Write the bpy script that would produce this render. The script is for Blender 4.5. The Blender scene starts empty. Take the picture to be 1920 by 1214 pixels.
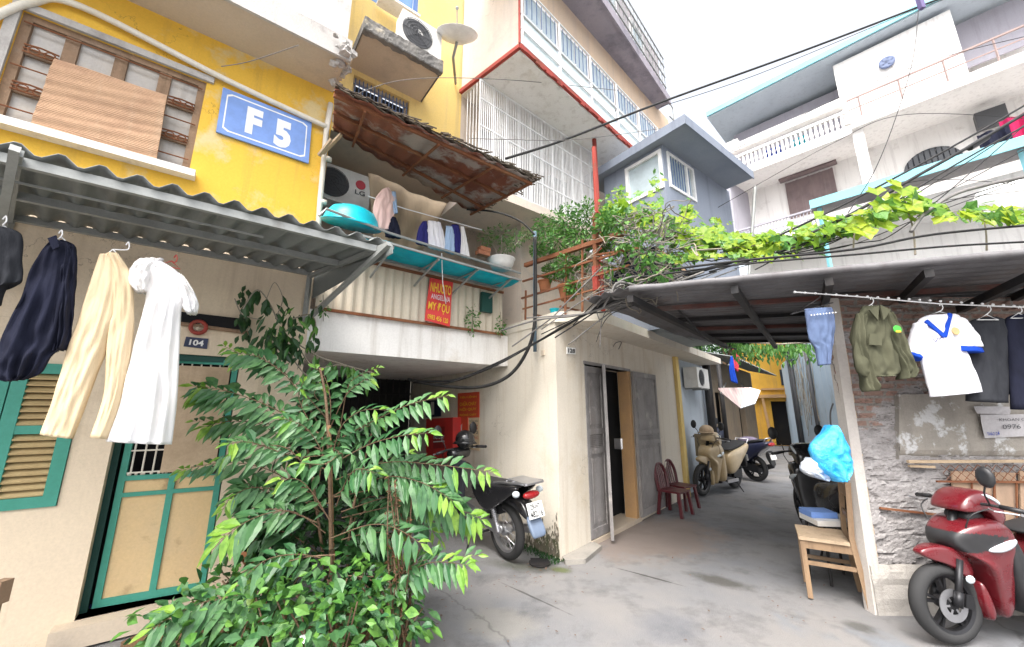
import bpy, bmesh, math, random
from mathutils import Vector as V, Matrix, noise
random.seed(7)
rnd = random.random
def ru(a, b): return a + (b - a) * random.random()
scene = bpy.context.scene
COL = scene.collection
# ---------------------------------------------------------------- camera and ray helpers
F = 733.0; TH = math.atan(163 / 733.0); CT, ST_ = math.cos(TH), math.sin(TH)
CAM = V((0, 0, 1.5))
U = V((.797, .604, 0)).normalized(); N = V((U.y, -U.x, 0)); UP = V((0, 0, 1))
def ray(x, y):
    dx = (x - 960) / F; dy = (607 - y) / F
    return V((dx, CT - dy * ST_, ST_ + dy * CT))
def PL(x, y, p, n):
    d = ray(x, y); return CAM + d * ((p - CAM).dot(n) / d.dot(n))
def Tp(x, y, t): return PL(x, y, N * t, N)                 # plane parallel to the long left facade
def Sp(x, y, s): return PL(x, y, U * s, U)                 # plane across it
def Zp(x, y, z=0.): return PL(x, y, V((0, 0, z)), UP)
def Yp(x, y, Y): return PL(x, y, V((0, Y, 0)), V((0, 1, 0)))
def W(s, t, z): return U * s + N * t + UP * z
def sz(p): return p.dot(U), p.z
RD = V((-.697, .717, 0)).normalized(); RN = V((-RD.y, RD.x, 0))
if RN.dot(V((-1, -1, 0))) < 0: RN = -RN
R0 = V((12.5, 10, 0))
def Rp(x, y, off=0.): return PL(x, y, R0 + RN * off, RN)   # facade of the white house on the right
SC = V((.50, 4.43, 0)); AD = V((.650, .760, 0)).normalized(); AN = V((AD.y, -AD.x, 0))
def Ap(x, y, off=0.): return PL(x, y, SC + AN * off, AN)   # alley side of the corner shop
SD = -N; SNL = -U                                          # shop's left face: runs along -N, looks along -U
# ---------------------------------------------------------------- materials
def nt_new(name):
    m = bpy.data.materials.new(name); m.use_nodes = True
    nt = m.node_tree; b = nt.nodes['Principled BSDF']
    return m, nt, b
def L(nt, a, b): nt.links.new(a, b)
def c4(c): return (c[0], c[1], c[2], 1)
def noise_n(nt, scale, detail=5, rough=.6, stretch=None, coord='Object'):
    tc = nt.nodes.new('ShaderNodeTexCoord'); mp = nt.nodes.new('ShaderNodeMapping')
    if stretch: mp.inputs['Scale'].default_value = stretch
    n = nt.nodes.new('ShaderNodeTexNoise'); n.inputs['Scale'].default_value = scale
    n.inputs['Detail'].default_value = detail; n.inputs['Roughness'].default_value = rough
    L(nt, tc.outputs[coord], mp.inputs[0]); L(nt, mp.outputs[0], n.inputs['Vector']); return n
def ramp(nt, src, a, b):
    r = nt.nodes.new('ShaderNodeMapRange'); r.inputs[1].default_value = a; r.inputs[2].default_value = b
    L(nt, src, r.inputs[0]); return r.outputs[0]
def mixc(nt, fac, a, b):
    m = nt.nodes.new('ShaderNodeMix'); m.data_type = 'RGBA'
    if hasattr(fac, 'node'): L(nt, fac, m.inputs[0])
    else: m.inputs[0].default_value = fac
    for v, i in ((a, 6), (b, 7)):
        if hasattr(v, 'node'): L(nt, v, m.inputs[i])
        else: m.inputs[i].default_value = c4(v)
    return m.outputs[2]
MATS = {}
def M(name, c1, c2=None, scale=2., lo=.42, hi=.68, rough=.85, metal=0., bump=.15, bscale=60., streak=None, stain=None, stlo=.55, sthi=.75, stscale=1.5, fine=.09, spec=.3, crack=None):
    """procedural paint/plaster/metal: c1 mottled to c2, vertical streaks, patches of 'stain', fine grain and bump"""
    m, nt, b = nt_new(name)
    c2 = c2 or tuple(x * .8 for x in c1)
    n1 = noise_n(nt, scale); col = mixc(nt, ramp(nt, n1.outputs[0], lo, hi), c1, c2)
    if streak:
        n2 = noise_n(nt, 2.2, 6, .65, (4, 4, .22)); col = mixc(nt, ramp(nt, n2.outputs[0], .52, .8), col, streak)
    if stain:
        n3 = noise_n(nt, stscale, 9, .68); col = mixc(nt, ramp(nt, n3.outputs[0], stlo, sthi), col, stain)
    if crack:
        k1 = noise_n(nt, 1.1, 7, .6); k2 = noise_n(nt, .8, 3, .5); s1 = nt.nodes.new('ShaderNodeMath'); s1.operation = 'SUBTRACT'; s1.inputs[1].default_value = .5; L(nt, k1.outputs[0], s1.inputs[0]); s2 = nt.nodes.new('ShaderNodeMath'); s2.operation = 'ABSOLUTE'; L(nt, s1.outputs[0], s2.inputs[0])
        s3 = nt.nodes.new('ShaderNodeMapRange'); s3.inputs[1].default_value = .0005; s3.inputs[2].default_value = .0028; s3.inputs[3].default_value = .8; s3.inputs[4].default_value = 0; L(nt, s2.outputs[0], s3.inputs[0]); s4 = nt.nodes.new('ShaderNodeMath'); s4.operation = 'MULTIPLY'; L(nt, s3.outputs[0], s4.inputs[0]); L(nt, ramp(nt, k2.outputs[0], .5, .6), s4.inputs[1]); col = mixc(nt, s4.outputs[0], col, crack)
    n4 = noise_n(nt, 55, 4, .7)
    mm = nt.nodes.new('ShaderNodeMix'); mm.data_type = 'RGBA'; mm.blend_type = 'MULTIPLY'; mm.inputs[0].default_value = 1
    L(nt, col, mm.inputs[6])
    r = nt.nodes.new('ShaderNodeMapRange'); r.inputs[1].default_value = .3; r.inputs[2].default_value = .7; r.inputs[3].default_value = 1 - fine; r.inputs[4].default_value = 1 + fine * .4
    L(nt, n4.outputs[0], r.inputs[0])
    cc = nt.nodes.new('ShaderNodeCombineColor')
    for i in range(3): L(nt, r.outputs[0], cc.inputs[i])
    L(nt, cc.outputs[0], mm.inputs[7]); L(nt, mm.outputs[2], b.inputs['Base Color'])
    b.inputs['Roughness'].default_value = rough; b.inputs['Metallic'].default_value = metal
    b.inputs['Specular IOR Level'].default_value = spec
    if bump:
        nb = noise_n(nt, bscale, 6, .7); bp = nt.nodes.new('ShaderNodeBump'); bp.inputs['Strength'].default_value = bump; bp.inputs['Distance'].default_value = .02
        L(nt, nb.outputs[0], bp.inputs['Height']); L(nt, bp.outputs[0], b.inputs['Normal'])
    MATS[name] = m; return m
def MF(name, c, c2=None, rough=.9, trans=.0):
    """cloth: soft folds in bump, a little light let through"""
    m, nt, b = nt_new(name); c2 = c2 or tuple(x * .85 for x in c)
    n1 = noise_n(nt, 9, 4, .6, (1, 1, .35)); col = mixc(nt, ramp(nt, n1.outputs[0], .4, .7), c, c2)
    L(nt, col, b.inputs['Base Color']); b.inputs['Roughness'].default_value = rough; b.inputs['Specular IOR Level'].default_value = .15
    nb = noise_n(nt, 14, 5, .6, (1, 1, .3)); bp = nt.nodes.new('ShaderNodeBump'); bp.inputs['Strength'].default_value = .35; bp.inputs['Distance'].default_value = .03
    L(nt, nb.outputs[0], bp.inputs['Height']); L(nt, bp.outputs[0], b.inputs['Normal'])
    if trans:
        out = nt.nodes['Material Output']; tr = nt.nodes.new('ShaderNodeBsdfTranslucent'); L(nt, col, tr.inputs[0])
        mx = nt.nodes.new('ShaderNodeMixShader'); mx.inputs[0].default_value = trans
        L(nt, b.outputs[0], mx.inputs[1]); L(nt, tr.outputs[0], mx.inputs[2]); L(nt, mx.outputs[0], out.inputs[0])
    MATS[name] = m; return m
def ML(name, dark, light, trans=.35):
    """leaves: colour varies leaf by leaf"""
    m, nt, b = nt_new(name); g = nt.nodes.new('ShaderNodeNewGeometry')
    n1 = noise_n(nt, 22, 3); col = mixc(nt, g.outputs['Random Per Island'], dark, light)
    col = mixc(nt, ramp(nt, n1.outputs[0], .45, .75), col, tuple(x * .7 for x in dark))
    L(nt, col, b.inputs['Base Color']); b.inputs['Roughness'].default_value = .42; b.inputs['Specular IOR Level'].default_value = .45
    out = nt.nodes['Material Output']; tr = nt.nodes.new('ShaderNodeBsdfTranslucent'); L(nt, col, tr.inputs[0])
    mx = nt.nodes.new('ShaderNodeMixShader'); mx.inputs[0].default_value = trans
    L(nt, b.outputs[0], mx.inputs[1]); L(nt, tr.outputs[0], mx.inputs[2]); L(nt, mx.outputs[0], out.inputs[0])
    MATS[name] = m; return m
def MG(name, c, rough=.3, metal=0., spec=.5, coat=0.):
    """smooth painted / plastic / metal surface with faint dirt"""
    m, nt, b = nt_new(name); n1 = noise_n(nt, 7, 6, .7)
    col = mixc(nt, ramp(nt, n1.outputs[0], .4, .8), c, tuple(x * .72 + .015 for x in c)); L(nt, col, b.inputs['Base Color'])
    rr = nt.nodes.new('ShaderNodeMapRange'); rr.inputs[3].default_value = rough * .8; rr.inputs[4].default_value = min(1, rough * 1.5 + .05)
    L(nt, n1.outputs[0], rr.inputs[0]); L(nt, rr.outputs[0], b.inputs['Roughness'])
    b.inputs['Metallic'].default_value = metal; b.inputs['Specular IOR Level'].default_value = spec; b.inputs['Coat Weight'].default_value = coat; b.inputs['Coat Roughness'].default_value = .08
    MATS[name] = m; return m
# ---------------------------------------------------------------- mesh builder
LOC = {}
class MB:
    def __init__(s): s.bm = bmesh.new()
    def v(s, p): return s.bm.verts.new(p)
    def face(s, pts):
        try: return s.bm.faces.new([s.v(p) for p in pts])
        except ValueError: return None
    def box(s, o, a, b, c):
        o, a, b, c = V(o), V(a), V(b), V(c)
        if a.cross(b).dot(c) < 0: a, b = b, a
        p = [s.v(q) for q in (o, o + a, o + a + b, o + b, o + c, o + a + c, o + a + b + c, o + b + c)]
        for f in ((3, 2, 1, 0), (4, 5, 6, 7), (0, 1, 5, 4), (1, 2, 6, 5), (2, 3, 7, 6), (3, 0, 4, 7)): s.bm.faces.new([p[i] for i in f])
        return s
    def boxc(s, c, ax, ay, az):
        c, ax, ay, az = V(c), V(ax), V(ay), V(az); return s.box(c - (ax + ay + az) / 2, ax, ay, az)
    def bar(s, p0, p1, w, h=None, up=UP):
        p0, p1 = V(p0), V(p1); d = (p1 - p0); h = h or w
        if d.length < 1e-6: return s
        a = d.cross(up)
        if a.length < 1e-5: a = d.cross(V((1, 0, 0)))
        a.normalize(); b = d.cross(a).normalized()
        return s.box(p0 - a * w / 2 - b * h / 2, a * w, b * h, d)
    def prism(s, pts, vec):
        pts = [V(p) for p in pts]; vec = V(vec)
        nrm = V((0, 0, 0))
        for i in range(len(pts)): nrm += pts[i].cross(pts[(i + 1) % len(pts)])
        if nrm.dot(vec) > 0: pts = pts[::-1]
        a = [s.v(p) for p in pts]; b = [s.v(p + vec) for p in pts]; n = len(pts)
        s.bm.faces.new(a); s.bm.faces.new(b[::-1])
        for i in range(n): s.bm.faces.new([a[(i + 1) % n], a[i], b[i], b[(i + 1) % n]])
        return s
    def loft(s, rings, closed=True, cap=True):
        vs = [[s.v(p) for p in r] for r in rings]; n = len(vs[0])
        for i in range(len(vs) - 1):
            for j in range(n if closed else n - 1):
                k = (j + 1) % n
                try: s.bm.faces.new([vs[i][j], vs[i][k], vs[i + 1][k], vs[i + 1][j]])
                except ValueError: pass
        if cap and closed:
            for r in (vs[0][::-1], vs[-1]):
                try: s.bm.faces.new(r)
                except ValueError: pass
        return s
    def tube(s, pts, r, n=6, r2=None, cap=True):
        pts = [V(p) for p in pts]; rings = []; k = len(pts); prev = None
        for i, p in enumerate(pts):
            d = (pts[min(i + 1, k - 1)] - pts[max(i - 1, 0)])
            if d.length < 1e-9: d = V((0, 0, 1))
            d.normalize()
            if prev is None: a = d.cross(UP if abs(d.z) < .95 else V((1, 0, 0))).normalized()
            else:
                a = prev - d * prev.dot(d)
                a = a.normalized() if a.length > 1e-6 else d.cross(V((1, 0, 0))).normalized()
            prev = a; b = d.cross(a); rr = r if r2 is None else r + (r2 - r) * i / max(1, k - 1)
            if isinstance(r, (list, tuple)): rr = r[i]
            rings.append([p + a * math.cos(2 * math.pi * j / n) * rr + b * math.sin(2 * math.pi * j / n) * rr for j in range(n)])
        return s.loft(rings, True, cap)
    def lathe(s, prof, c, axis=UP, n=16, cap=True):
        c = V(c); ax = V(axis).normalized(); a = ax.cross(V((0, 1, 0)) if abs(ax.y) < .9 else V((1, 0, 0))).normalized(); b = ax.cross(a)
        return s.loft([[c + ax * h + (a * math.cos(2 * math.pi * j / n) + b * math.sin(2 * math.pi * j / n)) * max(r, 1e-4) for j in range(n)] for r, h in prof], True, cap)
    def ball(s, c, r, sc=(1, 1, 1), n=10, jit=0.):
        c = V(c); rings = []
        for i in range(n // 2 + 1):
            ph = math.pi * (.03 + .94 * i / (n // 2))
            rings.append([c + V((sc[0] * r * math.sin(ph) * math.cos(2 * math.pi * j / n), sc[1] * r * math.sin(ph) * math.sin(2 * math.pi * j / n), -sc[2] * r * math.cos(ph))) * (1 + ru(-jit, jit)) for j in range(n)])
        return s.loft(rings)
    def grid(s, f, nu, nv):
        vs = [[s.v(f(i / nu, j / nv)) for j in range(nv + 1)] for i in range(nu + 1)]
        for i in range(nu):
            for j in range(nv): s.bm.faces.new([vs[i][j], vs[i + 1][j], vs[i + 1][j + 1], vs[i][j + 1]])
        return s
    def leaf(s, p, d, nrm, ln, w, droop=.25, wide=.4):
        """one folded, drooping leaf"""
        p, d = V(p), V(d).normalized(); a = d.cross(V(nrm))
        a = a.normalized() if a.length > 1e-4 else d.cross(V((1, .2, 0))).normalized()
        n = a.cross(d); dn = V((0, 0, -1)) * droop * ln
        m1 = p + d * ln * wide + dn * .15; m2 = p + d * ln * .75 + dn * .5; tip = p + d * ln + dn
        u1, u2 = n * w * .16, n * w * .1
        q = [s.v(x) for x in (p, m1 + a * w / 2 + u1, m2 + a * w * .33 + u2, tip, m2 - a * w * .33 + u2, m1 - a * w / 2 + u1, m1, m2)]
        for f in ((0, 1, 6), (6, 1, 2, 7), (7, 2, 3), (0, 6, 5), (6, 7, 4, 5), (7, 3, 4)): s.bm.faces.new([q[i] for i in f])
    def lobed(s, p, d, nrm, r):
        """broad five-lobed vine leaf"""
        p, d = V(p), V(d).normalized(); a = d.cross(V(nrm))
        a = a.normalized() if a.length > 1e-4 else d.cross(V((1, .2, 0))).normalized()
        n = a.cross(d); c = s.v(p + d * r * .45 - n * r * .1); ring = []
        for k in range(15):
            an = -math.pi + 2 * math.pi * (k + .5) / 15; rr = r * (.74 + .15 * math.cos(5 * an) + .08 * math.cos(an) + ru(-.05, .05)) * (.3 if abs(an) > 2.9 else 1)
            ring.append(s.v(p + d * (r * .45 + rr * math.cos(an)) + a * rr * math.sin(an) + n * (.16 * rr * abs(math.sin(an)) - .12 * rr * (1 + math.cos(an))) + V((ru(-.05, .05), ru(-.05, .05), ru(-.05, .05))) * r))
        for k in range(15): s.bm.faces.new([c, ring[k], ring[(k + 1) % 15]])
    def bevel(s, w, seg=1):
        es = [e for e in s.bm.edges if len(e.link_faces) == 2 and e.calc_face_angle(0) > .5]
        bmesh.ops.bevel(s.bm, geom=es, offset=w, segments=seg, affect='EDGES', clamp_overlap=True); return s
    def build(s, name, mat, parent=None, smooth=False, bevel=0, solid=0, sub=0, local=False, label=None, fixn=True, seg=1):
        if bevel: s.bevel(bevel, seg)
        if fixn and not solid: bmesh.ops.recalc_face_normals(s.bm, faces=s.bm.faces[:])
        off = V((0, 0, 0))
        if parent is not None and not local: off = LOC.get(parent, V((0, 0, 0)))
        if parent is None and s.bm.verts:
            xs = [v.co for v in s.bm.verts]; off = V(((min(p.x for p in xs) + max(p.x for p in xs)) / 2, (min(p.y for p in xs) + max(p.y for p in xs)) / 2, min(p.z for p in xs)))
        if off.length: bmesh.ops.translate(s.bm, verts=s.bm.verts[:], vec=-off)
        me = bpy.data.meshes.new(name); s.bm.to_mesh(me); s.bm.free()
        for m in (mat if isinstance(mat, (list, tuple)) else [mat]): me.materials.append(m)
        if smooth: me.shade_smooth()
        o = bpy.data.objects.new(name, me); COL.objects.link(o)
        if parent is not None: o.parent = parent; LOC[o] = off
        else: o.location = off; LOC[o] = off
        if solid:
            md = o.modifiers.new('Solidify', 'SOLIDIFY'); md.thickness = solid; md.offset = 0
        if sub:
            md = o.modifiers.new('Subdivision', 'SUBSURF'); md.levels = sub; md.render_levels = sub
        if label: o['label'] = label
        return o
def thing(name, label, cat, loc=(0, 0, 0), rz=0., group=None):
    o = bpy.data.objects.new(name, None); COL.objects.link(o); o.location = loc; o.rotation_euler = (0, 0, rz); o.empty_display_size = .1
    o['label'] = label; o['category'] = cat; LOC[o] = V(loc)
    if group: o['group'] = group
    return o
def tag(o, label, cat, group=None):
    o['label'] = label; o['category'] = cat
    if group: o['group'] = group
    return o
def struct(o, kind='structure'): o['kind'] = kind; return o
def copy_tree(o, parent=None):
    c = o.copy(); COL.objects.link(c)
    if parent is not None: c.parent = parent
    LOC[c] = LOC.get(o, V((0, 0, 0)))
    for ch in list(o.children): copy_tree(ch, c)
    return c
def quadmap(tl, tr, bl, br):
    def f(u, v): return (tl * (1 - u) + tr * u) * (1 - v) + (bl * (1 - u) + br * u) * v
    return f
def text(body, f, nrm, u0, v0, u1, v1, mat, parent, name='lettering', bold=0., ext=.002, local=False, lift=.003, spacing=1., align='LEFT'):
    """lettering laid on the surface f(u,v) (v down), fitted to the box u0..u1, v0..v1"""
    cu = bpy.data.curves.new(name, 'FONT'); cu.body = body; cu.offset = bold; cu.space_character = spacing; cu.fill_mode = 'FRONT'; cu.resolution_u = 3; cu.align_x = align
    ob = bpy.data.objects.new(name, cu); COL.objects.link(ob)
    dg = bpy.context.evaluated_depsgraph_get(); me = bpy.data.meshes.new_from_object(ob.evaluated_get(dg)); bpy.data.objects.remove(ob)
    if not me.vertices: return None
    xs = [v.co.x for v in me.vertices]; ys = [v.co.y for v in me.vertices]; x0, x1, y0, y1 = min(xs), max(xs), min(ys), max(ys)
    off = V((0, 0, 0)) if local else LOC.get(parent, V((0, 0, 0)))
    for v in me.vertices:
        a = (v.co.x - x0) / max(x1 - x0, 1e-6); b = (v.co.y - y0) / max(y1 - y0, 1e-6)
        v.co = f(u0 + (u1 - u0) * a, v1 + (v0 - v1) * b) + nrm * lift - off
    me.materials.append(mat); o = bpy.data.objects.new(name, me); COL.objects.link(o); o.parent = parent; LOC[o] = off
    return o
def wall_cells(mb, P, s0, s1, z0, z1, holes, depth_vec=None):
    """a wall front P(s,z) cut round rectangular holes; with depth_vec the holes get reveals"""
    ss = sorted({s0, s1} | {h[i] for h in holes for i in (0, 1) if s0 < h[i] < s1}); zs = sorted({z0, z1} | {h[i] for h in holes for i in (2, 3) if z0 < h[i] < z1})
    for a, b in zip(ss, ss[1:]):
        for c, d in zip(zs, zs[1:]):
            m, k = (a + b) / 2, (c + d) / 2
            if any(h[0] < m < h[1] and h[2] < k < h[3] for h in holes): continue
            mb.face([P(a, c), P(b, c), P(b, d), P(a, d)])
    if depth_vec is not None:
        for h in holes:
            q = [P(h[0], h[2]), P(h[1], h[2]), P(h[1], h[3]), P(h[0], h[3])]
            for i in range(4): mb.face([q[i], q[(i + 1) % 4], q[(i + 1) % 4] + depth_vec, q[i] + depth_vec])
    return mb
def corr(mb, p00, p10, p01, p11, waves, amp, nrm, nv=2, jit=0., per=6, sharp=False):
    """corrugated sheet: waves run across u, ridges along v"""
    p00, p10, p01, p11, nrm = V(p00), V(p10), V(p01), V(p11), V(nrm)
    def f(u, v):
        w = math.sin(u * waves * 2 * math.pi)
        if sharp: w = max(-1, min(1, w * 1.8))
        return (p00 * (1 - u) + p10 * u) * (1 - v) + (p01 * (1 - u) + p11 * u) * v + nrm * (w * amp + jit * noise.noise(V((u * 9, v * 3, 3))))
    return mb.grid(f, int(waves * per), nv)
def sag(p0, p1, dip, n=14):
    p0, p1 = V(p0), V(p1); return [p0.lerp(p1, i / n) - UP * dip * 4 * (i / n) * (1 - i / n) for i in range(n + 1)]
def smooth_path(pts, per=6):
    pts = [V(p) for p in pts]; out = []
    for i in range(len(pts) - 1):
        p0, p1, p2, p3 = pts[max(i - 1, 0)], pts[i], pts[i + 1], pts[min(i + 2, len(pts) - 1)]
        for k in range(per):
            t = k / per; out.append(.5 * ((2 * p1) + (p2 - p0) * t + (2 * p0 - 5 * p1 + 4 * p2 - p3) * t * t + (3 * p1 - p0 - 3 * p2 + p3) * t ** 3))
    return out + [pts[-1]]
def cloth(mb, rows, cast, nrm, thick=.03, folds=3., famp=.012, nu=26, per=7, ph=0.):
    """hanging garment piece: rows of (left pixel, right pixel) cast on its own plane, given front and back"""
    l = smooth_path([V((a[0], a[1], 0)) for a, b in rows], per); r = smooth_path([V((b[0], b[1], 0)) for a, b in rows], per); rings = []
    for i, (a, b) in enumerate(zip(l, r)):
        A, B = cast(a.x, a.y), cast(b.x, b.y); v = i / (len(l) - 1); ring = []
        for side in (1, -1):
            for k in range(nu + 1):
                if side < 0 and k in (0, nu): continue
                u = k / nu if side > 0 else 1 - k / nu
                h = thick * math.sqrt(max(0, 1 - (2 * u - 1) ** 2)) * (.45 + .55 * min(1, v * 3 + .3))
                w = famp * 1.5 * noise.noise(V((u * folds * 1.7 + .5 * math.sin(v * 3 + ph), v * 1.0, ph + 3 * side))) * (.45 + .55 * v) + famp * .8 * noise.noise(V((u * 6, v * 9, ph + side))) + famp * .3 * (abs(noise.noise(V((u * 7 + v * 3, v * 4 - u * 3, ph + 5 * side)))) - .2) * 2 + famp * .4 * math.sin(u * folds * 6.3 + ph) * v
                ring.append(A.lerp(B, u) + nrm * (side * h + w))
        rings.append(ring)
    return mb.loft(rings, True, True)
EXPO = 1.18
# ---------------------------------------------------------------- camera, light
cd = bpy.data.cameras.new('camera'); cam = bpy.data.objects.new('camera', cd); COL.objects.link(cam)
cam.location = CAM; cam.rotation_euler = (math.pi / 2 + TH, 0, 0); cd.sensor_width = 36; cd.lens = F / 1920 * 36; cd.clip_end = 1000; cd.clip_start = .05
scene.camera = cam
w = bpy.data.worlds.new('World'); scene.world = w; w.use_nodes = True
sky = w.node_tree.nodes.new('ShaderNodeTexSky'); sky.sky_type = 'NISHITA'; sky.sun_disc = False
SUN_EL, SUN_AZ = math.radians(58), math.radians(200)      # azimuth clockwise from +Y: behind the camera, a little to the left
sky.sun_elevation = SUN_EL; sky.sun_rotation = SUN_AZ; sky.air_density = 1.2; sky.dust_density = 7.; sky.ozone_density = 1.0
hs_ = w.node_tree.nodes.new('ShaderNodeHueSaturation'); hs_.inputs['Saturation'].default_value = .3; hs_.inputs['Value'].default_value = 1.5   # bright hazy overcast
w.node_tree.links.new(sky.outputs[0], hs_.inputs['Color']); w.node_tree.links.new(hs_.outputs[0], w.node_tree.nodes['Background'].inputs[0]); w.node_tree.nodes['Background'].inputs[1].default_value = .15
sl = bpy.data.lights.new('sun', 'SUN'); sl.energy = .9; sl.angle = math.radians(26); sl.color = (1, .96, .9)
so = bpy.data.objects.new('sun', sl); COL.objects.link(so)
sd = V((math.sin(SUN_AZ) * math.cos(SUN_EL), math.cos(SUN_AZ) * math.cos(SUN_EL), math.sin(SUN_EL)))
so.rotation_euler = sd.to_track_quat('Z', 'Y').to_euler(); so.location = (0, 0, 30)
scene.view_settings.view_transform = 'Standard'; scene.view_settings.look = 'None'; scene.view_settings.exposure = EXPO; scene.view_settings.gamma = 1; scene.view_settings.use_curve_mapping = False
scene.cycles.max_bounces = 8; scene.cycles.diffuse_bounces = 5; scene.cycles.transparent_max_bounces = 12

# ---------------------------------------------------------------- shared materials
M('yellow plaster', (.76, .47, .065), (.70, .41, .05), 1.1, streak=(.56, .34, .07), stain=(.66, .52, .26), stlo=.54, sthi=.66, stscale=2.2, fine=.08, crack=(.30, .19, .05))
M('pale yellow plaster', (.76, .56, .20), (.68, .52, .24), .9, streak=(.5, .38, .2), stain=(.55, .45, .28), stlo=.55, sthi=.8)
M('cream plaster', (.72, .60, .45), (.66, .55, .42), .9, streak=(.54, .43, .31), stain=(.52, .39, .26), stlo=.56, sthi=.76, bump=.2, fine=.08, crack=(.28, .22, .16))
M('shop plaster', (.70, .64, .54), (.66, .61, .53), .8, streak=(.52, .43, .32), stain=(.58, .50, .38), stlo=.54, sthi=.74, bump=.2, fine=.08, crack=(.3, .26, .2))
M('white plaster', (.82, .80, .77), (.74, .71, .67), 1.1, streak=(.52, .48, .43), stain=(.6, .54, .46), stlo=.56, sthi=.76, fine=.08, crack=(.35, .32, .28))
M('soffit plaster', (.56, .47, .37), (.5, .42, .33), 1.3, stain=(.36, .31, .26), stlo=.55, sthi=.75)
M('beige plaster', (.62, .53, .45), (.56, .5, .44), .9, streak=(.46, .42, .38), stain=(.42, .4, .37), stlo=.5, sthi=.7, crack=(.25, .22, .2))
M('grey concrete', (.48, .46, .44), (.4, .38, .36), 1.5, streak=(.3, .28, .27), stain=(.22, .2, .19), stlo=.52, sthi=.7, bump=.35)
M('mossy concrete', (.13, .125, .12), (.2, .19, .175), 4, streak=(.07, .07, .06), stain=(.42, .37, .29), stlo=.55, sthi=.62, stscale=3.2, bump=.6, bscale=30)
M('green paint', (.045, .26, .19), (.06, .30, .235), 2.5, rough=.55, stain=(.12, .2, .15), stlo=.66, sthi=.8, bump=.08, spec=.4)
M('dark green paint', (.012, .06, .05), (.02, .08, .065), 2.5, rough=.55, bump=.08)
M('tan louver paint', (.55, .42, .22), (.46, .34, .17), 5, rough=.6, streak=(.4, .28, .14), bump=.1)
M('door tan paint', (.62, .45, .24), (.54, .41, .25), 1.5, rough=.6, stain=(.30, .20, .10), stlo=.55, sthi=.72, stscale=3.4, bump=.1)
M('aged wood', (.30, .20, .13), (.2, .13, .085), 3, streak=(.12, .08, .05), stain=(.42, .32, .24), bump=.5, bscale=25)
M('pale wood', (.50, .38, .26), (.40, .30, .20), 4, streak=(.3, .22, .15), bump=.3)
M('white pipe', (.74, .70, .62), (.66, .6, .5), 4, rough=.5, stain=(.4, .32, .22), stlo=.6, sthi=.8, bump=.05)
M('canopy sheet', (.20, .215, .21), (.165, .18, .175), 2, rough=.55, metal=.1, stain=(.13, .12, .1), stlo=.55, sthi=.75, bump=.1, spec=.4)
M('galvanised', (.34, .35, .34), (.27, .28, .27), 4, rough=.5, metal=.35, stain=(.2, .16, .12), stlo=.6, sthi=.8, bump=.05)
M('rust', (.22, .085, .04), (.14, .055, .03), 6, rough=.9, stain=(.33, .16, .08), stlo=.5, sthi=.7, bump=.4)
M('old red paint', (.36, .06, .045), (.3, .05, .04), 4, rough=.7, stain=(.2, .08, .05), stlo=.52, sthi=.7, stscale=6, bump=.3)
M('rusty sheet', (.21, .075, .045), (.16, .055, .035), 1.8, rough=.85, stain=(.33, .28, .25), stlo=.49, sthi=.56, stscale=1.3, bump=.3)
M('thatch', (.13, .105, .08), (.07, .055, .045), 9, rough=1, bump=.9, bscale=20, stain=(.2, .18, .14))
M('black iron', (.02, .02, .022), (.035, .03, .028), 5, rough=.6, bump=.05)
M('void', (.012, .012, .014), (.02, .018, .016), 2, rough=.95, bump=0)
M('cable rubber', (.014, .014, .015), (.028, .027, .026), 9, rough=.6, bump=.05)
M('cable grey', (.13, .125, .12), (.2, .19, .18), 9, rough=.6, bump=.05)
MG('white metal', (.78, .78, .78), .4, 0); MG('white plastic', (.72, .71, .68), .45); MG('chrome', (.62, .62, .62), .18, 1.); MG('black plastic', (.018, .018, .02), .4); MG('dark grey plastic', (.06, .062, .068), .5)
MG('blue enamel', (.17, .30, .66), .45); MG('white enamel', (.82, .82, .80), .35); MG('sea blue glass', (.16, .30, .55), .12); MG('dark glass', (.03, .035, .045), .1); MG('pale glass', (.44, .52, .56), .1)
MF('navy cloth', (.016, .018, .035), (.01, .011, .02)); MF('charcoal cloth', (.034, .036, .042), (.02, .021, .026)); MF('cream cloth', (.74, .60, .40), (.64, .5, .32), trans=.15); MF('white cloth', (.86, .84, .82), (.78, .78, .8), trans=.2)
MF('shirt white', (.82, .81, .84), (.72, .72, .8), trans=.12); MF('royal blue cloth', (.012, .06, .42)); MF('olive cloth', (.085, .085, .055), (.06, .062, .04)); MF('denim', (.10, .14, .24), (.07, .09, .16)); MF('pink cloth', (.70, .50, .46)); MF('sky cloth', (.35, .48, .66)); MF('tan canvas', (.46, .36, .25), (.38, .3, .22))
MF('teal tarp', (.0, .40, .50), (.0, .30, .42), rough=.5); MF('indigo cloth', (.03, .03, .15))
MG('aqua plastic', (.0, .50, .62), .35)
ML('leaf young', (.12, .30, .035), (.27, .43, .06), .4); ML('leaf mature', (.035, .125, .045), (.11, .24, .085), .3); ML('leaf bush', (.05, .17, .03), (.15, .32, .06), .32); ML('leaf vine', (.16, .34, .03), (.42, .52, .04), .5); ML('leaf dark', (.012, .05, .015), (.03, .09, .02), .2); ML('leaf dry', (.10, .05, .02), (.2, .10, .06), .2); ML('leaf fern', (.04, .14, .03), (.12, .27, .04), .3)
M('bark', (.16, .10, .06), (.1, .065, .04), 8, streak=(.22, .15, .1), bump=.6); M('stake wood', (.34, .20, .10), (.26, .15, .08), 6, streak=(.18, .1, .06), bump=.3)
M('vine stem', (.28, .25, .2), (.2, .17, .13), 8, bump=.3)
mt = MATS

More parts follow.
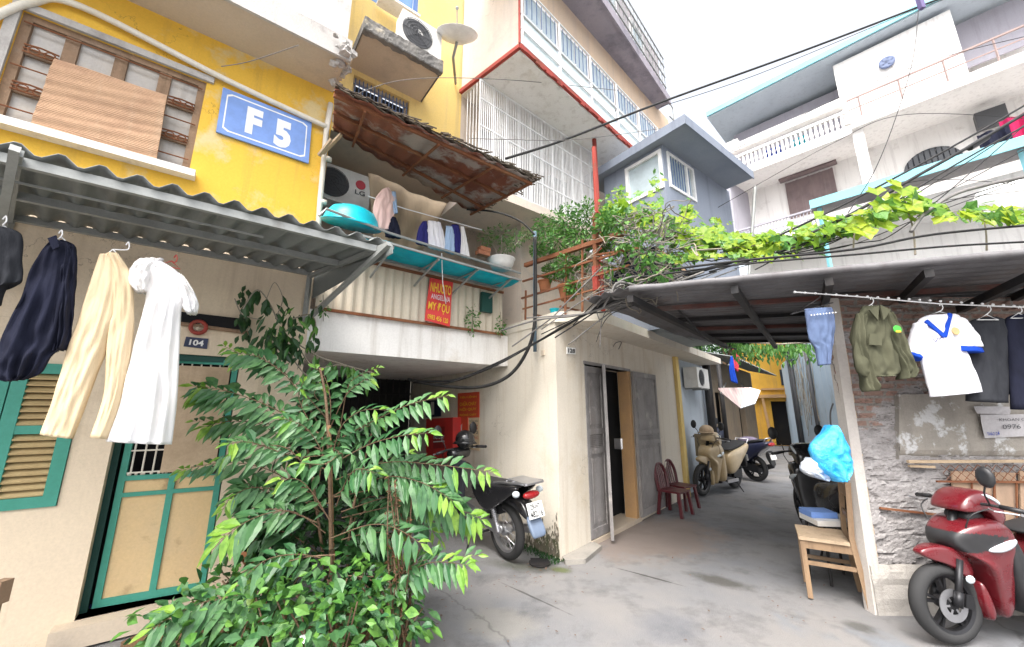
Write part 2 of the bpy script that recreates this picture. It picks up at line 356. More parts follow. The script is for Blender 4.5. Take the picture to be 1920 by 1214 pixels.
# ---------------------------------------------------------------- ground
m, nt, b = nt_new('alley concrete')
n1 = noise_n(nt, .55, 7, .62); n2 = noise_n(nt, 2.3, 8, .68); n3 = noise_n(nt, 90, 4, .75); n5 = noise_n(nt, .9, 5, .6, (1, .55, 1))
col = mixc(nt, ramp(nt, n1.outputs[0], .38, .62), (.215, .205, .198), (.155, .160, .172))
col = mixc(nt, ramp(nt, n2.outputs[0], .5, .72), col, (.10, .098, .10))
col = mixc(nt, ramp(nt, n5.outputs[0], .6, .66), col, (.175, .185, .20))
r = ramp(nt, n3.outputs[0], .6, .8); mm = nt.nodes.new('ShaderNodeMath'); mm.operation = 'MULTIPLY'; mm.inputs[1].default_value = .7; L(nt, r, mm.inputs[0]); col = mixc(nt, mm.outputs[0], col, (.08, .077, .074))
tc = nt.nodes.new('ShaderNodeTexCoord')
edge = noise_n(nt, 3.2, 7, .7)
def stain_or_shade(col, px0, px1, wide, tint, amt, soft=.5):
    """a stain, or shade painted into the colour, of its own shape on the concrete, along a line between two ground points"""
    a_, b_ = Zp(*px0), Zp(*px1); c_ = (a_ + b_) / 2; d_ = b_ - a_
    mp_ = nt.nodes.new('ShaderNodeMapping'); mp_.vector_type = 'TEXTURE'; mp_.inputs['Location'].default_value = (c_.x, c_.y, 0); mp_.inputs['Rotation'].default_value = (0, 0, math.atan2(d_.y, d_.x)); mp_.inputs['Scale'].default_value = (d_.length / 2, wide / 2, 1)
    L(nt, tc.outputs['Object'], mp_.inputs[0]); le = nt.nodes.new('ShaderNodeVectorMath'); le.operation = 'LENGTH'; L(nt, mp_.outputs[0], le.inputs[0])
    ad_ = nt.nodes.new('ShaderNodeMath'); ad_.operation = 'MULTIPLY_ADD'; ad_.inputs[1].default_value = 1.6; L(nt, edge.outputs[0], ad_.inputs[0]); L(nt, le.outputs['Value'], ad_.inputs[2])
    mr = nt.nodes.new('ShaderNodeMapRange'); mr.inputs[1].default_value = 1.8 - soft; mr.inputs[2].default_value = 1.8; mr.inputs[3].default_value = amt; mr.inputs[4].default_value = 0; L(nt, ad_.outputs[0], mr.inputs[0])
    return mixc(nt, mr.outputs[0], col, tint)
col = stain_or_shade(col, (1120, 1045), (1310, 972), 1.5, (.21, .165, .14), .75, .35)
col = stain_or_shade(col, (1285, 1070), (1440, 1108), .28, (.06, .056, .048), .8)
col = stain_or_shade(col, (1330, 960), (1480, 985), .7, (.10, .098, .10), .6, .8)
col = stain_or_shade(col, (1570, 1162), (1650, 1184), .2, (.06, .056, .048), .7)
col = stain_or_shade(col, (900, 1050), (1080, 1072), .34, (.06, .062, .045), .8, .7)
col = stain_or_shade(col, (1030, 1062), (1075, 1072), .16, (.09, .11, .03), .8, .6)
col = stain_or_shade(col, (780, 1010), (900, 1100), .5, (.10, .10, .11), .5, .9)
col = stain_or_shade(col, (1380, 900), (1480, 860), .8, (.09, .09, .095), .5, .9)
col = stain_or_shade(col, (1150, 1062), (1290, 1098), .035, (.035, .033, .03), .9, .4); col = stain_or_shade(col, (930, 1085), (1070, 1150), .03, (.045, .043, .04), .8, .4); col = stain_or_shade(col, (1180, 1150), (1330, 1190), .6, (.13, .135, .15), .6, .5); col = stain_or_shade(col, (860, 1150), (1020, 1180), .5, (.23, .22, .20), .7, .4); col = stain_or_shade(col, (1380, 1010), (1560, 960), 1.0, (.115, .115, .12), .6, .6)  # last patch paints the awning's shade into the alley concrete
wn = noise_n(nt, 1.6, 5, .6); ad = nt.nodes.new('ShaderNodeVectorMath'); ad.operation = 'MULTIPLY_ADD'; ad.inputs[1].default_value = (.5, .5, 0); L(nt, wn.outputs[1], ad.inputs[0]); L(nt, tc.outputs['Object'], ad.inputs[2])
vo = nt.nodes.new('ShaderNodeTexVoronoi'); vo.feature = 'DISTANCE_TO_EDGE'; vo.inputs['Scale'].default_value = .26; L(nt, ad.outputs[0], vo.inputs['Vector'])
cr = nt.nodes.new('ShaderNodeMapRange'); cr.inputs[1].default_value = .0; cr.inputs[2].default_value = .004; cr.inputs[3].default_value = .5; cr.inputs[4].default_value = 0; L(nt, vo.outputs['Distance'], cr.inputs[0])
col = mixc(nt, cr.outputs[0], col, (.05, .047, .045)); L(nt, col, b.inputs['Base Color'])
rr = nt.nodes.new('ShaderNodeMapRange'); rr.inputs[3].default_value = .55; rr.inputs[4].default_value = .95; L(nt, n2.outputs[0], rr.inputs[0]); L(nt, rr.outputs[0], b.inputs['Roughness'])
bp = nt.nodes.new('ShaderNodeBump'); bp.inputs['Strength'].default_value = .6; bp.inputs['Distance'].default_value = .012; L(nt, n3.outputs[0], bp.inputs['Height']); L(nt, bp.outputs[0], b.inputs['Normal'])
MATS['alley concrete'] = m
g = MB()
def gz(x, y): return .012 * noise.noise(V((x * .8, y * .8, 0))) if abs(x) < 14 and -3 < y < 22 else 0
xs = [-400, -60, -14] + [-8 + .4 * i for i in range(61)] + [40, 400]; ys = [-400, -40, -4] + [-1 + .4 * i for i in range(56)] + [60, 400]
vs = [[g.v(V((x, y, gz(x, y) - .012))) for y in ys] for x in xs]
for i in range(len(xs) - 1):
    for j in range(len(ys) - 1): g.bm.faces.new([vs[i][j], vs[i + 1][j], vs[i + 1][j + 1], vs[i][j + 1]])
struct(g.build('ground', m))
# worn stains and pads poured on the ground: thin sheets
M('dark stain', (.075, .07, .06), (.11, .103, .095), 6, rough=.6, stain=(.16, .155, .15)); M('pale pad', (.30, .28, .25), (.25, .235, .215), 3, stain=(.18, .17, .16)); M('terracotta apron', (.225, .18, .155), (.195, .165, .15), 2, stain=(.15, .135, .125), stlo=.5, sthi=.7)
def blot(name, pts, mat, z, jit=.02, seg=6):
    """irregular flat patch on the ground through the given pixels"""
    q = smooth_path([Zp(x, y, 0) for x, y in pts + [pts[0]]], seg)[:-1]; mbb = MB()
    q = [V((p.x + ru(-jit, jit), p.y + ru(-jit, jit), z)) for p in q]
    c = sum(q, V()) / len(q)
    for i in range(len(q)): mbb.face([c, q[i], q[(i + 1) % len(q)]])
    return mbb.build(name, mat)
gr = MB(); gc_ = Zp(1012, 1056); gr.lathe([(.11, .0), (.11, .012), (.0, .012)], V((gc_.x, gc_.y, -.002)), UP, 20)
for i in range(-3, 4): gr.bar(V((gc_.x - .09, gc_.y + i * .028, .014)), V((gc_.x + .09, gc_.y + i * .028, .014)), .012, .006)
tag(gr.build('drain_cover', mt['black iron']), 'small round dark drain cover in the ground by the shop corner', 'drain cover')
pad = MB(); pp = [Zp(1052, 1046), Zp(1110, 1020), Zp(1128, 1030), Zp(1098, 1056), Zp(1060, 1058)]
pad.prism([V((p.x, p.y, -.02)) for p in pp], V((0, 0, .055))); struct(pad.build('pavement', mt['pale pad'], bevel=.012))

# ---------------------------------------------------------------- long yellow block on the left
T0 = -4.14
def PT(t): return lambda s, z: W(s, t, z)
blk = thing('apartment_block', 'old yellow apartment block on the left with green door and stacked balconies', 'building', W(-.5, T0, 0))
a = MB(); wall_cells(a, PT(T0), -4.2, .66, 2.98, 4.98, [(-1.52, -.41, 3.53, 4.47)], -N * .16); a.build('wall', mt['yellow plaster'], blk)
a = MB(); wall_cells(a, PT(T0), -4.2, .66, -.05, 2.98, [(-.53, .165, .13, 1.95), (-1.42, -.735, .87, 1.82), (-.28, .15, 2.2, 2.29)], -N * .17)
a.face([W(.66, T0, -.05), W(.66, -5.4, -.05), W(.66, -5.4, 2.07), W(.66, T0, 2.07)]); a.build('ground_wall', mt['cream plaster'], blk)
a = MB(); a.face([W(.66, T0, 2.07), W(.66, -5.4, 2.07), W(.66, -5.4, 4.98), W(.66, T0, 4.98)]); a.build('wall', mt['beige plaster'], blk)
# dark rooms behind openings
a = MB()
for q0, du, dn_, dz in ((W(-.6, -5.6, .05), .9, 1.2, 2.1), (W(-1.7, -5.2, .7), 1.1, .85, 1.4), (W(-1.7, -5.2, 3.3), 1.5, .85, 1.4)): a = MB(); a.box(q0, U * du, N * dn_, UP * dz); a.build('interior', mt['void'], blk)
# unseen body of the block, added as a solid box to keep daylight out
a = MB(); a.box(W(-4.2, -10, 0), U * 4.85, N * 4.3, UP * 10); a.build('daylight_block', mt['beige plaster'], blk)
# eave slab above the yellow wall
a = MB(); a.box(W(-4.2, T0, 4.95), U * 4.84, N * .52, UP * .2)
for i in range(14): a.ball(W(.64 + ru(-.05, .04), T0 + .03 + i * .036, 5.02 + ru(-.04, .08)), ru(.03, .07), (1, 1, .7), 6, .3)
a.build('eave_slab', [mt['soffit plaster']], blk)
a = MB(); a.box(W(-4.2, T0 + .523, 4.93), U * 4.88, N * .03, UP * .25); a.build('eave_edge', mt['grey concrete'], blk)
a = MB(); a.box(W(-4.2, T0 + .40, 5.15), U * 4.84, N * .1, UP * 2.5); M('stained render', (.64, .61, .58), (.55, .52, .50), 1.3, streak=(.34, .32, .31), stain=(.30, .29, .28), stlo=.52, sthi=.72, bump=.3); a.build('balcony_wall', mt['stained render'], blk)
# window: wooden frame with panes, bolts, sill
wn_ = MB(); TW = T0 - .07
def fr(x0, x1, z0, z1, wd=.05, t=TW, mbb=None, dp=.05):
    mbb.box(W(x0, t, z0), U * wd, N * dp, UP * (z1 - z0)); mbb.box(W(x1 - wd, t, z0), U * wd, N * dp, UP * (z1 - z0)); mbb.box(W(x0 + wd, t, z0), U * (x1 - x0 - 2 * wd), N * dp, UP * wd); mbb.box(W(x0 + wd, t, z1 - wd), U * (x1 - x0 - 2 * wd), N * dp, UP * wd)
fr(-1.52, -.41, 3.53, 4.47, .055, mbb=wn_)
for x in (-1.25, -.97, -.69): wn_.box(W(x - .04, TW, 3.585), U * .08, N * .045, UP * .83)
for x0, x1 in ((-1.465, -1.29), (-1.21, -1.01), (-.93, -.73), (-.65, -.465)):
    for z in (3.8, 4.13): wn_.box(W(x0, TW + .003, z), U * (x1 - x0), N * .036, UP * .05)
win = wn_.build('window', mt['aged wood'], blk, bevel=.006)
a = MB()
for x0, x1 in ((-1.465, -1.29), (-1.21, -1.01), (-.93, -.73), (-.65, -.465)): a.box(W(x0, TW + .008, 3.585), U * (x1 - x0), N * .008, UP * .83)
M('cloudy pane', (.42, .38, .33), (.36, .34, .32), 6, rough=.25, streak=(.28, .25, .22), bump=.02, spec=.5); a.build('pane', mt['cloudy pane'], win)
a = MB()
for x in (-1.38, -.55):
    for z in (3.83, 4.16):
        for k in range(3): a.tube([W(x - .09, TW + .06, z - .02 + k * .03), W(x, TW + .075, z - .03 + k * .035), W(x + .09, TW + .06, z - .02 + k * .03)], .007, 5)
        for k in (-.03, .05): a.tube([W(x + k + .03 * math.cos(q), TW + .075, z + .03 * math.sin(q)) for q in [i * .7 for i in range(10)]], .005, 4)
for z in (3.65, 4.0, 4.38): a.tube([W(-1.5, TW + .07, z), W(-.43, TW + .07, z)], .006, 5)
a.build('window_bar', mt['rust'], win)
a = MB()
for (x0, x1, z0, z1, wd) in ((-1.57, -.36, 4.47, 4.53, 0), (-1.58, -1.52, 3.5, 4.47, 0)): a.box(W(x0, T0, z0), U * (x1 - x0), N * .025, UP * (z1 - z0))
a.build('window_trim', mt['grey concrete'], win, bevel=.004)
a = MB(); a.box(W(-1.62, T0, 3.465), U * 1.26, N * .1, UP * .06); a.build('sill', mt['white plaster'], win, bevel=.008)
# bamboo blind hanging outside the window
a = MB(); ff = quadmap(Tp(103, 112, T0 + .05), Tp(314, 180, T0 + .05), Tp(58, 238, T0 + .05), Tp(293, 306, T0 + .05))
for i in range(46):
    v = (i + .5) / 46; bow = .012 * math.sin(v * 9) + .02 * math.sin(v * math.pi); a.tube([ff(u_, v) + N * (bow + .004 * math.sin(u_ * 7 + i)) + UP * .004 * math.sin(u_ * 5 + i * .3) for u_ in (0, .25, .5, .75, 1)], .0105, 6)
M('bamboo', (.52, .34, .22), (.42, .26, .17), 3, streak=(.55, .4, .28), stain=(.34, .2, .13), bump=.2); a.build('x', mt['bamboo']).name = 'bamboo_blind'
tag(bpy.data.objects['bamboo_blind'], 'split bamboo roller blind hung over the wooden window beside the blue building sign', 'blind')
# shutter: green frame, tan slats
sh = MB(); fr(-1.42, -1.085, .87, 1.82, .07, T0 - .03, sh, .045); fr(-1.078, -.738, .87, 1.82, .07, T0 - .03, sh, .045)
for x0 in (-1.35, -1.008): sh.box(W(x0, T0 - .028, 1.345), U * .2, N * .04, UP * .055)
shu = sh.build('shutter', mt['green paint'], blk, bevel=.005)
for x0, x1 in ((-1.35, -1.155), (-1.008, -.808)):
    a = MB()
    for z0, z1 in ((.94, 1.345), (1.40, 1.75)):
        n = int((z1 - z0) / .043)
        for i in range(n):
            z = z0 + (i + .5) * (z1 - z0) / n; a.boxc(W((x0 + x1) / 2, T0 - .012, z), U * (x1 - x0), N * .045 - UP * .032, UP * .009 + N * .006)
    a.build('slats', mt['tan louver paint'], shu)
# door: green iron frame, tan panels, barred opening with a bamboo board behind
hinge = V(Tp(428, 820, T0)); DR = V((0, 0, 0))
pl_p = W(.165, T0 - .045, 0); dU = (U * math.cos(.2) - N * math.sin(.2) * -1).normalized()
dU = (Matrix.Rotation(-.13, 3, 'Z') @ U); dN = V((dU.y, -dU.x, 0))
def PD(s, z, o=0.): return pl_p - dU * (.155 - s if False else (.165 - s)) + UP * z + dN * o
d = MB()
def dbar(s0, s1, z0, z1, o=0., dp=.035): d.box(PD(s0, z0, o), dU * (s1 - s0), dN * dp, UP * (z1 - z0))
dbar(-.47, -.43, .15, 1.92); dbar(.12, .16, .15, 1.92); dbar(-.43, .12, .15, .2); dbar(-.43, .12, 1.88, 1.92); dbar(-.43, .12, .985, 1.02); dbar(-.175, -.135, .2, .985); dbar(-.43, -.175, .87, .9); dbar(-.135, .12, .87, .9)
door = d.build('door', mt['green paint'], blk, bevel=.004)
a = MB(); a.box(PD(-.45, .16, .010), dU * .59, dN * .01, UP * .84); a.build('panel', mt['door tan paint'], door)
a = MB(); a.box(PD(-.235, 1.03, .036), dU * .345, dN * .008, UP * .83); a.build('panel', mt['pale wood'], door, label='thin wooden board behind the bars of the door')
a = MB()
for i in range(9): a.tube([PD(-.41 + i * .063, 1.01, .02), PD(-.41 + i * .063, 1.89, .02)], .006, 5)
for z in (1.04, 1.2, 1.85): a.tube([PD(-.43, z, .027), PD(.12, z, .027)], .006, 5)
for i in range(13): a.tube([PD(-.42 + i * .044, 1.02, .02), PD(-.42 + i * .044, 1.035, .03)], .009, 5)
a.build('door_bar', mt['white pipe'], door)
a = MB(); a.box(PD(.09, 1.0, .036), dU * .03, dN * .03, UP * .06); a.build('handle', mt['black iron'], door, bevel=.004)
a = MB(); a.box(W(-.53, T0 - .165, 1.9), U * .695, N * .14, UP * .05); a.box(W(-.53, T0 - .165, .13), U * .04, N * .06, UP * 1.77); a.build('door_frame', mt['dark green paint'], blk)
a = MB(); a.box(W(-.62, T0 - .3, .0), U * .82, N * .42, UP * .125); a.build('door_step', mt['soffit plaster'], blk, bevel=.01)
a = MB(); a.box(W(-.53, T0 - .3, .126), U * .7, N * .3, UP * .004); a.build('threshold', mt['indigo cloth'], blk)
# drain pipes and blue enamel sign
p = MB(); p.tube(smooth_path([Tp(-30, 42, T0 + .04), Tp(60, 5, T0 + .04), Tp(155, 14, T0 + .05), Tp(420, 148, T0 + .05), Tp(612, 238, T0 + .05)], 8), .026, 8); tag(p.build('drain_pipe', mt['white pipe'], smooth=True), 'white pipe running slantwise across the yellow wall above the blue sign', 'pipe')
p = MB(); p.tube([Tp(620, 195, T0 + .03), Tp(612, 245, T0 + .035), Tp(600, 380, T0 + .035), W(.66, T0 + .035, 2.9)], .028, 8)
for z in (3.6, 4.1): p.lathe([(.035, -.02), (.035, .02)], W(.665, T0 + .035, z), UP, 10)
tag(p.build('drain_pipe', mt['white pipe'], smooth=True), 'white upright pipe down the corner of the yellow wall next to the blue sign', 'pipe')
sg = thing('building_sign', 'blue enamel building sign reading F 5 on the yellow wall', 'sign', Tp(495, 235, T0))
f = quadmap(Tp(418, 166, T0 + .01), Tp(584, 232, T0 + .01), Tp(405, 249, T0 + .01), Tp(578, 308, T0 + .01))
a = MB(); a.prism([f(0, 0), f(1, 0), f(1, 1), f(0, 1)], N * .018); a.build('plate', mt['blue enamel'], sg, bevel=.003)
a = MB(); N2 = N * .019
def frame_line(mbb, f, u0, u1, v0, v1, wu, wv, nrm):
    c = .05
    o = [(u0 + c, v0), (u1 - c, v0), (u1, v0 + c), (u1, v1 - c), (u1 - c, v1), (u0 + c, v1), (u0, v1 - c), (u0, v0 + c)]
    for i in range(8):
        (a0, b0), (a1, b1) = o[i], o[(i + 1) % 8]; cu, cv = (u0 + u1) / 2, (v0 + v1) / 2
        def inn(u_, v_): return (u_ + (wu if u_ < cu else -wu), v_ + (wv if v_ < cv else -wv))
        mbb.face([f(a0, b0) + nrm, f(a1, b1) + nrm, f(*inn(a1, b1)) + nrm, f(*inn(a0, b0)) + nrm])
frame_line(a, f, .05, .95, .08, .92, .014, .03, N2); a.build('border', mt['white enamel'], sg)
text('F', f, N, .27, .2, .44, .80, mt['white enamel'], sg, bold=.06, lift=.02); text('5', f, N, .58, .22, .77, .86, mt['white enamel'], sg, bold=.06, lift=.02)
# house number and clock over the door
hn = thing('house_number', 'small dark blue house number plate 104 above the green door', 'number plate', Tp(368, 642, T0))
f = quadmap(Tp(349, 632, T0), Tp(391, 636, T0), Tp(344, 650, T0), Tp(388, 655, T0)); a = MB(); a.prism([f(0, 0), f(1, 0), f(1, 1), f(0, 1)], N * .01); MG('navy enamel', (.012, .022, .07), .35); a.build('plate', mt['navy enamel'], hn)
text('104', f, N, .2, .22, .82, .8, mt['white enamel'], hn, bold=.03, lift=.012)
ck = thing('door_ornament', 'round brown ring ornament with pale centre hung above the house number plate', 'ornament', Tp(372, 614, T0))
c = Tp(372, 614, T0 + .03); a = MB(); a.lathe([(.034, -.03), (.062, -.03), (.066, 0), (.056, .02), (.038, .02), (.034, -.03)], c, N, 18, cap=False); a.build('rim', mt['old red paint'], ck, smooth=True)
a = MB(); a.lathe([(.0, .0), (.034, 0), (.036, -.02)], c, N, 18); a.ball(c + N * .01 - UP * .012, .016); a.build('face', mt['soffit plaster'], ck)
p = MB(); p.tube([Tp(332, 606, T0 + .02), Tp(470, 625, T0 + .02)], .017, 8); tag(p.build('wooden_rod', mt['aged wood']), 'thin wooden rod fixed along the wall over the door behind the ring ornament', 'rod')
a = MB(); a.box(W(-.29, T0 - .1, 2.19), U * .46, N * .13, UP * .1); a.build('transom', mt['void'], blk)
# corrugated canopy over door and shutter
cp = thing('corrugated_canopy', 'grey corrugated metal canopy fixed to the yellow wall above the hanging clothes', 'canopy', W(-.5, T0 + .6, 2.8))
a = MB(); TO = -2.9
corr(a, W(-4.2, TO, 2.80), W(1.0, TO, 2.80), W(-4.2, T0 + .01, 2.845), W(.62, T0 + .01, 2.845), 34, .026, UP, 6, .01); a.build('sheet', mt['canopy sheet'], cp, smooth=True, solid=.004)
for (t, z) in ((TO - .05, 2.745), (T0 + .6, 2.775), (T0 + .045, 2.815)):
    a = MB(); a.bar(W(-4.2, t, z), W(.62 + (.34 * (t - T0) / (TO - T0)), t, z), .035, .05); a.build('purlin', mt['galvanised'], cp, bevel=.004)
# closed right end: folded sheet plus the strut under it
e0, e1, e2, e3 = Tp(735, 462, TO), Tp(716, 448, TO), Tp(590, 556, T0), Tp(566, 512, T0)
a = MB(); ea, eb = W(.99, TO + .01, 2.79), W(.665, T0 + .02, 2.83)
a.prism([ea, eb, W(.665, T0 + .02, 2.57), W(.985, TO + .05, 2.70)], U * .006); a.build('end_panel', mt['canopy sheet'], cp)
for ds in (.0, -.42, -1.9, -3.2):
    a = MB(); a.bar(W(.62 + ds, T0 + .02, 2.32), W(.93 + ds * .97, TO + .12, 2.74), .035, .035); a.bar(W(.62 + ds, T0 + .02, 2.3), W(.62 + ds, T0 + .02, 2.8), .035, .035); a.bar(W(.62 + ds, T0 + .03, 2.79), W(.93 + ds * .97, TO + .08, 2.74), .035, .035)
    if ds in (0., -1.9): a.build('bracket', mt['galvanised'], cp, bevel=.004)
    else: a.bm.free()
# ---------------------------------------------------------------- entry, balcony and stair tower of the yellow block
a = MB(); a.box(W(.66, T0 - .14, 2.07), U * 2.405, N * .14, UP * .40); a.build('parapet', mt['white plaster'], blk, bevel=.01)
a = MB(); a.box(W(.66, -7.3, 2.07), U * 2.405, N * 3.02, UP * .13); a.build('balcony_floor', mt['white plaster'], blk)
a = MB(); a.face([W(.66, -7.3, 0), W(3.06, -7.3, 0), W(3.06, -7.3, 2.07), W(.66, -7.3, 2.07)]); a.face([W(.66, -5.4, 0), W(.66, -7.3, 0), W(.66, -7.3, 2.07), W(.66, -5.4, 2.07)]); a.build('entry_wall', mt['black iron'], blk)
gd = MB()
for i in range(20): gd.tube([W(.72 + i * .12, -7.1, 0.02), W(.72 + i * .12, -7.1, 2.06)], .012, 6)
for z in (.4, 1.1, 1.8): gd.bar(W(.67, -7.1, z), W(3.0, -7.1, z), .03)
gd.build('entry_gate', mt['black iron'], blk)
a = MB(); a.face([W(.66, -5.4, 2.2), W(3.3, -5.4, 2.2), W(3.3, -5.4, 4.7), W(.66, -5.4, 4.7)]); a.face([W(3.3, T0, 2.62), W(3.3, -5.4, 2.62), W(3.3, -5.4, 4.7), W(3.3, T0, 4.7)])
a.build('loggia_wall', mt['beige plaster'], blk)
a = MB(); a.box(W(.663, -5.39, 4.6), U * 2.63, N * 1.24, UP * .1); a.build('loggia_ceiling', mt['soffit plaster'], blk)
holes = [(.84, 1.52, 4.86, 5.33), (.87, 1.56, 6.5, 7.5)]
a = MB(); wall_cells(a, PT(T0 - .02), .66, 2.26, 4.5, 9.5, holes, -N * .15); a.build('stair_wall', mt['pale yellow plaster'], blk)
a = MB(); a.face([W(2.26, T0 - .02, 4.5), W(9, T0 - .9, 4.5), W(9, T0 - .9, 7.5), W(2.26, T0 - .02, 7.5)]); a.face([W(3.32, T0 - .3, 2.55), W(9, T0 - 1.1, 2.55), W(9, T0 - 1.1, 4.5), W(3.32, T0 - .3, 4.5)]); a.build('wall', mt['beige plaster'], blk)
M('orange plaster', (.66, .50, .36), (.58, .46, .36), 1, streak=(.5, .40, .34)); 
# window with a blue grille under the concrete hood, blue casement above it
a = MB(); fr(.84, 1.52, 4.86, 5.33, .035, T0 - .12, a, .04); a.box(W(1.165, T0 - .12, 4.9), U * .03, N * .04, UP * .39)
sw = a.build('window', mt['soffit plaster'], blk); a = MB(); a.box(W(.875, T0 - .15, 4.9), U * .61, N * .008, UP * .39); a.build('pane', mt['dark glass'], sw)
MG('blue iron', (.10, .16, .30), .5); a = MB()
for i in range(15): a.tube([W(.87 + i * .045, T0 - .05, 4.88), W(.87 + i * .045, T0 - .05, 5.32)], .007, 5)
for z in (5.0, 5.12, 5.24): a.tube([W(.85, T0 - .05, z), W(1.51, T0 - .05, z)], .007, 5)
a.build('window_grille', mt['blue iron'], sw)
a = MB(); fr(.87, 1.56, 6.5, 7.5, .05, T0 - .1, a, .05); a.box(W(1.2, T0 - .1, 6.55), U * .04, N * .05, UP * .9); MG('blue paint', (.08, .17, .42), .4)
tw = a.build('window', mt['blue paint'], blk); a = MB(); a.box(W(.92, T0 - .13, 6.55), U * .59, N * .008, UP * .9); a.build('pane', mt['sea blue glass'], tw)
a = MB(); a.box(W(1.0, T0 + .02, 6.42), U * .5, N * .2, UP * .03); a.build('sill', mt['white plaster'], tw)
# concrete hood, mouldy along its front
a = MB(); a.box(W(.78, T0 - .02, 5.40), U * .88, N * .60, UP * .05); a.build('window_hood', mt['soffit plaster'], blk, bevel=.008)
a = MB(); ff = lambda u_, v: W(.765 + .91 * u_, T0 + .585, 5.38 + .15 * v + .012 * noise.noise(V((u_ * 14, v * 3, 1)))) + N * .012 * noise.noise(V((u_ * 20, v * 5, 4)))
a.grid(ff, 40, 4); a.grid(lambda u_, v: ff(u_, 1) - N * .56 * v, 40, 2); a.grid(lambda u_, v: ff(u_, 0) - N * .06 * v * (1 + .6 * noise.noise(V((u_ * 9, 0, 0)))) - UP * .004, 40, 1)
for x in (.77, 1.67): a.grid(lambda u_, v: W(x, T0 + .59 - .6 * u_, 5.39 + .14 * v), 6, 2)
a.build('hood_edge', mt['mossy concrete'], blk, solid=.01)
# broken end of the eave with cables and debris
a = MB()
for i in range(46): a.ball(W(.60 + random.gauss(0, .05), T0 + ru(.1, .6), 5.03 + random.gauss(0, .06)), ru(.02, .055), (ru(.7, 1.5), ru(.7, 1.5), ru(.5, .9)), 6, .35)
a.build('broken_edge', mt['grey concrete'], blk)
# projecting cage balcony: soffit, red edge, blind side wall, panels, windows
C0, C1 = Zp(975, 97, 5.8), Zp(1160, 263, 5.8); CDv = (C1 - C0).normalized(); CB = Zp(865, 180, 5.8); CN = V((CDv.y, -CDv.x, 0))
def CP(k, z, o=0.): return V((C0.x, C0.y, 0)) + CDv * k + CN * o + UP * z
CLEN = 4.6; back = CB - C0; back.z = 0
a = MB(); a.prism([CP(0, 5.8), CP(CLEN, 5.8), CP(CLEN, 5.8) + back * 1.1, CP(0, 5.8) + back], UP * .1); a.build('cage_floor', mt['white plaster'], blk)
a = MB(); a.bar(CP(-.02, 5.85, .02), CP(CLEN, 5.85, .02), .04, .055); a.bar(CP(-.02, 5.85, .02), CP(-.02, 5.85, .0) + back, .04, .055); a.bar(CP(-.02, 5.9, .01), CP(-.02, 7.5, .01), .025, .025)
for i in range(60): a.boxc(CP(ru(0, CLEN), 5.83 + ru(-.03, .02), .035), CDv * ru(.03, .12), CN * .02, UP * ru(.02, .06))
a.build('edge_beam', mt['old red paint'], blk)
a = MB(); a.prism([CP(0, 5.9), CP(0, 5.9) + back, CP(0, 9.) + back, CP(0, 9.)], CDv * .08); a.build('side_wall', mt['beige plaster'], blk)
MG('white panel', (.66, .76, .78), .25)
for i in range(6):
    k0 = .06 + i * (CLEN - .1) / 6; k1 = k0 + (CLEN - .1) / 6 - .05; a = MB(); a.box(CP(k0, 5.94, -.02), CDv * (k1 - k0), CN * .015, UP * .44); a.build('panel', mt['white panel'], blk)
    a = MB()
    for (q0, q1, z0, z1) in ((k0, k1, 6.40, 6.44), (k0, k1, 6.82, 6.86), (k0, k0 + .03, 6.44, 6.82), (k1 - .03, k1, 6.44, 6.82), ((k0 + k1) / 2, (k0 + k1) / 2 + .025, 6.44, 6.82)): a.box(CP(q0, z0, -.03), CDv * (q1 - q0), CN * .03, UP * (z1 - z0))
    cw = a.build('window', mt['white metal'], blk); a = MB(); a.box(CP(k0 + .03, 6.44, -.02), CDv * (k1 - k0 - .06), CN * .008, UP * .38); a.build('pane', mt['pale glass'], cw)
    a = MB()
    for j in range(7): a.tube([CP(k0 + .05 + j * (k1 - k0 - .08) / 6.5, 6.44, .02), CP(k0 + .05 + j * (k1 - k0 - .08) / 6.5, 6.82, .02)], .006, 4)
    a.build('window_bar', mt['blue iron'], cw)
a = MB()
for i in range(7): a.bar(CP(.03 + i * (CLEN - .06) / 6, 5.92, .01), CP(.03 + i * (CLEN - .06) / 6, 6.88, .01), .03)
for z in (5.93, 6.15, 6.39, 6.88): a.bar(CP(0, z, .012), CP(CLEN, z, .012), .018)
a.build('cage_frame', mt['white metal'], blk)
a = MB(); a.box(CP(0, 6.9, -.25), CDv * CLEN, CN * .2, UP * .65); a.build('upper_wall', mt['orange plaster'], blk)
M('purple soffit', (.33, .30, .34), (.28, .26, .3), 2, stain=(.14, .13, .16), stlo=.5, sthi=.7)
e = [Zp(1060, 0, 7.5), Zp(1240, 240, 7.5), Zp(1255, 195, 7.5), Zp(1125, 0, 7.5)]; ed = (e[2] - e[3]).normalized(); en = V((ed.y, -ed.x, 0))
def EP(k, z, o=0.): return V((e[3].x, e[3].y, 0)) + ed * k + en * o + UP * z
EL = (e[2] - e[3]).length
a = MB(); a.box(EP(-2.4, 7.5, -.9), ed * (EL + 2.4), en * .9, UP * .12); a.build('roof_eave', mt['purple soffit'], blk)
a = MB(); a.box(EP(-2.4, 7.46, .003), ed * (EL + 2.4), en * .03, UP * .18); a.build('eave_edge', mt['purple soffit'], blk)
M('mesh wall', (.46, .42, .44), (.38, .36, .38), 3, streak=(.3, .28, .3))
a = MB(); a.box(EP(-2.4, 7.63, -.12), ed * (EL + 2.2), en * .05, UP * .85); a.build('upper_wall', mt['mesh wall'], blk)
a = MB()
for i in range(34): a.tube([EP(-2.3 + i * (EL + 2.2) / 33, 7.62, -.01), EP(-2.3 + i * (EL + 2.2) / 33, 8.5, -.01)], .008, 4)
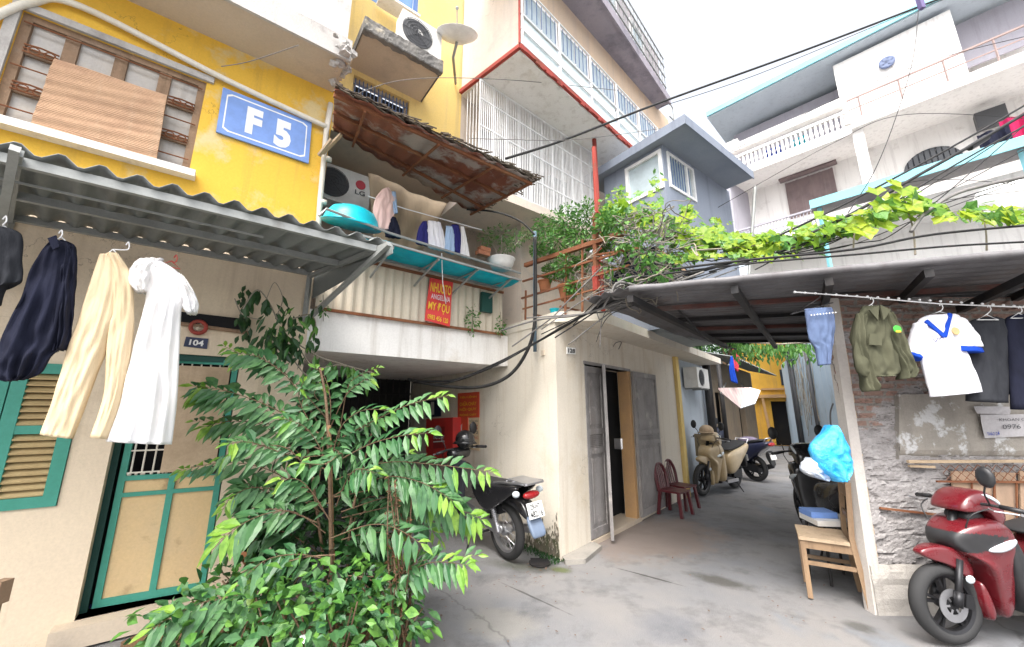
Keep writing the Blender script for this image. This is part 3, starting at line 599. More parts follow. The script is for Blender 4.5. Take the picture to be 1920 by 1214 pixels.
for z in (7.8, 8.05, 8.3, 8.5): a.bar(EP(-2.4, z, 0), EP(EL - .1, z, 0), .02)
a.build('cage_frame', mt['galvanised'], blk)
for k0 in (-.9, .15, 1.2):
    a = MB()
    for (q0, q1, z0, z1) in ((k0, k0 + .5, 7.75, 7.8), (k0, k0 + .5, 8.25, 8.3), (k0, k0 + .05, 7.8, 8.25), (k0 + .45, k0 + .5, 7.8, 8.25)): a.box(EP(q0, z0, -.07), ed * (q1 - q0), en * .04, UP * (z1 - z0))
    cw = a.build('window', mt['white metal'], blk); a = MB(); a.box(EP(k0 + .05, 7.8, -.06), ed * .4, en * .01, UP * .45); a.build('pane', mt['pale glass'], cw)
a = MB(); a.tube([EP(EL + .02, 7.7, -.05), EP(EL + .35, 7.65, -.05), EP(EL + .35, 7.35, -.05), EP(EL + .1, 7.3, -.05)], .012, 5); a.build('cage_bar', mt['galvanised'], blk)
# white barred balcony below it
GT = -3.73; gk0, gk1 = 2.30, 4.75
def GP(s, z, o=0.): return W(s, GT - .06 * (s - 2.3) + o, z)
gf = MB(); n = 76
for i in range(n + 1): s_ = gk0 + (gk1 - gk0) * i / n; gf.tube([GP(s_, 4.32), GP(s_, 5.80)], .0085 if i % 7 else .014, 5)
for z in (4.33, 4.7, 5.1, 5.5, 5.78): gf.bar(GP(gk0, z), GP(gk1, z), .022)
for i in range(5): s_ = gk0; t_ = GT - .08 * i; gf.tube([W(s_, t_, 4.32), W(s_, t_, 5.8)], .008, 5)
gf.build('balcony_grille', mt['white metal'], blk)
a = MB(); a.box(W(2.26, T0 - .6, 4.18), U * 2.6, N * 1.0, UP * .12); a.build('balcony_slab', mt['beige plaster'], blk)
a = MB()
for (s_, z0, w_, h_) in ((2.6, 4.75, .4, .7), (3.25, 4.35, .62, 1.15), (4.1, 4.7, .4, .7)): a.box(W(s_, T0 - .02 - .13 * (s_ - 2.26), z0), U * w_, N * .06, UP * h_)
a.build('window', mt['dark glass'], blk)
pm = MB(); q0 = W(4.42, -3.62, 2.62); pm.tube([q0, W(4.42, -3.62, 5.8)], .035, 8); tag(pm.build('red_post', mt['old red paint'], smooth=True), 'tall red iron post under the barred balcony beside the grey roof room', 'post')
# ---------------------------------------------------------------- rust stained bamboo awning over the loggia
aw = thing('balcony_awning', 'rust stained brown awning with ragged thatched edge over the first floor balcony', 'awning', W(1.4, -3.5, 4.0))
q = [Tp(627, 168, -2.85), Tp(1003, 338, -2.85), Tp(885, 400, T0), Tp(625, 246, T0)]
fa = quadmap(q[0], q[1], q[3], q[2]); an_ = (q[1] - q[0]).cross(q[3] - q[0]).normalized(); an_ = an_ if an_.z > 0 else -an_
a = MB(); a.grid(lambda u_, v: fa(u_, v) + an_ * (.012 * math.sin(u_ * 60) + .015 * noise.noise(V((u_ * 6, v * 4, 0)))), 120, 8); a.build('sheet', mt['rusty sheet'], aw, smooth=True, solid=.006)
a = MB()
for v in (.03, .38, .75): a.bar(fa(0, v) - an_ * .03, fa(1, v) - an_ * .03, .022, .03)
for u_ in (.12, .45, .74, .98): a.bar(fa(u_, .02) - an_ * .05, fa(u_, .97) - an_ * .05, .02)
a.build('frame', mt['rust'], aw)
a = MB()
for i in range(210):
    u_ = rnd(); c = fa(u_, 0) + an_ * ru(.01, .05) - (q[3] - q[0]).normalized() * ru(-.05, .03); a.bar(c, c + (q[1] - q[0]).normalized() * ru(.03, .13) + V((ru(-.03, .03), ru(-.03, .03), ru(-.02, .02))), .010, .007)
for i in range(200):
    v = rnd(); c = fa(1, v) + an_ * ru(.0, .04); a.bar(c, c + V((ru(-.06, .1), ru(-.08, .06), ru(-.03, .03))), .012, .008)
a.grid(lambda u_, v: fa(u_, v * .5) + an_ * (.03 + .02 * noise.noise(V((u_ * 30, v * 9, 2)))), 60, 4); a.build('thatch_edge', mt['thatch'], aw)
p = MB(); p.bar(Tp(622, 262, -3.9), Tp(598, 292, -4.05), .03); p.bar(Tp(640, 252, -3.8), Tp(605, 288, -4.05), .028); tag(p.build('wooden_stick', mt['pale wood']), 'short pale wooden stick jutting from the corner pipe near the blue sign', 'stick')
# canvas sheet hanging under the awning
a = MB(); fc = quadmap(Tp(690, 325, -4.35), Tp(836, 385, -4.35), Tp(702, 470, -4.35), Tp(792, 470, -4.35)); a.grid(lambda u_, v: fc(u_, v) + N * (.03 * math.sin(u_ * 8) + .015 * math.sin(u_ * 21 + v * 3)), 30, 10)
tag(a.build('canvas_curtain', mt['tan canvas'], smooth=True, solid=.004), 'tan canvas sheet hung as a curtain under the rusty awning', 'curtain')
# ---------------------------------------------------------------- balcony sheet, shelf and what stands on it
a = MB(); corr(a, W(.70, T0 + .015, 2.47), W(2.96, T0 + .015, 2.47), W(.70, T0 + .015, 3.08), W(2.96, T0 + .015, 3.06), 22, .012, N, 2, .01, 6, True)
M('panel sheet', (.60, .53, .42), (.54, .47, .38), 2, rough=.6, streak=(.42, .3, .2), stain=(.4, .3, .2), stlo=.58, sthi=.75); bp_ = tag(a.build('balcony_sheet', mt['panel sheet'], smooth=False, solid=.003), 'pale corrugated metal sheet standing on the white parapet behind the red banner', 'metal sheet')
a = MB(); a.bar(W(.7, T0 + .04, 2.475), W(2.96, T0 + .04, 2.475), .02, .03); a.bar(W(.7, T0 + .04, 3.07), W(2.96, T0 + .04, 3.05), .025, .03); a.build('rail', mt['rust'], bp_)
rk = thing('balcony_shelf', 'teal tarpaulin shelf on iron rails hung outside the balcony above the red banner', 'shelf', W(1.9, -3.85, 3.1))
fs = quadmap(W(.95, T0 + .03, 3.15), W(2.95, T0 + .03, 3.12), W(.95, -3.6, 3.13), W(2.86, -3.6, 3.08)); a = MB()
a.grid(lambda u_, v: fs(u_, v) - UP * (.03 * math.sin(v * math.pi) * (1 + .5 * math.sin(u_ * 25)) + .012 * noise.noise(V((u_ * 12, v * 4, 0)))) , 50, 8); a.build('tarp', mt['teal tarp'], rk, smooth=True, solid=.006)
a = MB(); a.tube([Tp(598, 405, -3.6), Tp(612, 392, -3.6), W(1.2, -3.6, 3.22), W(2.86, -3.6, 3.16)], .013, 6); a.bar(W(.95, -3.6, 3.12), W(2.87, -3.6, 3.07), .02); a.bar(W(.95, T0 + .05, 3.13), W(2.95, T0 + .05, 3.1), .025)
for s_ in (1.25, 1.75, 2.25, 2.75): a.bar(W(s_, -3.6, 3.09), W(s_ - .05, T0 + .03, 2.9), .018); a.bar(W(s_, -3.6, 3.07), W(s_, T0 + .03, 3.1), .015)
a.build('rail', mt['galvanised'], rk)
bs = MB(); bc = Tp(660, 420, -3.85); bs.lathe([(.02, .17), (.12, .165), (.2, .13), (.25, .06), (.27, 0), (.285, -.01), (.28, -.02)], bc, (UP + N * .25).normalized(), 26); tag(bs.build('plastic_basin', mt['aqua plastic'], smooth=True), 'upturned aqua plastic basin on the balcony shelf below the outdoor air conditioner', 'basin')
def garment(name, label, cat, parts, cast, nrm, mats, group=None, **kw):
    b0 = MB(); [cloth(b0, rows, cast, nrm, **dict(kw, ph=i * 1.3)) for i, rows in enumerate(parts)]
    o = b0.build(name, mats, smooth=True); tag(o, label, cat, group); return o
Bc = lambda x, y: Tp(x, y, -3.72)
BG = 'laundry on the balcony shelf'
garment('hanging_shirt', 'pale pink shirt hung at the left of the balcony laundry', 'shirt', [[((716, 356), (728, 352)), ((704, 372), (742, 372)), ((699, 395), (740, 400)), ((700, 430), (730, 432))]], Bc, N, mt['pink cloth'], BG, thick=.03)
garment('hanging_cloth', 'light blue grey cloth next to the pale pink balcony shirt', 'cloth', [[((730, 360), (742, 360)), ((732, 380), (744, 382)), ((735, 402), (746, 400))]], Bc, N, mt['sky cloth'], BG, thick=.02)
garment('hanging_trousers', 'dark navy shorts below the light blue cloth on the balcony', 'shorts', [[((722, 406), (742, 408)), ((720, 425), (750, 430)), ((722, 444), (752, 448))]], Bc, N, mt['navy cloth'], BG, thick=.025)
garment('hanging_shirt', 'indigo shirt hung left of the white balcony shirts', 'shirt', [[((792, 416), (800, 416)), ((784, 430), (802, 432)), ((779, 456), (803, 462))]], Bc, N, mt['indigo cloth'], BG, thick=.03)
garment('hanging_shirt', 'white shirt hung between the indigo and sky blue laundry', 'shirt', [[((802, 414), (826, 418)), ((800, 435), (832, 440)), ((803, 464), (836, 472))]], Bc, N, mt['shirt white'], BG, thick=.03, folds=4)
garment('hanging_shirt', 'sky blue shirt between the white shirt and the dark shirt on the balcony', 'shirt', [[((836, 424), (850, 426)), ((834, 445), (854, 450)), ((832, 470), (852, 478))]], Bc, N, mt['sky cloth'], BG, thick=.025)
garment('hanging_shirt', 'dark navy shirt near the right end of the balcony laundry', 'shirt', [[((846, 422), (860, 422)), ((848, 445), (864, 448)), ((852, 470), (862, 478))]], Bc, N, mt['indigo cloth'], BG, thick=.025)
garment('hanging_cloth', 'white towel at the right end of the balcony laundry', 'towel', [[((863, 424), (870, 426)), ((864, 450), (876, 455)), ((862, 480), (882, 486))]], Bc, N, mt['white cloth'], BG, thick=.02)
p = MB(); p.tube([Tp(690, 368, -3.72), Tp(760, 392, -3.72), Tp(905, 432, -3.72)], .006, 5); tag(p.build('clothes_rail', mt['white metal']), 'thin white laundry rail above the balcony shelf', 'rail')
# white wash tub with bricks and a leafy plant beside it
wt = MB(); c = Tp(940, 505, -3.7); wt.lathe([(.115, 0), (.15, .06), (.165, .115), (.175, .125), (.165, .13), (.15, .115), (.135, .05)], c, UP, 24); tag(wt.build('wash_tub', mt['white plastic'], smooth=True), 'white plastic tub standing at the right end of the teal shelf', 'tub')
M('brick red', (.36, .15, .08), (.3, .12, .07), 6, bump=.4)
bk = MB(); c = Tp(905, 476, -3.72); bk.boxc(c, U * .16, N * .08, UP * .05); bk.boxc(c + UP * .055 + U * .02, U * .14, N * .08, UP * .05); tag(bk.build('brick', mt['brick red'], bevel=.006), 'two loose red bricks stacked next to the white tub', 'bricks')
# red banner with yellow lettering
bn = thing('advert_banner', 'red banner with yellow and white lettering tied to the balcony sheet', 'banner', Tp(822, 568, T0))
ft = T0 + .09; f = quadmap(Tp(806, 521, ft), Tp(849, 530, ft), Tp(796, 601, ft), Tp(843, 613, ft)); a = MB(); MG('banner red', (.62, .035, .03), .45); MG('banner yellow', (.80, .47, .03), .5); MG('banner white', (.72, .52, .55), .5)
a.grid(lambda u_, v: f(u_, v) + N * .006 * math.sin(v * 7 + u_ * 2), 10, 14); a.build('sheet', mt['banner red'], bn, solid=.003)
for s_, v0, v1, mm_, u0, u1 in (('NHUOTO', .1, .32, 'banner yellow', .06, .94), ('ANGELINA', .36, .48, 'banner white', .12, .92), ('MY \u0110\u1eccU', .54, .78, 'banner yellow', .06, .92), ('0983 456 120', .84, .95, 'banner yellow', .08, .9)):
    text(s_, f, N, u0, v0, u1, v1, mt[mm_], bn, bold=.02, lift=.012)
p = MB(); p.tube([Tp(828, 475, -3.62), Tp(830, 530, -3.8), Tp(836, 570, T0 + .12)], .005, 5); tag(p.build('cord', mt['white metal']), 'thin white cord hanging from the shelf over the red banner', 'cord')
# ---------------------------------------------------------------- outdoor air conditioners
def aircon(name, label, c, ax, nrm, w_, h_, dpt, fan=-.16, grille='round', logo=None, dark=False):
    """body, fan opening with guard, side panel"""
    t = thing(name, label, 'air conditioner', c - UP * h_ / 2, group='outdoor air conditioner units')
    a = MB(); a.boxc(c, ax * w_, nrm * dpt, UP * h_); a.build('casing', mt['white plastic'], t, bevel=.018, seg=2)
    fc_ = c + nrm * (dpt / 2 + .002) + ax * fan; r = h_ * .40
    a = MB(); a.lathe([(r, 0), (r * .96, .006), (.02, .003)], fc_, nrm, 24, cap=True); a.build('fan', mt['dark grey plastic'], t)
    a = MB()
    for k in range(1, 6): a.tube([fc_ + nrm * .012 + (ax * math.cos(q_ * math.pi / 12) + UP * math.sin(q_ * math.pi / 12)) * r * k / 5 for q_ in range(25)], .0035, 4)
    for k in range(8): q_ = k * math.pi / 4; a.tube([fc_ + nrm * .012, fc_ + nrm * .012 + (ax * math.cos(q_) + UP * math.sin(q_)) * r], .0035, 4)
    a.build('fan_guard', mt['dark grey plastic'], t)
    a = MB()
    for s_ in (-.3, .3): a.bar(c + ax * w_ * s_ - UP * (h_ / 2 + .015) - nrm * dpt * .7, c + ax * w_ * s_ - UP * (h_ / 2 + .015) + nrm * dpt * .55, .03)
    a.build('bracket', mt['galvanised'], t)
    return t, fc_
c = Tp(640, 357, -4.75); ac1, fc_ = aircon('air_conditioner', 'outdoor air conditioner with red round emblem in the shaded balcony', c, U, N, .62, .46, .24, -.13)
MG('emblem red', (.5, .03, .05), .4); ec = c + N * .124 + U * .19 + UP * .08; a = MB(); a.lathe([(.06, 0), (.058, .006)], ec, N, 20); a.build('emblem', mt['emblem red'], ac1)
f = lambda u_, v: c + N * .124 + U * (.13 + .12 * u_) + UP * (-.0 - .06 * v); text('LG', f, N, 0, 0, 1, 1, mt['dark grey plastic'], ac1, bold=.02)
c = W(1.43, T0 + .40, 5.80); ac2, fc_ = aircon('air_conditioner', 'outdoor air conditioner resting on the mouldy concrete window hood', c, U, N, .50, .46, .2, -.06)
a = MB(); a.boxc(c + N * .104 + U * .0 + UP * .04, U * .11, N * .004, UP * .07); a.build('emblem', mt['white plastic'], ac2)
# satellite dish
sdh = thing('satellite_dish', 'white satellite dish on a bracket by the yellow stair tower', 'satellite dish', W(2.1, -3.8, 6.2))
c = Tp(857, 70, -3.55); axd = V((.03, -.40, .86)).normalized(); a = MB(); a.lathe([(.02, 0), (.1, .012), (.18, .04), (.25, .08), (.255, .083), (.25, .078), (.1, .004)], c - axd * .05, axd, 28); a.build('dish', mt['white metal'], sdh, smooth=True)
a = MB(); a.tube([c - axd * .05, c - axd * .16 - N * .1, W(2.15, T0, 5.95)], .018, 6); a.tube([c + axd * .02 + U * .0, c + axd * .3], .008, 5); a.ball(c + axd * .31, .022); a.build('arm', mt['galvanised'], sdh)
# ---------------------------------------------------------------- corner shop with its flat roof
shop = thing('corner_shop', 'cream single storey corner shop with flat concrete roof and folding wooden doors', 'building', SC + AD * 2)
def SA(k, z, o=0.): return V((SC.x, SC.y, 0)) + AD * k + AN * o + UP * z
def SL(k, z, o=0.): return V((SC.x, SC.y, 0)) + SD * k + SNL * o + UP * z
M('shop stain', (.66, .58, .46), (.60, .53, .44), .8)
nt = mt['shop plaster'].node_tree
a = MB(); wall_cells(a, lambda k, z: SA(k, z), 0, 4.0, -.05, 2.52, [(.62, 1.95, .03, 2.07)], -AN * .2); a.build('wall', mt['shop plaster'], shop)
a = MB(); a.face([SL(0, -.05), SL(4.2, -.05), SL(4.2, 2.62), SL(0, 2.62)]); a.build('wall', mt['shop plaster'], shop)
a = MB(); o = [Zp(1124, 601, 2.5), Zp(1322, 672, 2.5), Zp(1368, 690, 2.5)]; oc, od = V((o[0].x, o[0].y, 0)), (o[1] - o[0]).normalized(); od.z = 0
a.prism([V((p.x, p.y, 2.5)) for p in (SC + SNL * .0 + UP * 0 + AN * .02 - AD * .02, oc, oc + od * 5.6, SC + AD * 6.6 - AN * 3, SC + SD * 4.2)], UP * .12); a.build('roof_slab', mt['shop plaster'], shop, bevel=.01)
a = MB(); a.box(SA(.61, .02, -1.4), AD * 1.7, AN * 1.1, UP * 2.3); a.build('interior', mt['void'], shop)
a = MB(); a.box(SA(.62, -.02, -.3), AD * 1.4, AN * .32, UP * .06); a.build('threshold', mt['soffit plaster'], shop)
M('grey door wood', (.30, .285, .28), (.21, .20, .20), 3, rough=.75, streak=(.2, .175, .16), stain=(.42, .39, .37), stlo=.56, sthi=.7, stscale=5, bump=.35)
M('orange jamb', (.50, .30, .14), (.42, .26, .14), 3, bump=.2)
def leaf_door(P, w_, h_, label, panels, grille=None):
    """P(k,z,o) local frame; stiles, rails and sunk panels"""
    a = MB(); a.box(P(0, 0, 0), P(w_, 0, 0) - P(0, 0, 0), P(0, 0, .022) - P(0, 0, 0), P(0, h_, 0) - P(0, 0, 0)); d = a.build('door_leaf', mt['grey door wood'], shop, label=label, bevel=.003)
    a = MB(); st = .055
    def bx(k0, k1, z0, z1, o0=.0225, o1=.036): a.box(P(k0, z0, o0), P(k1, z0, o0) - P(k0, z0, o0), P(k0, z0, o1) - P(k0, z0, o0), P(k0, z1, o0) - P(k0, z0, o0))
    bx(0, st, 0, h_); bx(w_ - st, w_, 0, h_); bx(st, w_ - st, 0, .1); bx(st, w_ - st, h_ - .08, h_)
    for z in panels: bx(st, w_ - st, z, z + .07)
    zz = [.1] + [z for p in panels for z in (p, p + .07)] + [h_ - .08]
    for z0, z1 in zip(zz[::2], zz[1::2]):
        if z1 - z0 > .35: bx(st + .045, w_ - st - .045, z0 + .05, z1 - .05, .0225, .031)
        else:
            n = int((z1 - z0) / .022)
            for i in range(n): bx(st, w_ - st, z0 + i * .022 + .004, z0 + i * .022 + .016, .0225, .032)
    a.build('rail', mt['grey door wood'], d, bevel=.003); return d
d1 = leaf_door(lambda k, z, o=0.: SA(.625 + k, .05 + z, o - .03), .46, 2.0, None, [.93, 1.16])
d2 = leaf_door(lambda k, z, o=0.: SA(1.97 + k, .045 + z, o + .02), .88, 2.03, None, [.95, 1.1])
pv = SA(1.10, 0, -.01); dv = V((-pv.x + .10, -pv.y, 0)).normalized(); dvn = V((dv.y, -dv.x, 0))
d3 = leaf_door(lambda k, z, o=0.: pv + dv * k + dvn * (o - .04) + UP * (z + .03), .32, 2.05, 'narrow door leaf folded out edge on, with a lock', [.93, 1.16])
a = MB(); a.box(SA(1.13, 1.02, .1), AD * .05, AN * .09, UP * .13); a.build('lock', mt['chrome'], d3, bevel=.01)
a = MB(); a.box(SA(1.88, .03, -.16), AD * .07, AN * .17, UP * 2.04); a.build('door_jamb', mt['orange jamb'], shop)
a = MB(); a.box(SA(.6, 2.07, -.15), AD * 1.37, AN * .16, UP * .04); a.build('door_frame', mt['grey door wood'], shop)
a = MB(); a.box(SA(3.93, -.05, -.3), AD * .16, AN * .36, UP * 2.56); a.build('pilaster', mt['pale yellow plaster'], shop)
M('light blue paint', (.50, .56, .62), (.46, .52, .58), 1, streak=(.38, .42, .48)); a = MB(); a.box(SA(4.09, -.05, -.6), AD * 2.3, AN * .55, UP * 2.55); a.build('wall', mt['light blue paint'], shop)
a = MB(); a.box(SA(6.39, -.05, -1.2), AD * .3, AN * 1.1, UP * 2.55); a.build('wall', mt['soffit plaster'], shop)
# moss and damp at the foot of the corner
M('damp', (.13, .115, .09), (.24, .2, .15), 14, stain=(.06, .075, .03), stlo=.45, sthi=.65, stscale=9)
a = MB()
for i in range(520):
    k = abs(random.gauss(.12, .25)); h = abs(random.gauss(0, .12)) * (1.1 - min(k, 1)) * (1 + .8 * noise.noise(V((k * 14, 0, 3)))); r_ = ru(.004, .013)
    if k < 1. and h > 0: c = SL(k + .02, h, .003 + .0004 * (i % 9)); n_ = 7; a.face([(SD * math.cos(q_ * 2 * math.pi / n_) * ru(.6, 1.2) + UP * math.sin(q_ * 2 * math.pi / n_) * ru(1.4, 3.6)) * r_ + c for q_ in range(n_)])
struct(a.build('moss', mt['damp'], shop), 'stuff')
a = MB()
for i in range(420):
    k = ru(-.05, .75); c = SL(k, 0, ru(.0, .09 + .1 * rnd())); a.leaf(c, V((ru(-.6, .6), ru(-.6, .6), 1)), V((rnd() - .5, rnd() - .5, .2)), ru(.02, .06), .012)
o_ = a.build('weeds', mt['leaf dark']); o_['label'] = 'low weeds at the foot of the shop wall behind the parked motorbike'; o_['category'] = 'weeds'; o_['kind'] = 'stuff'
# plate, lamp and conduits on the shop wall
hn = thing('house_number', 'small black and white house number plate on the shop wall left of the grey door', 'number plate', Ap(1070, 658))
f = quadmap(Ap(1062, 651, .004), Ap(1078, 653, .004), Ap(1062, 664, .004), Ap(1078, 665, .004)); a = MB(); a.prism([f(0, 0), f(1, 0), f(1, 1), f(0, 1)], AN * .01); a.build('plate', mt['white enamel'], hn)
text('128', f, AN, .08, .18, .92, .82, mt['black plastic'], hn, bold=.04, lift=.012)
a = MB(); c = Ap(1096, 606, .12); a.boxc(c, AD * .06, AN * .1, UP * .09); tag(a.build('wall_lamp', mt['white plastic'], bevel=.012), 'small white lamp box under the shop roof slab', 'lamp')
a = MB(); a.tube(smooth_path([Ap(1150, 650, .01), Ap(1155, 643, .02), Ap(1165, 642, .02), Ap(1160, 655, .02)]), .006, 5); tag(a.build('wire_hook', mt['cable grey']), 'bent wire hook on the shop wall above the doors', 'wire')
a = MB(); c = Sp(1018, 662, SC.dot(U) - .006); a.boxc(c, SD * .05, U * .02, UP * .06); tag(a.build('switch_box', mt['soffit plaster'], bevel=.006), 'small worn switch box high on the left face of the shop near the corner', 'switch box')
# things on the shop's left face: fire cabinet, notices
ss = SC.dot(U) - .004
def SQ(tl, tr, bl, br, o=0.): return quadmap(*[Sp(x, y, ss - o) for x, y in (tl, tr, bl, br)])
MG('signal red', (.55, .035, .03), .4); MG('deep red', (.30, .02, .02), .4)
fcab = thing('fire_cabinet', 'red fire hose cabinet with white lettering on the entry wall', 'fire cabinet', Sp(825, 860, ss))
f = SQ((799, 786), (849, 783), (799, 862), (849, 858), .16); a = MB(); a.prism([f(0, 0), f(1, 0), f(1, 1), f(0, 1)], U * .155); a.build('cabinet', mt['signal red'], fcab, bevel=.01)
a = MB(); g_ = lambda u_, v: f(u_, v) - U * .004; a.prism([g_(.3, .22), g_(.72, .22), g_(.72, .75), g_(.3, .75)], U * .003); a.build('window', mt['deep red'], fcab)
text('CH\u1eeeA CH\u00c1Y', f, -U, .3, .42, .72, .52, mt['white enamel'], fcab, lift=.006, bold=.02); a = MB(); g2 = lambda u_, v: f(u_, v) - U * .006; a.face([g2(.3, .57), g2(.72, .57), g2(.72, .6), g2(.3, .6)]); a.build('stripe', mt['white enamel'], fcab, fixn=False)
ext = thing('fire_notice', 'orange red notice board with a leaf shaped emblem right of the fire cabinet', 'notice', Sp(865, 835, ss))
MG('orange red', (.60, .075, .03), .45); f = SQ((853, 784), (877, 782), (853, 838), (877, 836), .02); a = MB(); a.prism([f(0, 0), f(1, 0), f(1, 1), f(0, 1)], U * .018); a.build('plate', mt['orange red'], ext)
a = MB(); g_ = lambda u_, v: f(u_, v) - U * .003; a.face([g_(.2, .6), g_(.35, .35), g_(.6, .22), g_(.55, .5), g_(.35, .7)]); a.build('emblem', mt['white plastic'], ext, fixn=False)
nb = thing('fire_rules_board', 'red board with yellow lettering above the small orange notice', 'notice', Sp(880, 780, ss))
f = SQ((858, 738), (898, 735), (858, 785), (898, 783), .012); a = MB(); a.prism([f(0, 0), f(1, 0), f(1, 1), f(0, 1)], U * .01); a.build('plate', mt['orange red'], nb)
for s_, v0, v1 in (('TI\u00caU L\u1ec6NH', .12, .24), ('CH\u1eeeA CH\u00c1Y', .34, .52), ('N\u1ed8I QUY', .58, .74), ('PH\u00d2NG CH\u00c1Y', .82, .92)): text(s_, f, -U, .12, v0, .9, v1, mt['banner yellow'], nb, lift=.004, bold=.015)
nb2 = thing('paper_notice', 'pale paper notice with red and grey print next to the orange notice', 'notice', Sp(888, 820, ss))
f = SQ((878, 784), (899, 783), (878, 842), (899, 846), .008); a = MB(); a.prism([f(0, 0), f(1, 0), f(1, 1), f(0, 1)], U * .006); a.build('sheet', mt['cream cloth'], nb2)
for s_, v0, v1, mm_ in (('TH\u00d4NG B\u00c1O', .06, .14, 'dark grey plastic'), ('NHA TRO', .22, .36, 'signal red'), ('0912', .42, .5, 'dark grey plastic'), ('PHONG', .58, .66, 'orange red')): text(s_, f, -U, .1, v0, .9, v1, mt[mm_], nb2, lift=.003)
nb3 = thing('stair_number', 'dark blue plate with white figure 1 above the red fire cabinet', 'number plate', Sp(812, 780, ss))
f = SQ((798, 752), (826, 750), (798, 783), (826, 781), .012); a = MB(); a.prism([f(0, 0), f(1, 0), f(1, 1), f(0, 1)], U * .01); a.build('plate', mt['navy enamel'], nb3); text('1', f, -U, .38, .1, .6, .88, mt['white enamel'], nb3, bold=.05, lift=.004)
# outdoor unit, pipes and other houses down the alley
c = Ap(1306, 710, .12); aircon('air_conditioner', 'outdoor air conditioner with a square grille on the pale blue alley wall', c, AD, AN, .80, .40, .26, -.14)
for k, (x, r_, lb) in enumerate(((1333, .085, 'thick black upright pipe beside the pale blue alley wall'), (1349, .05, 'thin black upright pipe right of the thick one in the alley'))):
    a = MB(); p0 = Zp(x + 14 + 8 * k, 905 - 8 * k, 0); a.tube([p0, p0 + UP * 2.7], r_, 10); tag(a.build('drain_pipe', mt['black iron'], smooth=True), lb, 'pipe')
hs = thing('alley_house', 'dim brown house front with dark door beyond the black pipes', 'house', SA(9, 0))
M('dim plaster', (.30, .23, .16), (.24, .19, .14), 1.2, streak=(.15, .12, .1), stain=(.4, .33, .25)); a = MB(); wall_cells(a, lambda k, z: SA(k, z, -.35), 6.7, 13.8, -.05, 2.9, [(8.2, 9.2, 0, 2.0), (11., 11.9, 0, 2.0)], -AN * .15); a.build('wall', mt['dim plaster'], hs)
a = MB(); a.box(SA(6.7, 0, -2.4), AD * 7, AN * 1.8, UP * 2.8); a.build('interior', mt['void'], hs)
a = MB(); corr(a, SA(6.9, 2.75, .5), SA(13.6, 2.75, .5), SA(6.9, 3.0, -.4), SA(13.6, 3.0, -.4), 30, .02, UP); a.build('roof', mt['canopy sheet'], hs, solid=.006)
yh = thing('yellow_house', 'small yellow house closing the end of the alley', 'house', Zp(1440, 832))
yd = V((.86, -.51, 0)).normalized(); yn = V((yd.y, -yd.x, 0)) * 1; yn = yn if yn.y < 0 else -yn; y0 = Zp(1414, 834, 0)
def YH(k, z, o=0.): return V((y0.x, y0.y, 0)) + yd * k + yn * o + UP * z
M('bright yellow', (.70, .40, .06), (.6, .33, .05), 2, streak=(.4, .25, .1)); a = MB(); wall_cells(a, lambda k, z: YH(k, z), -.6, 3.6, 0, 4.1, [(.85, 2.2, 0, 1.9)], -yn * .2); a.prism([YH(-.6, 4.1), YH(3.6, 4.1), YH(1.3, 5.0)], -yn * .2); a.build('wall', mt['bright yellow'], yh)
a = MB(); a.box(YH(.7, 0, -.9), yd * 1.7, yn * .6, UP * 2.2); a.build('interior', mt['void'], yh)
a = MB(); a.box(YH(-.6, 2.05, .02), yd * 4.2, yn * .25, UP * .14); a.box(YH(.55, 2.4, .01), yd * .9, yn * .1, UP * .08); a.bar(YH(.0, 0, .3), YH(.0, 2.1, .3), .1); a.bar(YH(.7, 0, .2), YH(.55, 2.1, .2), .1); a.build('ledge', mt['orange jamb'], yh)
a = MB(); fr2 = lambda k0, k1, z0, z1: a.box(YH(k0, z0, .003), yd * (k1 - k0), yn * .03, UP * (z1 - z0)); fr2(1.35, 1.95, 2.6, 3.3); a.build('window', mt['dark glass'], yh)
# pale blue wall on the alley's right
bw = thing('blue_wall', 'pale blue plastered wall with creepers on the right of the alley', 'wall', Zp(1530, 860))
b0, b1 = Zp(1489, 838, 0), Zp(1560, 880, 0); bd = (b0 - b1).normalized(); bnn = V((bd.y, -bd.x, 0)); bnn = bnn if bnn.x < 0 else -bnn
def BW(k, z, o=0.): return b1 - bd * 1.2 + bd * k + bnn * o + UP * z
M('washed blue', (.42, .52, .60), (.36, .46, .55), 1.2, streak=(.55, .6, .62), stain=(.28, .33, .36), stlo=.55, sthi=.75); a = MB(); a.box(BW(-1.0, -.05, -.25), bd * ((b0 - b1).length + 3.2), bnn * .25, UP * 3.55); a.build('wall', mt['washed blue'], bw)
for k, lb in ((5.9, 'thin grey rain pipe at the far end of the pale blue wall'), (5.2, 'grey rain pipe in the middle of the pale blue wall'), (1.8, 'grey rain pipe at the near end of the pale blue wall')):
    a = MB(); a.tube([BW(k, 0, .06), BW(k, 3.7, .06)], .05, 8); tag(a.build('rain_pipe', mt['dark grey plastic'], smooth=True), lb, 'pipe')
a = MB()
for i in range(16):
    p_ = BW(ru(1, 5), ru(2.8, 3.6), .04); pts = [p_]
    for j in range(9): p_ = p_ + V((0, 0, -ru(.1, .3))) + bd * ru(-.16, .16); pts.append(p_)
    a.tube(pts, .009, 4)
cw = a.build('stem', mt['vine stem'], None); cr_ = thing('creeper', 'bare dry creeper stems running down the pale blue alley wall', 'creeper', BW(3, 0, .05)); cw.parent = cr_; cw.location = cw.location - V(cr_.location)
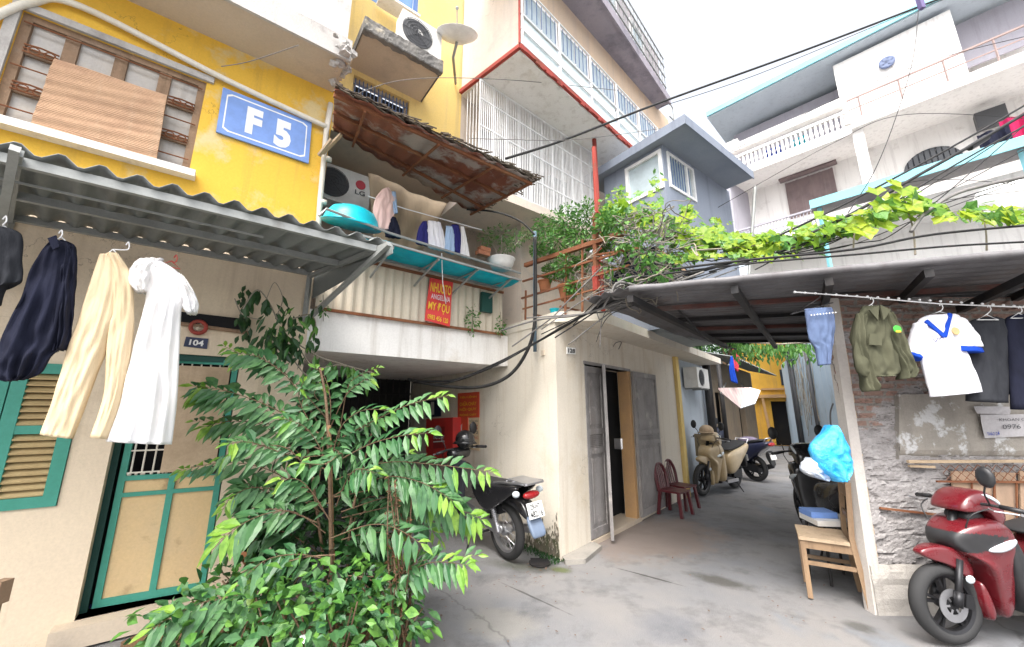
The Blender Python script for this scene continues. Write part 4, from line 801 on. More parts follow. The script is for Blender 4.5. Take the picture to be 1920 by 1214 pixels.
# folded parasol like tarp over the alley
tp = thing('folded_awning', 'faded pink and white striped awning sagging over the alley door', 'awning', Zp(1385, 880) * 1.0)
D_ = 9.5
q = [Yp(1347, 728, 8.2), Yp(1405, 727, 9.5), Yp(1426, 733, 9.2), Yp(1416, 757, 8.8), Yp(1388, 766, 8.6), Yp(1352, 737, 8.1)]
MF('faded stripe', (.5, .36, .36), (.62, .55, .5)); MF('pale tarp', (.6, .64, .66)); a = MB(); a.face([q[0], q[1], q[4], q[5]]); a.build('cloth', mt['faded stripe'], tp, solid=.02); a = MB(); a.face([q[1], q[2], q[3], q[4]]); a.build('flap', mt['pale tarp'], tp, solid=.02)
a = MB(); a.tube([q[5], SA(9.4, 2.3, -.3)], .02, 5); a.tube([q[3], SA(11.6, 2.4, -.3)], .02, 5); a.build('pole', mt['galvanised'], tp)
Yc = lambda x, y: Yp(x, y, 8.6)
garment('hanging_shirt', 'bright blue cloth hung high over the alley beside a red one', 'cloth', [[((1370, 668), (1374, 668)), ((1367, 690), (1378, 695)), ((1370, 715), (1384, 720))]], Yc, V((0, -1, 0)), mt['royal blue cloth'], 'laundry over the alley')
garment('hanging_shirt', 'red cloth hung high over the alley beside a blue one', 'cloth', [[((1373, 652), (1384, 656)), ((1374, 672), (1386, 672)), ((1376, 690), (1384, 698))]], Yc, V((0, -1, 0)), mt['emblem red'], 'laundry over the alley')
# ---------------------------------------------------------------- grey roof room
gb = thing('roof_room', 'grey blue boxy room with white framed windows on the shop roof', 'building', Sp(1255, 430, 4.8))
gS = 4.8; gc = Sp(1255, 420, gS); gT = gc.dot(N)
M('grey blue sheet', (.23, .26, .32), (.20, .23, .285), 1.2, rough=.6, streak=(.15, .17, .22), bump=.05); M('grey soffit', (.26, .29, .34), (.22, .25, .3), 1.5, bump=.05)
zt = Sp(1246, 268, gS).z; tl_ = Sp(1130, 300, gS).dot(N)
wl = [Sp(1172, 313, gS), Sp(1240, 285, gS), Sp(1178, 380, gS), Sp(1246, 357, gS)]; wr = [Tp(1253, 287, gT), Tp(1302, 353, gT), Tp(1258, 352, gT), Tp(1292, 382, gT)]
lt0, lt1 = wl[0].dot(N), wl[1].dot(N); lz0, lz1 = wl[2].z * .5 + wl[3].z * .5, wl[0].z * .5 + wl[1].z * .5
rs1 = Tp(1304, 366, gT).dot(U); rz0, rz1 = Tp(1258, 352, gT).z, wr[0].z
a = MB(); wall_cells(a, lambda t, z: W(gS, t, z), tl_, gT, 2.6, zt, [(lt0, lt1, lz0, lz1)], U * .08); wall_cells(a, lambda s_, z: W(s_, gT, z), gS, 6.9, 2.6, zt, [(gS + .1, rs1, rz0, rz1)], -N * .08); a.build('wall', mt['grey blue sheet'], gb)
a = MB(); a.box(W(gS + .3, tl_ - .1, 2.6), U * 1.6, N * (gT - tl_ - .3), UP * (zt - 2.6)); MG('room inside', (.35, .38, .38), .8); a.build('interior', mt['room inside'], gb)
def wframe(P, x0, x1, z0, z1, w_, dn, mull=()):
    a = MB()
    def b_(p, q, r, s): o = P(p, r); a.box(o, P(q, r) - o, dn, P(p, s) - o)
    b_(x0, x0 + w_, z0, z1); b_(x1 - w_, x1, z0, z1); b_(x0 + w_, x1 - w_, z0, z0 + w_); b_(x0 + w_, x1 - w_, z1 - w_, z1)
    for m_ in mull: b_(m_ - w_ / 2, m_ + w_ / 2, z0 + w_, z1 - w_)
    return a
f_ = wframe(lambda t, z: W(gS - .02, t, z), lt0, lt1, lz0, lz1, .05, U * .05).build('window', mt['white metal'], gb); a = MB(); a.box(W(gS + .02, lt0 + .05, lz0 + .05), N * (lt1 - lt0 - .1), U * .01, UP * (lz1 - lz0 - .1)); a.build('pane', mt['pale glass'], f_)
f_ = wframe(lambda s_, z: W(s_, gT + .02, z), gS + .1, rs1, rz0, rz1, .045, -N * .05, [gS + .1 + (rs1 - gS) * .62]).build('window', mt['white metal'], gb); a = MB(); a.box(W(gS + .15, gT - .03, rz0 + .05), U * (rs1 - gS - .2), N * .01, UP * (rz1 - rz0 - .1)); a.build('pane', mt['pale glass'], f_)
a = MB()
for i in range(8): s_ = gS + .2 + i * .07; a.tube([W(s_, gT + .005, rz0 + .05), W(s_ + .0, gT + .005, rz1 - .05)], .008, 4)
a.build('window_bar', mt['blue iron'], f_)
ev = [Zp(1124, 290, zt), Zp(1282, 217, zt + .12), Zp(1350, 338, zt + .12)]
a = MB(); zr = zt + .002; oc_ = ev[1]; s0_, t1_ = oc_.dot(U), oc_.dot(N); s1_ = max(ev[2].dot(U), gS + 2)
a.box(W(s0_, tl_ - .3, zr), U * (s1_ - s0_), N * (t1_ - tl_ + .3), UP * .05); a.build('roof', mt['grey soffit'], gb)
a = MB(); a.box(W(s0_ - .02, tl_ - .3, zr - .02), U * .018, N * (t1_ - tl_ + .32), UP * .14); a.box(W(s0_, t1_ + .002, zr - .02), U * (s1_ - s0_), N * .018, UP * .14); a.build('roof_trim', mt['grey blue sheet'], gb)
a = MB(); a.tube([W(gS + 2.0, gT + .05, 3.0), W(gS + 2.2, t1_ - .05, zr - .05)], .025, 6); a.build('brace', mt['galvanised'], gb)
print('roof room', gT, zt, tl_, s0_, t1_, s1_, lz0, lz1, rs1)
# ---------------------------------------------------------------- washing under the left canopy
Lc = lambda x, y: Tp(x, y, -3.12)
LG_ = 'clothes hanging under the grey canopy'
garment('hanging_shirt', 'charcoal shirt at the far left under the grey canopy, cut by the photo edge', 'shirt', [[((-45, 425), (14, 428)), ((-70, 448), (42, 442)), ((-60, 500), (43, 490)), ((-50, 545), (41, 528)), ((-45, 575), (12, 535)), ((-45, 600), (2, 566))]], Lc, N, mt['charcoal cloth'], LG_, thick=.05, famp=.015)
nav = garment('hanging_shirt', 'navy shirt between the charcoal shirt and the cream trousers', 'shirt', [[((97, 452), (120, 452)), ((82, 466), (142, 463)), ((62, 500), (143, 500)), ((40, 558), (143, 545)), ((14, 612), (132, 612)), ((-2, 650), (126, 645)), ((-8, 682), (98, 668)), ((-6, 708), (76, 700)), ((8, 716), (52, 711))], [((120, 462), (143, 464)), ((112, 510), (145, 512)), ((104, 570), (140, 570)), ((100, 630), (134, 630)), ((98, 660), (124, 655))]], Lc, N, mt['navy cloth'], LG_, thick=.035, famp=.03, folds=4.)
a = MB(); q_ = lambda x, y: Lc(x, y) + N * .055; a.prism([q_(96, 455), q_(112, 449), q_(118, 470), q_(106, 476)], N * .012); a.build('collar', mt['navy cloth'], nav, bevel=.004)
garment('hanging_trousers', 'long cream trousers hung beside the white dress', 'trousers', [[((186, 478), (215, 478)), ((172, 520), (228, 520)), ((152, 585), (220, 585)), ((128, 650), (204, 650)), ((112, 705), (182, 705)), ((95, 760), (160, 765)), ((74, 815), (138, 823))], [((198, 476), (222, 476)), ((208, 520), (247, 520)), ((205, 590), (252, 590)), ((200, 650), (248, 650)), ((194, 740), (232, 740)), ((168, 820), (206, 824))]], Lc, N, mt['cream cloth'], LG_, thick=.04, famp=.014, folds=1.5)
dr = garment('hanging_dress', 'long white dress with short puffed sleeves hung beside the door', 'dress', [[((258, 489), (306, 492)), ((266, 505), (338, 515)), ((274, 540), (346, 545)), ((268, 585), (340, 588)), ((250, 650), (337, 650)), ((237, 705), (335, 705)), ((222, 765), (331, 765)), ((198, 828), (322, 834))], [((258, 487), (308, 487)), ((244, 505), (296, 508)), ((242, 532), (286, 535)), ((254, 548), (278, 549))], [((332, 512), (346, 520)), ((332, 540), (362, 545)), ((338, 570), (373, 572)), ((350, 588), (370, 589))]], Lc, N, mt['white cloth'], LG_, thick=.055, famp=.02, folds=4, nu=24)
a = MB(); a.bar(W(-1.8, -3.12, 2.70), W(.15, -3.12, 2.70), .012); tag(a.build('clothes_rail', mt['galvanised']), 'thin iron rail under the canopy carrying the white dress and navy shirt', 'rail')
def hanger(label, top, l, r, cast, mat, group):
    a = MB(); t, A, B = cast(*top), cast(*l), cast(*r); m_ = (A + B) / 2 + UP * .04
    hk = [t + UP * .0, t + UP * .02 + V((.012, 0, 0)), t + V((.022, 0, -.01)), t + V((.01, 0, -.03)), m_]
    a.tube(smooth_path(hk, 4), .0035, 5); a.tube([m_, A, B, m_], .004, 5); tag(a.build('clothes_hanger', mat), label, 'hanger', group)
HG = 'clothes hangers'
hanger('pinkish wire hanger holding the white dress', (326, 484), (300, 497), (338, 505), Lc, mt['old red paint'], HG)
hanger('pale wire hanger of the cream trousers', (236, 460), (196, 480), (222, 480), Lc, mt['white metal'], HG)
hanger('pale wire hanger of the navy shirt', (110, 438), (92, 456), (132, 460), Lc, mt['white metal'], HG)
hanger('wire hanger of the charcoal shirt at the left photo edge', (5, 412), (-22, 436), (30, 440), Lc, mt['white metal'], HG)
a = MB(); c = Yp(0, 1110, 2.5); a.boxc(c, V((.06, 0, 0)), V((0, .06, 0)), UP * .12); a.tube([c - UP * .06, V((c.x, c.y, 0))], .02, 8); tag(a.build('tap_stand', mt['aged wood'], bevel=.008), 'brown tap stand at the left photo edge', 'tap')
# ---------------------------------------------------------------- wall on the right: eroded brick and render
WY = 3.4
def RWp(x, y, o=0.): return Yp(x, y, WY - o)
rw = thing('brick_wall', 'old crumbling grey rendered brick wall under the right hand awning', 'wall', V((3.6, WY, 0)))
m, nt, b = nt_new('crumbling wall'); tc = nt.nodes.new('ShaderNodeTexCoord'); mp = nt.nodes.new('ShaderNodeMapping'); mp.inputs['Rotation'].default_value = (math.pi / 2, 0, 0); L(nt, tc.outputs['Object'], mp.inputs[0])
br = nt.nodes.new('ShaderNodeTexBrick'); br.inputs['Scale'].default_value = 1; br.inputs['Brick Width'].default_value = .2; br.inputs['Row Height'].default_value = .062; br.inputs['Mortar Size'].default_value = .012
br.inputs['Color1'].default_value = c4((.30, .19, .155)); br.inputs['Color2'].default_value = c4((.25, .17, .14)); br.inputs['Mortar'].default_value = c4((.25, .23, .21)); L(nt, mp.outputs[0], br.inputs[0])
n1 = noise_n(nt, 2.6, 8, .65); n2 = noise_n(nt, 9, 7, .7, (1, 1, 2.2)); n3 = noise_n(nt, 40, 4, .7)
sx = nt.nodes.new('ShaderNodeSeparateXYZ'); L(nt, tc.outputs['Object'], sx.inputs[0])
hm = nt.nodes.new('ShaderNodeMapRange'); hm.inputs[1].default_value = 1.0; hm.inputs[2].default_value = 1.9; hm.inputs[3].default_value = 0; hm.inputs[4].default_value = .25; L(nt, sx.outputs[2], hm.inputs[0])
s_ = nt.nodes.new('ShaderNodeMath'); L(nt, n1.outputs[0], s_.inputs[0]); L(nt, hm.outputs[0], s_.inputs[1])
ren = mixc(nt, ramp(nt, n2.outputs[0], .35, .65), (.40, .38, .375), (.25, .235, .23)); ren = mixc(nt, ramp(nt, n3.outputs[0], .55, .8), ren, (.2, .19, .18))
col = mixc(nt, ramp(nt, s_.outputs[0], .66, .70), ren, br.outputs[0]); n6 = noise_n(nt, 3.2, 6, .62, (1, 1, 5)); ab = nt.nodes.new('ShaderNodeMath'); ab.operation = 'SUBTRACT'; ab.inputs[1].default_value = .43; L(nt, n6.outputs[0], ab.inputs[0]); ab2 = nt.nodes.new('ShaderNodeMath'); ab2.operation = 'ABSOLUTE'; L(nt, ab.outputs[0], ab2.inputs[0]); cmr = nt.nodes.new('ShaderNodeMapRange'); cmr.inputs[1].default_value = .002; cmr.inputs[2].default_value = .010; cmr.inputs[3].default_value = .85; cmr.inputs[4].default_value = 0; L(nt, ab2.outputs[0], cmr.inputs[0]); col = mixc(nt, cmr.outputs[0], col, (.07, .06, .055)); L(nt, col, b.inputs['Base Color']); b.inputs['Roughness'].default_value = .95; b.inputs['Specular IOR Level'].default_value = .1
bp = nt.nodes.new('ShaderNodeBump'); bp.inputs['Strength'].default_value = .7; bp.inputs['Distance'].default_value = .012; L(nt, n3.outputs[0], bp.inputs['Height']); L(nt, bp.outputs[0], b.inputs['Normal']); mt['crumbling wall'] = m
a = MB()
def rwf(u_, v):
    x = 2.80 + 3.2 * u_; z = .30 + 2.2 * v
    h = .012 * noise.noise(V((x * 3, 0, z * 4))); r_ = noise.noise(V((x * 6, 5, z * 11))) + .5 * noise.noise(V((x * 15, 9, z * 26))); h += -.016 if r_ > .24 else 0; h += -.012 if noise.noise(V((x * 3, 8, z * 22))) > .42 else 0; h += .005 * noise.noise(V((x * 40, 2, z * 48))) + .003 * noise.noise(V((x * 90, 7, z * 95)))
    return V((x, WY - h * 1.0, z))
a.grid(rwf, 200, 190); a.build('wall', m, rw)
a = MB(); a.box(V((3.05, WY + .03, -.05)), V((3.2, 0, 0)), V((0, .25, 0)), UP * 2.5); a.build('wall', m, rw)
M('cement', (.40, .375, .345), (.33, .31, .29), 2, streak=(.26, .24, .22), stain=(.2, .19, .17), stlo=.52, sthi=.7, bump=.4); a = MB()
a.grid(lambda u_, v: V((2.76 + 3.2 * u_, WY - .05 - .012 * noise.noise(V((u_ * 30, v * 4, 1))) + (.03 * max(0, v - .8) * 5 if v > .8 else 0), -.03 + .36 * v)), 60, 8); a.grid(lambda u_, v: V((2.765, WY - .05 + .06 * u_, -.03 + .36 * v)), 3, 3); a.build('plinth', mt['cement'], rw)
# sheet-cement patch with peeling pale skin
M('patch', (.36, .33, .29), (.28, .26, .23), 3, streak=(.22, .2, .18), stain=(.60, .60, .60), stlo=.53, sthi=.57, stscale=2.6, bump=.35); a = MB()
fpt = quadmap(RWp(1686, 740, .03), RWp(2100, 735, .03), RWp(1686, 862, .03), RWp(2100, 866, .03))
a.grid(lambda u_, v: fpt(u_, v) + V((.06 * max(0, (v - .6)) ** 1.5 * (1 if u_ < .12 else 0) * (1 - u_ / .12), .06 * max(0, v - .82) / .18 * max(0, v - .82) / .18 - .004 * noise.noise(V((u_ * 20, v * 6, 0))), 0)), 60, 14); a.grid(lambda u_, v: fpt(0, u_) + V((0, .05 * v, 0)), 8, 1); a.build('render_patch', mt['patch'], rw)
# wood rail, mesh, bars and cardboard below the patch
a = MB(); a.bar(RWp(1702, 866, .07), RWp(2100, 864, .07), .022); a.bar(RWp(1704, 874, .05), RWp(1752, 876, .05), .018); a.build('rail', mt['pale wood'], rw, bevel=.003)
a = MB()
x0, x1 = RWp(1752, 880).x, 5.4; zt_, zb = RWp(1800, 872, .05).z, RWp(1800, 904, .05).z
for i in range(40):
    x = x0 + i * .075; a.tube([V((x, WY - .06, zt_)), V((x + .075, WY - .055, (zt_ + zb) / 2)), V((x, WY - .06, zb))], .003, 4); a.tube([V((x + .075, WY - .055, zt_)), V((x, WY - .06, (zt_ + zb) / 2)), V((x + .075, WY - .055, zb))], .003, 4)
a.build('wire_mesh', mt['rust'], rw)
a = MB(); a.bar(RWp(1756, 903, .055), RWp(2100, 906, .055), .014)
for i in range(9): a.bar(RWp(1822 + i * 42, 904, .05), RWp(1828 + i * 40, 1090, .05), .010)
a.bar(RWp(1650, 953, .02), RWp(1815, 972, .02), .016); a.build('bar', mt['rust'], rw)
M('cardboard', (.42, .29, .20), (.36, .25, .18), 3, streak=(.28, .2, .14), bump=.1)
for k, (xa, xb, ya, yb) in enumerate(((1785, 1862, 884, 1010), (1866, 1905, 886, 1016), (1912, 2060, 884, 1060))):
    a = MB(); q = [RWp(xa, ya, .03), RWp(xb, ya + 1, .03), RWp(xb - 4, yb, .03), RWp(xa + 6, yb - 6, .03)]; a.prism(q, V((0, .012, 0))); a.build('board', mt['cardboard'], rw)
# paper notices: lines of print, no code
M('poster paper', (.55, .53, .54), (.48, .46, .47), 6, stain=(.36, .34, .34), stlo=.55, sthi=.75, stscale=5, bump=.1); ntc = thing('wall_poster', 'torn white paper poster with grey print pasted on the crumbling wall', 'poster', RWp(1870, 800, .05))
for (tl, tr, bl, br_) in (((1826, 762), (1896, 763), (1832, 776), (1893, 777)), ((1838, 778), (1990, 776), (1846, 822), (1990, 815))):
    f = quadmap(RWp(*tl, .06), RWp(*tr, .06), RWp(*bl, .06), RWp(*br_, .06)); a = MB(); a.grid(lambda u_, v: f(u_, v) + V((0, .003 * math.sin(u_ * 14 + v * 4), 0)), 16, 4); a.build('paper', mt['poster paper'], ntc, solid=.001)
f = quadmap(RWp(1838, 778, .068), RWp(1990, 776, .068), RWp(1846, 822, .068), RWp(1990, 815, .068))
for s_, u0, u1, v0, v1 in (('KHOAN C\u1eaeT B\u00ca T\u00d4NG', .22, .95, .1, .3), ('0976 114 208', .25, .9, .45, .65), ('TH\u00c1O D\u1ee0', .04, .2, .72, .9)): text(s_, f, V((0, -1, 0)), u0, v0, u1, v1, mt['royal blue cloth'] if v0 > .6 else mt['dark grey plastic'], ntc)
# post at the wall's end
a = MB(); pb = Zp(1646, 1146, 0); ptp = Yp(1566, 640, pb.y)
M('post paint', (.56, .52, .48), (.48, .44, .41), 3, streak=(.32, .28, .25), stain=(.3, .27, .24), stlo=.58, sthi=.75, bump=.3); a.box(V((pb.x - .06, pb.y - .04, -.02)), V((.085, 0, 0)), V((0, .09, 0)), V((ptp.x - pb.x + .04, 0, 2.5))); tag(a.build('awning_post', mt['post paint'], bevel=.006), 'pale weathered post at the end of the crumbling wall', 'post')
a = MB(); a.box(V((pb.x + .03, pb.y - .0, -.02)), V((.035, 0, 0)), V((0, .09, 0)), V((ptp.x - pb.x + .04, 0, 2.5))); tag(a.build('awning_post', mt['pale wood'], bevel=.004), 'thin wooden stud nailed along the right side of the pale post', 'post')
# ---------------------------------------------------------------- sheet roof over the alley
ra = thing('sheet_awning', 'wide dark corrugated roof over the alley above the right hand laundry', 'awning', V((3, 3.5, 2.5)))
FL, FR0 = Zp(1180, 541, 2.50), Zp(1920, 473, 2.56); FR = FL + (FR0 - FL) * 1.9; BLp = Zp(1350, 641, 2.62); BRp = BLp + (Zp(1570, 641, 2.62) - BLp) * 2.6
fa2 = quadmap(FL, FR, BLp, BRp)
M('dark sheet', (.17, .165, .17), (.12, .115, .12), 2, rough=.55, metal=.15, streak=(.11, .10, .10), stain=(.13, .10, .085), stlo=.55, sthi=.75, bump=.1); a = MB()
a.grid(lambda u_, v: fa2(u_, v) + UP * (.016 * math.sin(v * 2 * math.pi * 34) + .015 * noise.noise(V((u_ * 8, v * 6, 0)))), 24, 34 * 6); a.build('sheet', mt['dark sheet'], ra, smooth=True, solid=.004)
a = MB(); qf = [FL + UP * .02, BLp + UP * .02, BLp - N * .3 + UP * .0, FL - N * .62 + U * .12 + UP * .06]; fq = quadmap(qf[0], qf[1], qf[3], qf[2]); a.grid(lambda u_, v: fq(u_, v) + UP * (.02 * math.sin(v * 40) + .02 * noise.noise(V((u_ * 7, v * 4, 1)))), 30, 10); a.build('side_sheet', mt['dark sheet'], ra, smooth=True, solid=.005)
a = MB(); a.tube([fa2(u_, -.004) + UP * (-.01 + .008 * noise.noise(V((u_ * 30, 0, 0)))) for u_ in [i / 40 for i in range(41)]], .028, 8); a.build('front_rail', mt['dark sheet'], ra, smooth=True)
M('dull red', (.15, .06, .05), (.10, .05, .045), 5, stain=(.12, .1, .09), stlo=.5, sthi=.65, bump=.2)
for v in (.18, .36, .54, .72, .9):
    a = MB(); a.bar(fa2(0, v) - UP * .045, fa2(1, v) - UP * .045, .045, .04); a.build('purlin', mt['dull red'] if v in (.18, .54) else mt['black iron'], ra)
for u_ in (.0, .16, .29, .415, .60, .8):
    a = MB(); a.bar(fa2(u_, .0) - UP * .09, fa2(u_ + .02, 1.) - UP * .09, .05, .06); a.build('rafter', mt['black iron'], ra)
a = MB(); a.bar(V((3.35, 2.1, 2.42)), V((4.0, 3.38, 2.38)), .05, .06); a.build('rafter', mt['black iron'], ra)
# ---------------------------------------------------------------- washing on the right
Rc = lambda x, y: Yp(x, y, 2.9); YN = V((0, -1, 0)); RG = 'clothes on the line under the right hand awning'
a = MB(); a.tube([Rc(1490, 548), Rc(1600, 556), Rc(1760, 570), Rc(1980, 579)], .005, 5)
for i in range(26): c = Rc(1490, 548).lerp(Rc(1980, 579), i / 25) - UP * .0; a.ball(c, .010, n=6)
tag(a.build('clothes_line', mt['white metal'], fixn=True), 'knotted white clothes line strung under the dark corrugated roof', 'clothes line')
j = garment('hanging_shorts', 'blue denim shorts hung beside the pale post', 'shorts', [[((1508, 580), (1560, 577)), ((1510, 600), (1565, 598)), ((1516, 635), (1564, 632)), ((1528, 655), (1560, 655)), ((1534, 686), (1556, 684))]], Rc, YN, mt['denim'], RG, thick=.03)
a = MB()
for i in range(9): a.ball(Rc(1513 + i * 5.6, 594 - i * .6) - V((0, .045, 0)), .006, n=6)
a.build('stud', mt['white metal'], j)
j = garment('hanging_jacket', 'olive green uniform jacket with a round green sleeve badge', 'jacket', [[((1616, 575), (1642, 575)), ((1610, 588), (1662, 590)), ((1604, 620), (1672, 625)), ((1601, 655), (1680, 660)), ((1604, 692), (1687, 695)), ((1618, 708), (1676, 706))], [((1650, 582), (1668, 588)), ((1660, 615), (1684, 620)), ((1673, 655), (1699, 662)), ((1688, 690), (1713, 692)), ((1690, 712), (1704, 708))], [((1606, 588), (1622, 590)), ((1602, 640), (1616, 640)), ((1618, 700), (1630, 700)), ((1624, 735), (1640, 733))]], Rc, YN, mt['olive cloth'], RG, thick=.05, famp=.022)
MG('badge green', (.06, .42, .05), .5); c = Rc(1662, 622) - V((0, .085, 0)); a = MB(); a.lathe([(.03, 0), (.028, .004)], c, YN, 16); bd_ = a.build('badge', mt['badge green'], j); a = MB(); a.boxc(c - V((0, .005, .018)), V((.036, 0, 0)), V((0, .003, 0)), UP * .012); a.build('badge', mt['banner yellow'], j)
a = MB(); a.prism([Rc(1612, 586) - V((0, .07, 0)), Rc(1630, 578) - V((0, .07, 0)), Rc(1626, 606) - V((0, .08, 0))], V((0, -.012, 0))); a.build('collar', mt['olive cloth'], j, bevel=.004); a = MB(); a.prism([Rc(1632, 577) - V((0, .07, 0)), Rc(1652, 586) - V((0, .07, 0)), Rc(1636, 606) - V((0, .08, 0))], V((0, -.012, 0))); a.build('collar', mt['olive cloth'], j, bevel=.004); a = MB(); a.prism([Rc(1612, 630) - V((0, .075, 0)), Rc(1634, 630) - V((0, .078, 0)), Rc(1634, 652) - V((0, .078, 0)), Rc(1612, 650) - V((0, .075, 0))], V((0, -.008, 0))); a.build('pocket', mt['olive cloth'], j, bevel=.004)
j = garment('hanging_shirt', 'white short sleeved school shirt with royal blue trim', 'shirt', [[((1738, 592), (1788, 590)), ((1722, 600), (1802, 597)), ((1714, 620), (1808, 618)), ((1722, 650), (1808, 648)), ((1727, 680), (1817, 676)), ((1736, 715), (1832, 710)), ((1744, 745), (1842, 735))], [((1714, 606), (1736, 602)), ((1706, 638), (1731, 640)), ((1703, 662), (1723, 674))], [((1784, 596), (1803, 597)), ((1789, 625), (1824, 625)), ((1790, 651), (1836, 652))]], Rc, YN, mt['shirt white'], RG, thick=.045, famp=.016, folds=2.2)
b0 = MB(); cloth(b0, [((1702, 660), (1725, 670)), ((1703, 667), (1722, 678))], Rc, YN, .052, 1, .004); b0.build('cuff', mt['royal blue cloth'], j, smooth=True); b0 = MB(); cloth(b0, [((1787, 649), (1838, 652)), ((1788, 659), (1841, 662))], Rc, YN, .052, 1, .004); b0.build('cuff', mt['royal blue cloth'], j, smooth=True)
zf = V((0, -.052, 0)); a = MB(); a.bar(Rc(1726, 604) + zf * .75, Rc(1757, 634) + zf, .028, .012, YN); a.build('collar', mt['royal blue cloth'], j); a = MB(); a.bar(Rc(1757, 634) + zf, Rc(1771, 591) + zf * .75, .028, .012, YN); a.build('collar', mt['royal blue cloth'], j)
a = MB(); a.lathe([(.03, 0), (.027, .004)], Rc(1776, 624) + zf * 1.1, YN, 14); MG('crest gold', (.6, .42, .2), .5); a.build('crest', mt['crest gold'], j)
a = MB(); zc = zf * 1.08
a.tube([Rc(x, y) + zc for x, y in ((1734, 632), (1735, 640), (1740, 644), (1743, 637), (1746, 639), (1752, 634))], .0025, 4); a.build('print', mt['indigo cloth'], j)
garment('hanging_jacket', 'black long sleeved jacket overlapped by the white school shirt', 'jacket', [[((1838, 596), (1868, 596)), ((1815, 606), (1886, 604)), ((1812, 640), (1892, 640)), ((1812, 690), (1890, 690)), ((1812, 752), (1888, 756))], [((1880, 604), (1892, 606)), ((1886, 650), (1902, 655)), ((1890, 740), (1904, 740))]], lambda x, y: Yp(x, y, 2.96), YN, mt['charcoal cloth'], RG, thick=.05)
garment('hanging_jacket', 'dark grey jacket at the right edge of the photo beside the black one', 'jacket', [[((1900, 590), (1940, 590)), ((1884, 602), (1990, 602)), ((1888, 650), (1990, 650)), ((1896, 768), (1990, 770))]], lambda x, y: Yp(x, y, 2.93), YN, mt['navy cloth'], RG, thick=.05)
for (tx, ty, l, r, lb) in ((1632, 562, (1618, 580), (1652, 582), 'wire hanger of the olive uniform jacket'), (1762, 574, (1735, 594), (1792, 594), 'wire hanger of the white school shirt'), (1852, 577, (1832, 600), (1872, 600), 'wire hanger of the black jacket'), (1910, 579, (1895, 597), (1930, 597), 'wire hanger of the dark grey jacket'), (1532, 552, (1482, 590), (1562, 568), 'dark wire hanger tilted above the denim shorts')):
    hanger(lb, (tx, ty), l, r, Rc, mt['white metal'] if tx > 1600 else mt['black iron'], HG)
# blue carrier bag and other bags hung on the post
bgp = lambda x, y: Yp(x, y, 3.2)
m, nt, b = nt_new('thin blue plastic'); n1 = noise_n(nt, 14, 5, .7); L(nt, mixc(nt, ramp(nt, n1.outputs[0], .4, .65), (.01, .34, .75), (.10, .52, .85)), b.inputs['Base Color']); b.inputs['Roughness'].default_value = .25; bpn = nt.nodes.new('ShaderNodeBump'); bpn.inputs['Strength'].default_value = .8; bpn.inputs['Distance'].default_value = .03; L(nt, n1.outputs[0], bpn.inputs['Height']); L(nt, bpn.outputs[0], b.inputs['Normal']); mt['blue bag'] = m
bg = thing('plastic_bag', 'bright blue plastic carrier bag hung from the pale post', 'bag', bgp(1560, 900))
b0 = MB(); cloth(b0, [((1555, 797), (1562, 798)), ((1540, 815), (1576, 815)), ((1518, 835), (1590, 845)), ((1524, 860), (1594, 862)), ((1540, 885), (1594, 878)), ((1562, 903), (1580, 896))], bgp, YN, .09, 3, .02); o_ = b0.build('bag', m, bg, smooth=True)
a = MB(); a.tube(smooth_path([bgp(1558, 800), bgp(1557, 775), bgp(1562, 757)], 5), .006, 5); a.build('strap', mt['black plastic'], bg)
b0 = MB(); cloth(b0, [((1515, 858), (1530, 860)), ((1502, 872), (1545, 880)), ((1504, 884), (1555, 895)), ((1522, 894), (1548, 902))], lambda x, y: Yp(x, y, 3.25), YN, .07, 3, .02); MF('pale bag', (.55, .58, .62), (.2, .35, .6), rough=.35); tag(b0.build('plastic_bag', mt['pale bag'], smooth=True), 'crumpled white and blue plastic bag behind the bright blue bag', 'bag')
# ---------------------------------------------------------------- white house across the way
hw = thing('white_house', 'tall white house with balustraded balconies and a teal roof edge on the right', 'building', R0 + RD * 2)
def RH(k, z, o=0.): return V((R0.x, R0.y, 0)) + RD * k + RN * o + UP * z
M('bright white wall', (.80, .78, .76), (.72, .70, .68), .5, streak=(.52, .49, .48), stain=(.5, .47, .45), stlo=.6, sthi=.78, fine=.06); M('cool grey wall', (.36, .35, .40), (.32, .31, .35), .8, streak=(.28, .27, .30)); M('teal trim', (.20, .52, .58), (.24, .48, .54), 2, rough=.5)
ww = mt['bright white wall']
a = MB(); a.box(RH(-6, 0, -1.6), RD * 7.6, -RN * 5, UP * 4.8); a.build('wall', ww, hw); a = MB(); a.box(RH(-6, 4.803, -1.6), RD * 11.6, -RN * 5, UP * 8.4); a.build('wall', ww, hw)
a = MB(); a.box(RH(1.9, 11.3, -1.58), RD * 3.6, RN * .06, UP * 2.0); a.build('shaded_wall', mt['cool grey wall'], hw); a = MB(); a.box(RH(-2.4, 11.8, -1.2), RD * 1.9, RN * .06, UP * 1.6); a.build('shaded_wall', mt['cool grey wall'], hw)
a = MB(); a.box(RH(-.9, 11.0, -1.55), RD * 2.8, RN * 1.3, UP * 2.4); a.build('upper_room', ww, hw)
a = MB(); a.box(RH(-7, 13.55, -6.4), RD * 13, RN * 6.5, UP * .12); a.build('roof', mt['light blue paint'], hw)
a = MB(); a.box(RH(-7, 13.6, .11), RD * 13, RN * .06, UP * .2); a.build('roof_trim', mt['teal trim'], hw)
a = MB()
for (k0, k1, z, h_, o0, o1) in ((1.75, 5.75, 10.45, .32, -1.6, 0.), (-6, 1.75, 10.55, .3, -1.6, .15), (1.85, 5.75, 11.62, .3, -.35, -.02), (-6, 5.75, 7.35, .3, -1.6, 0.)): a.box(RH(k0, z, o0), RD * (k1 - k0), RN * (o1 - o0), UP * h_)
a.build('balcony_slab', ww, hw)
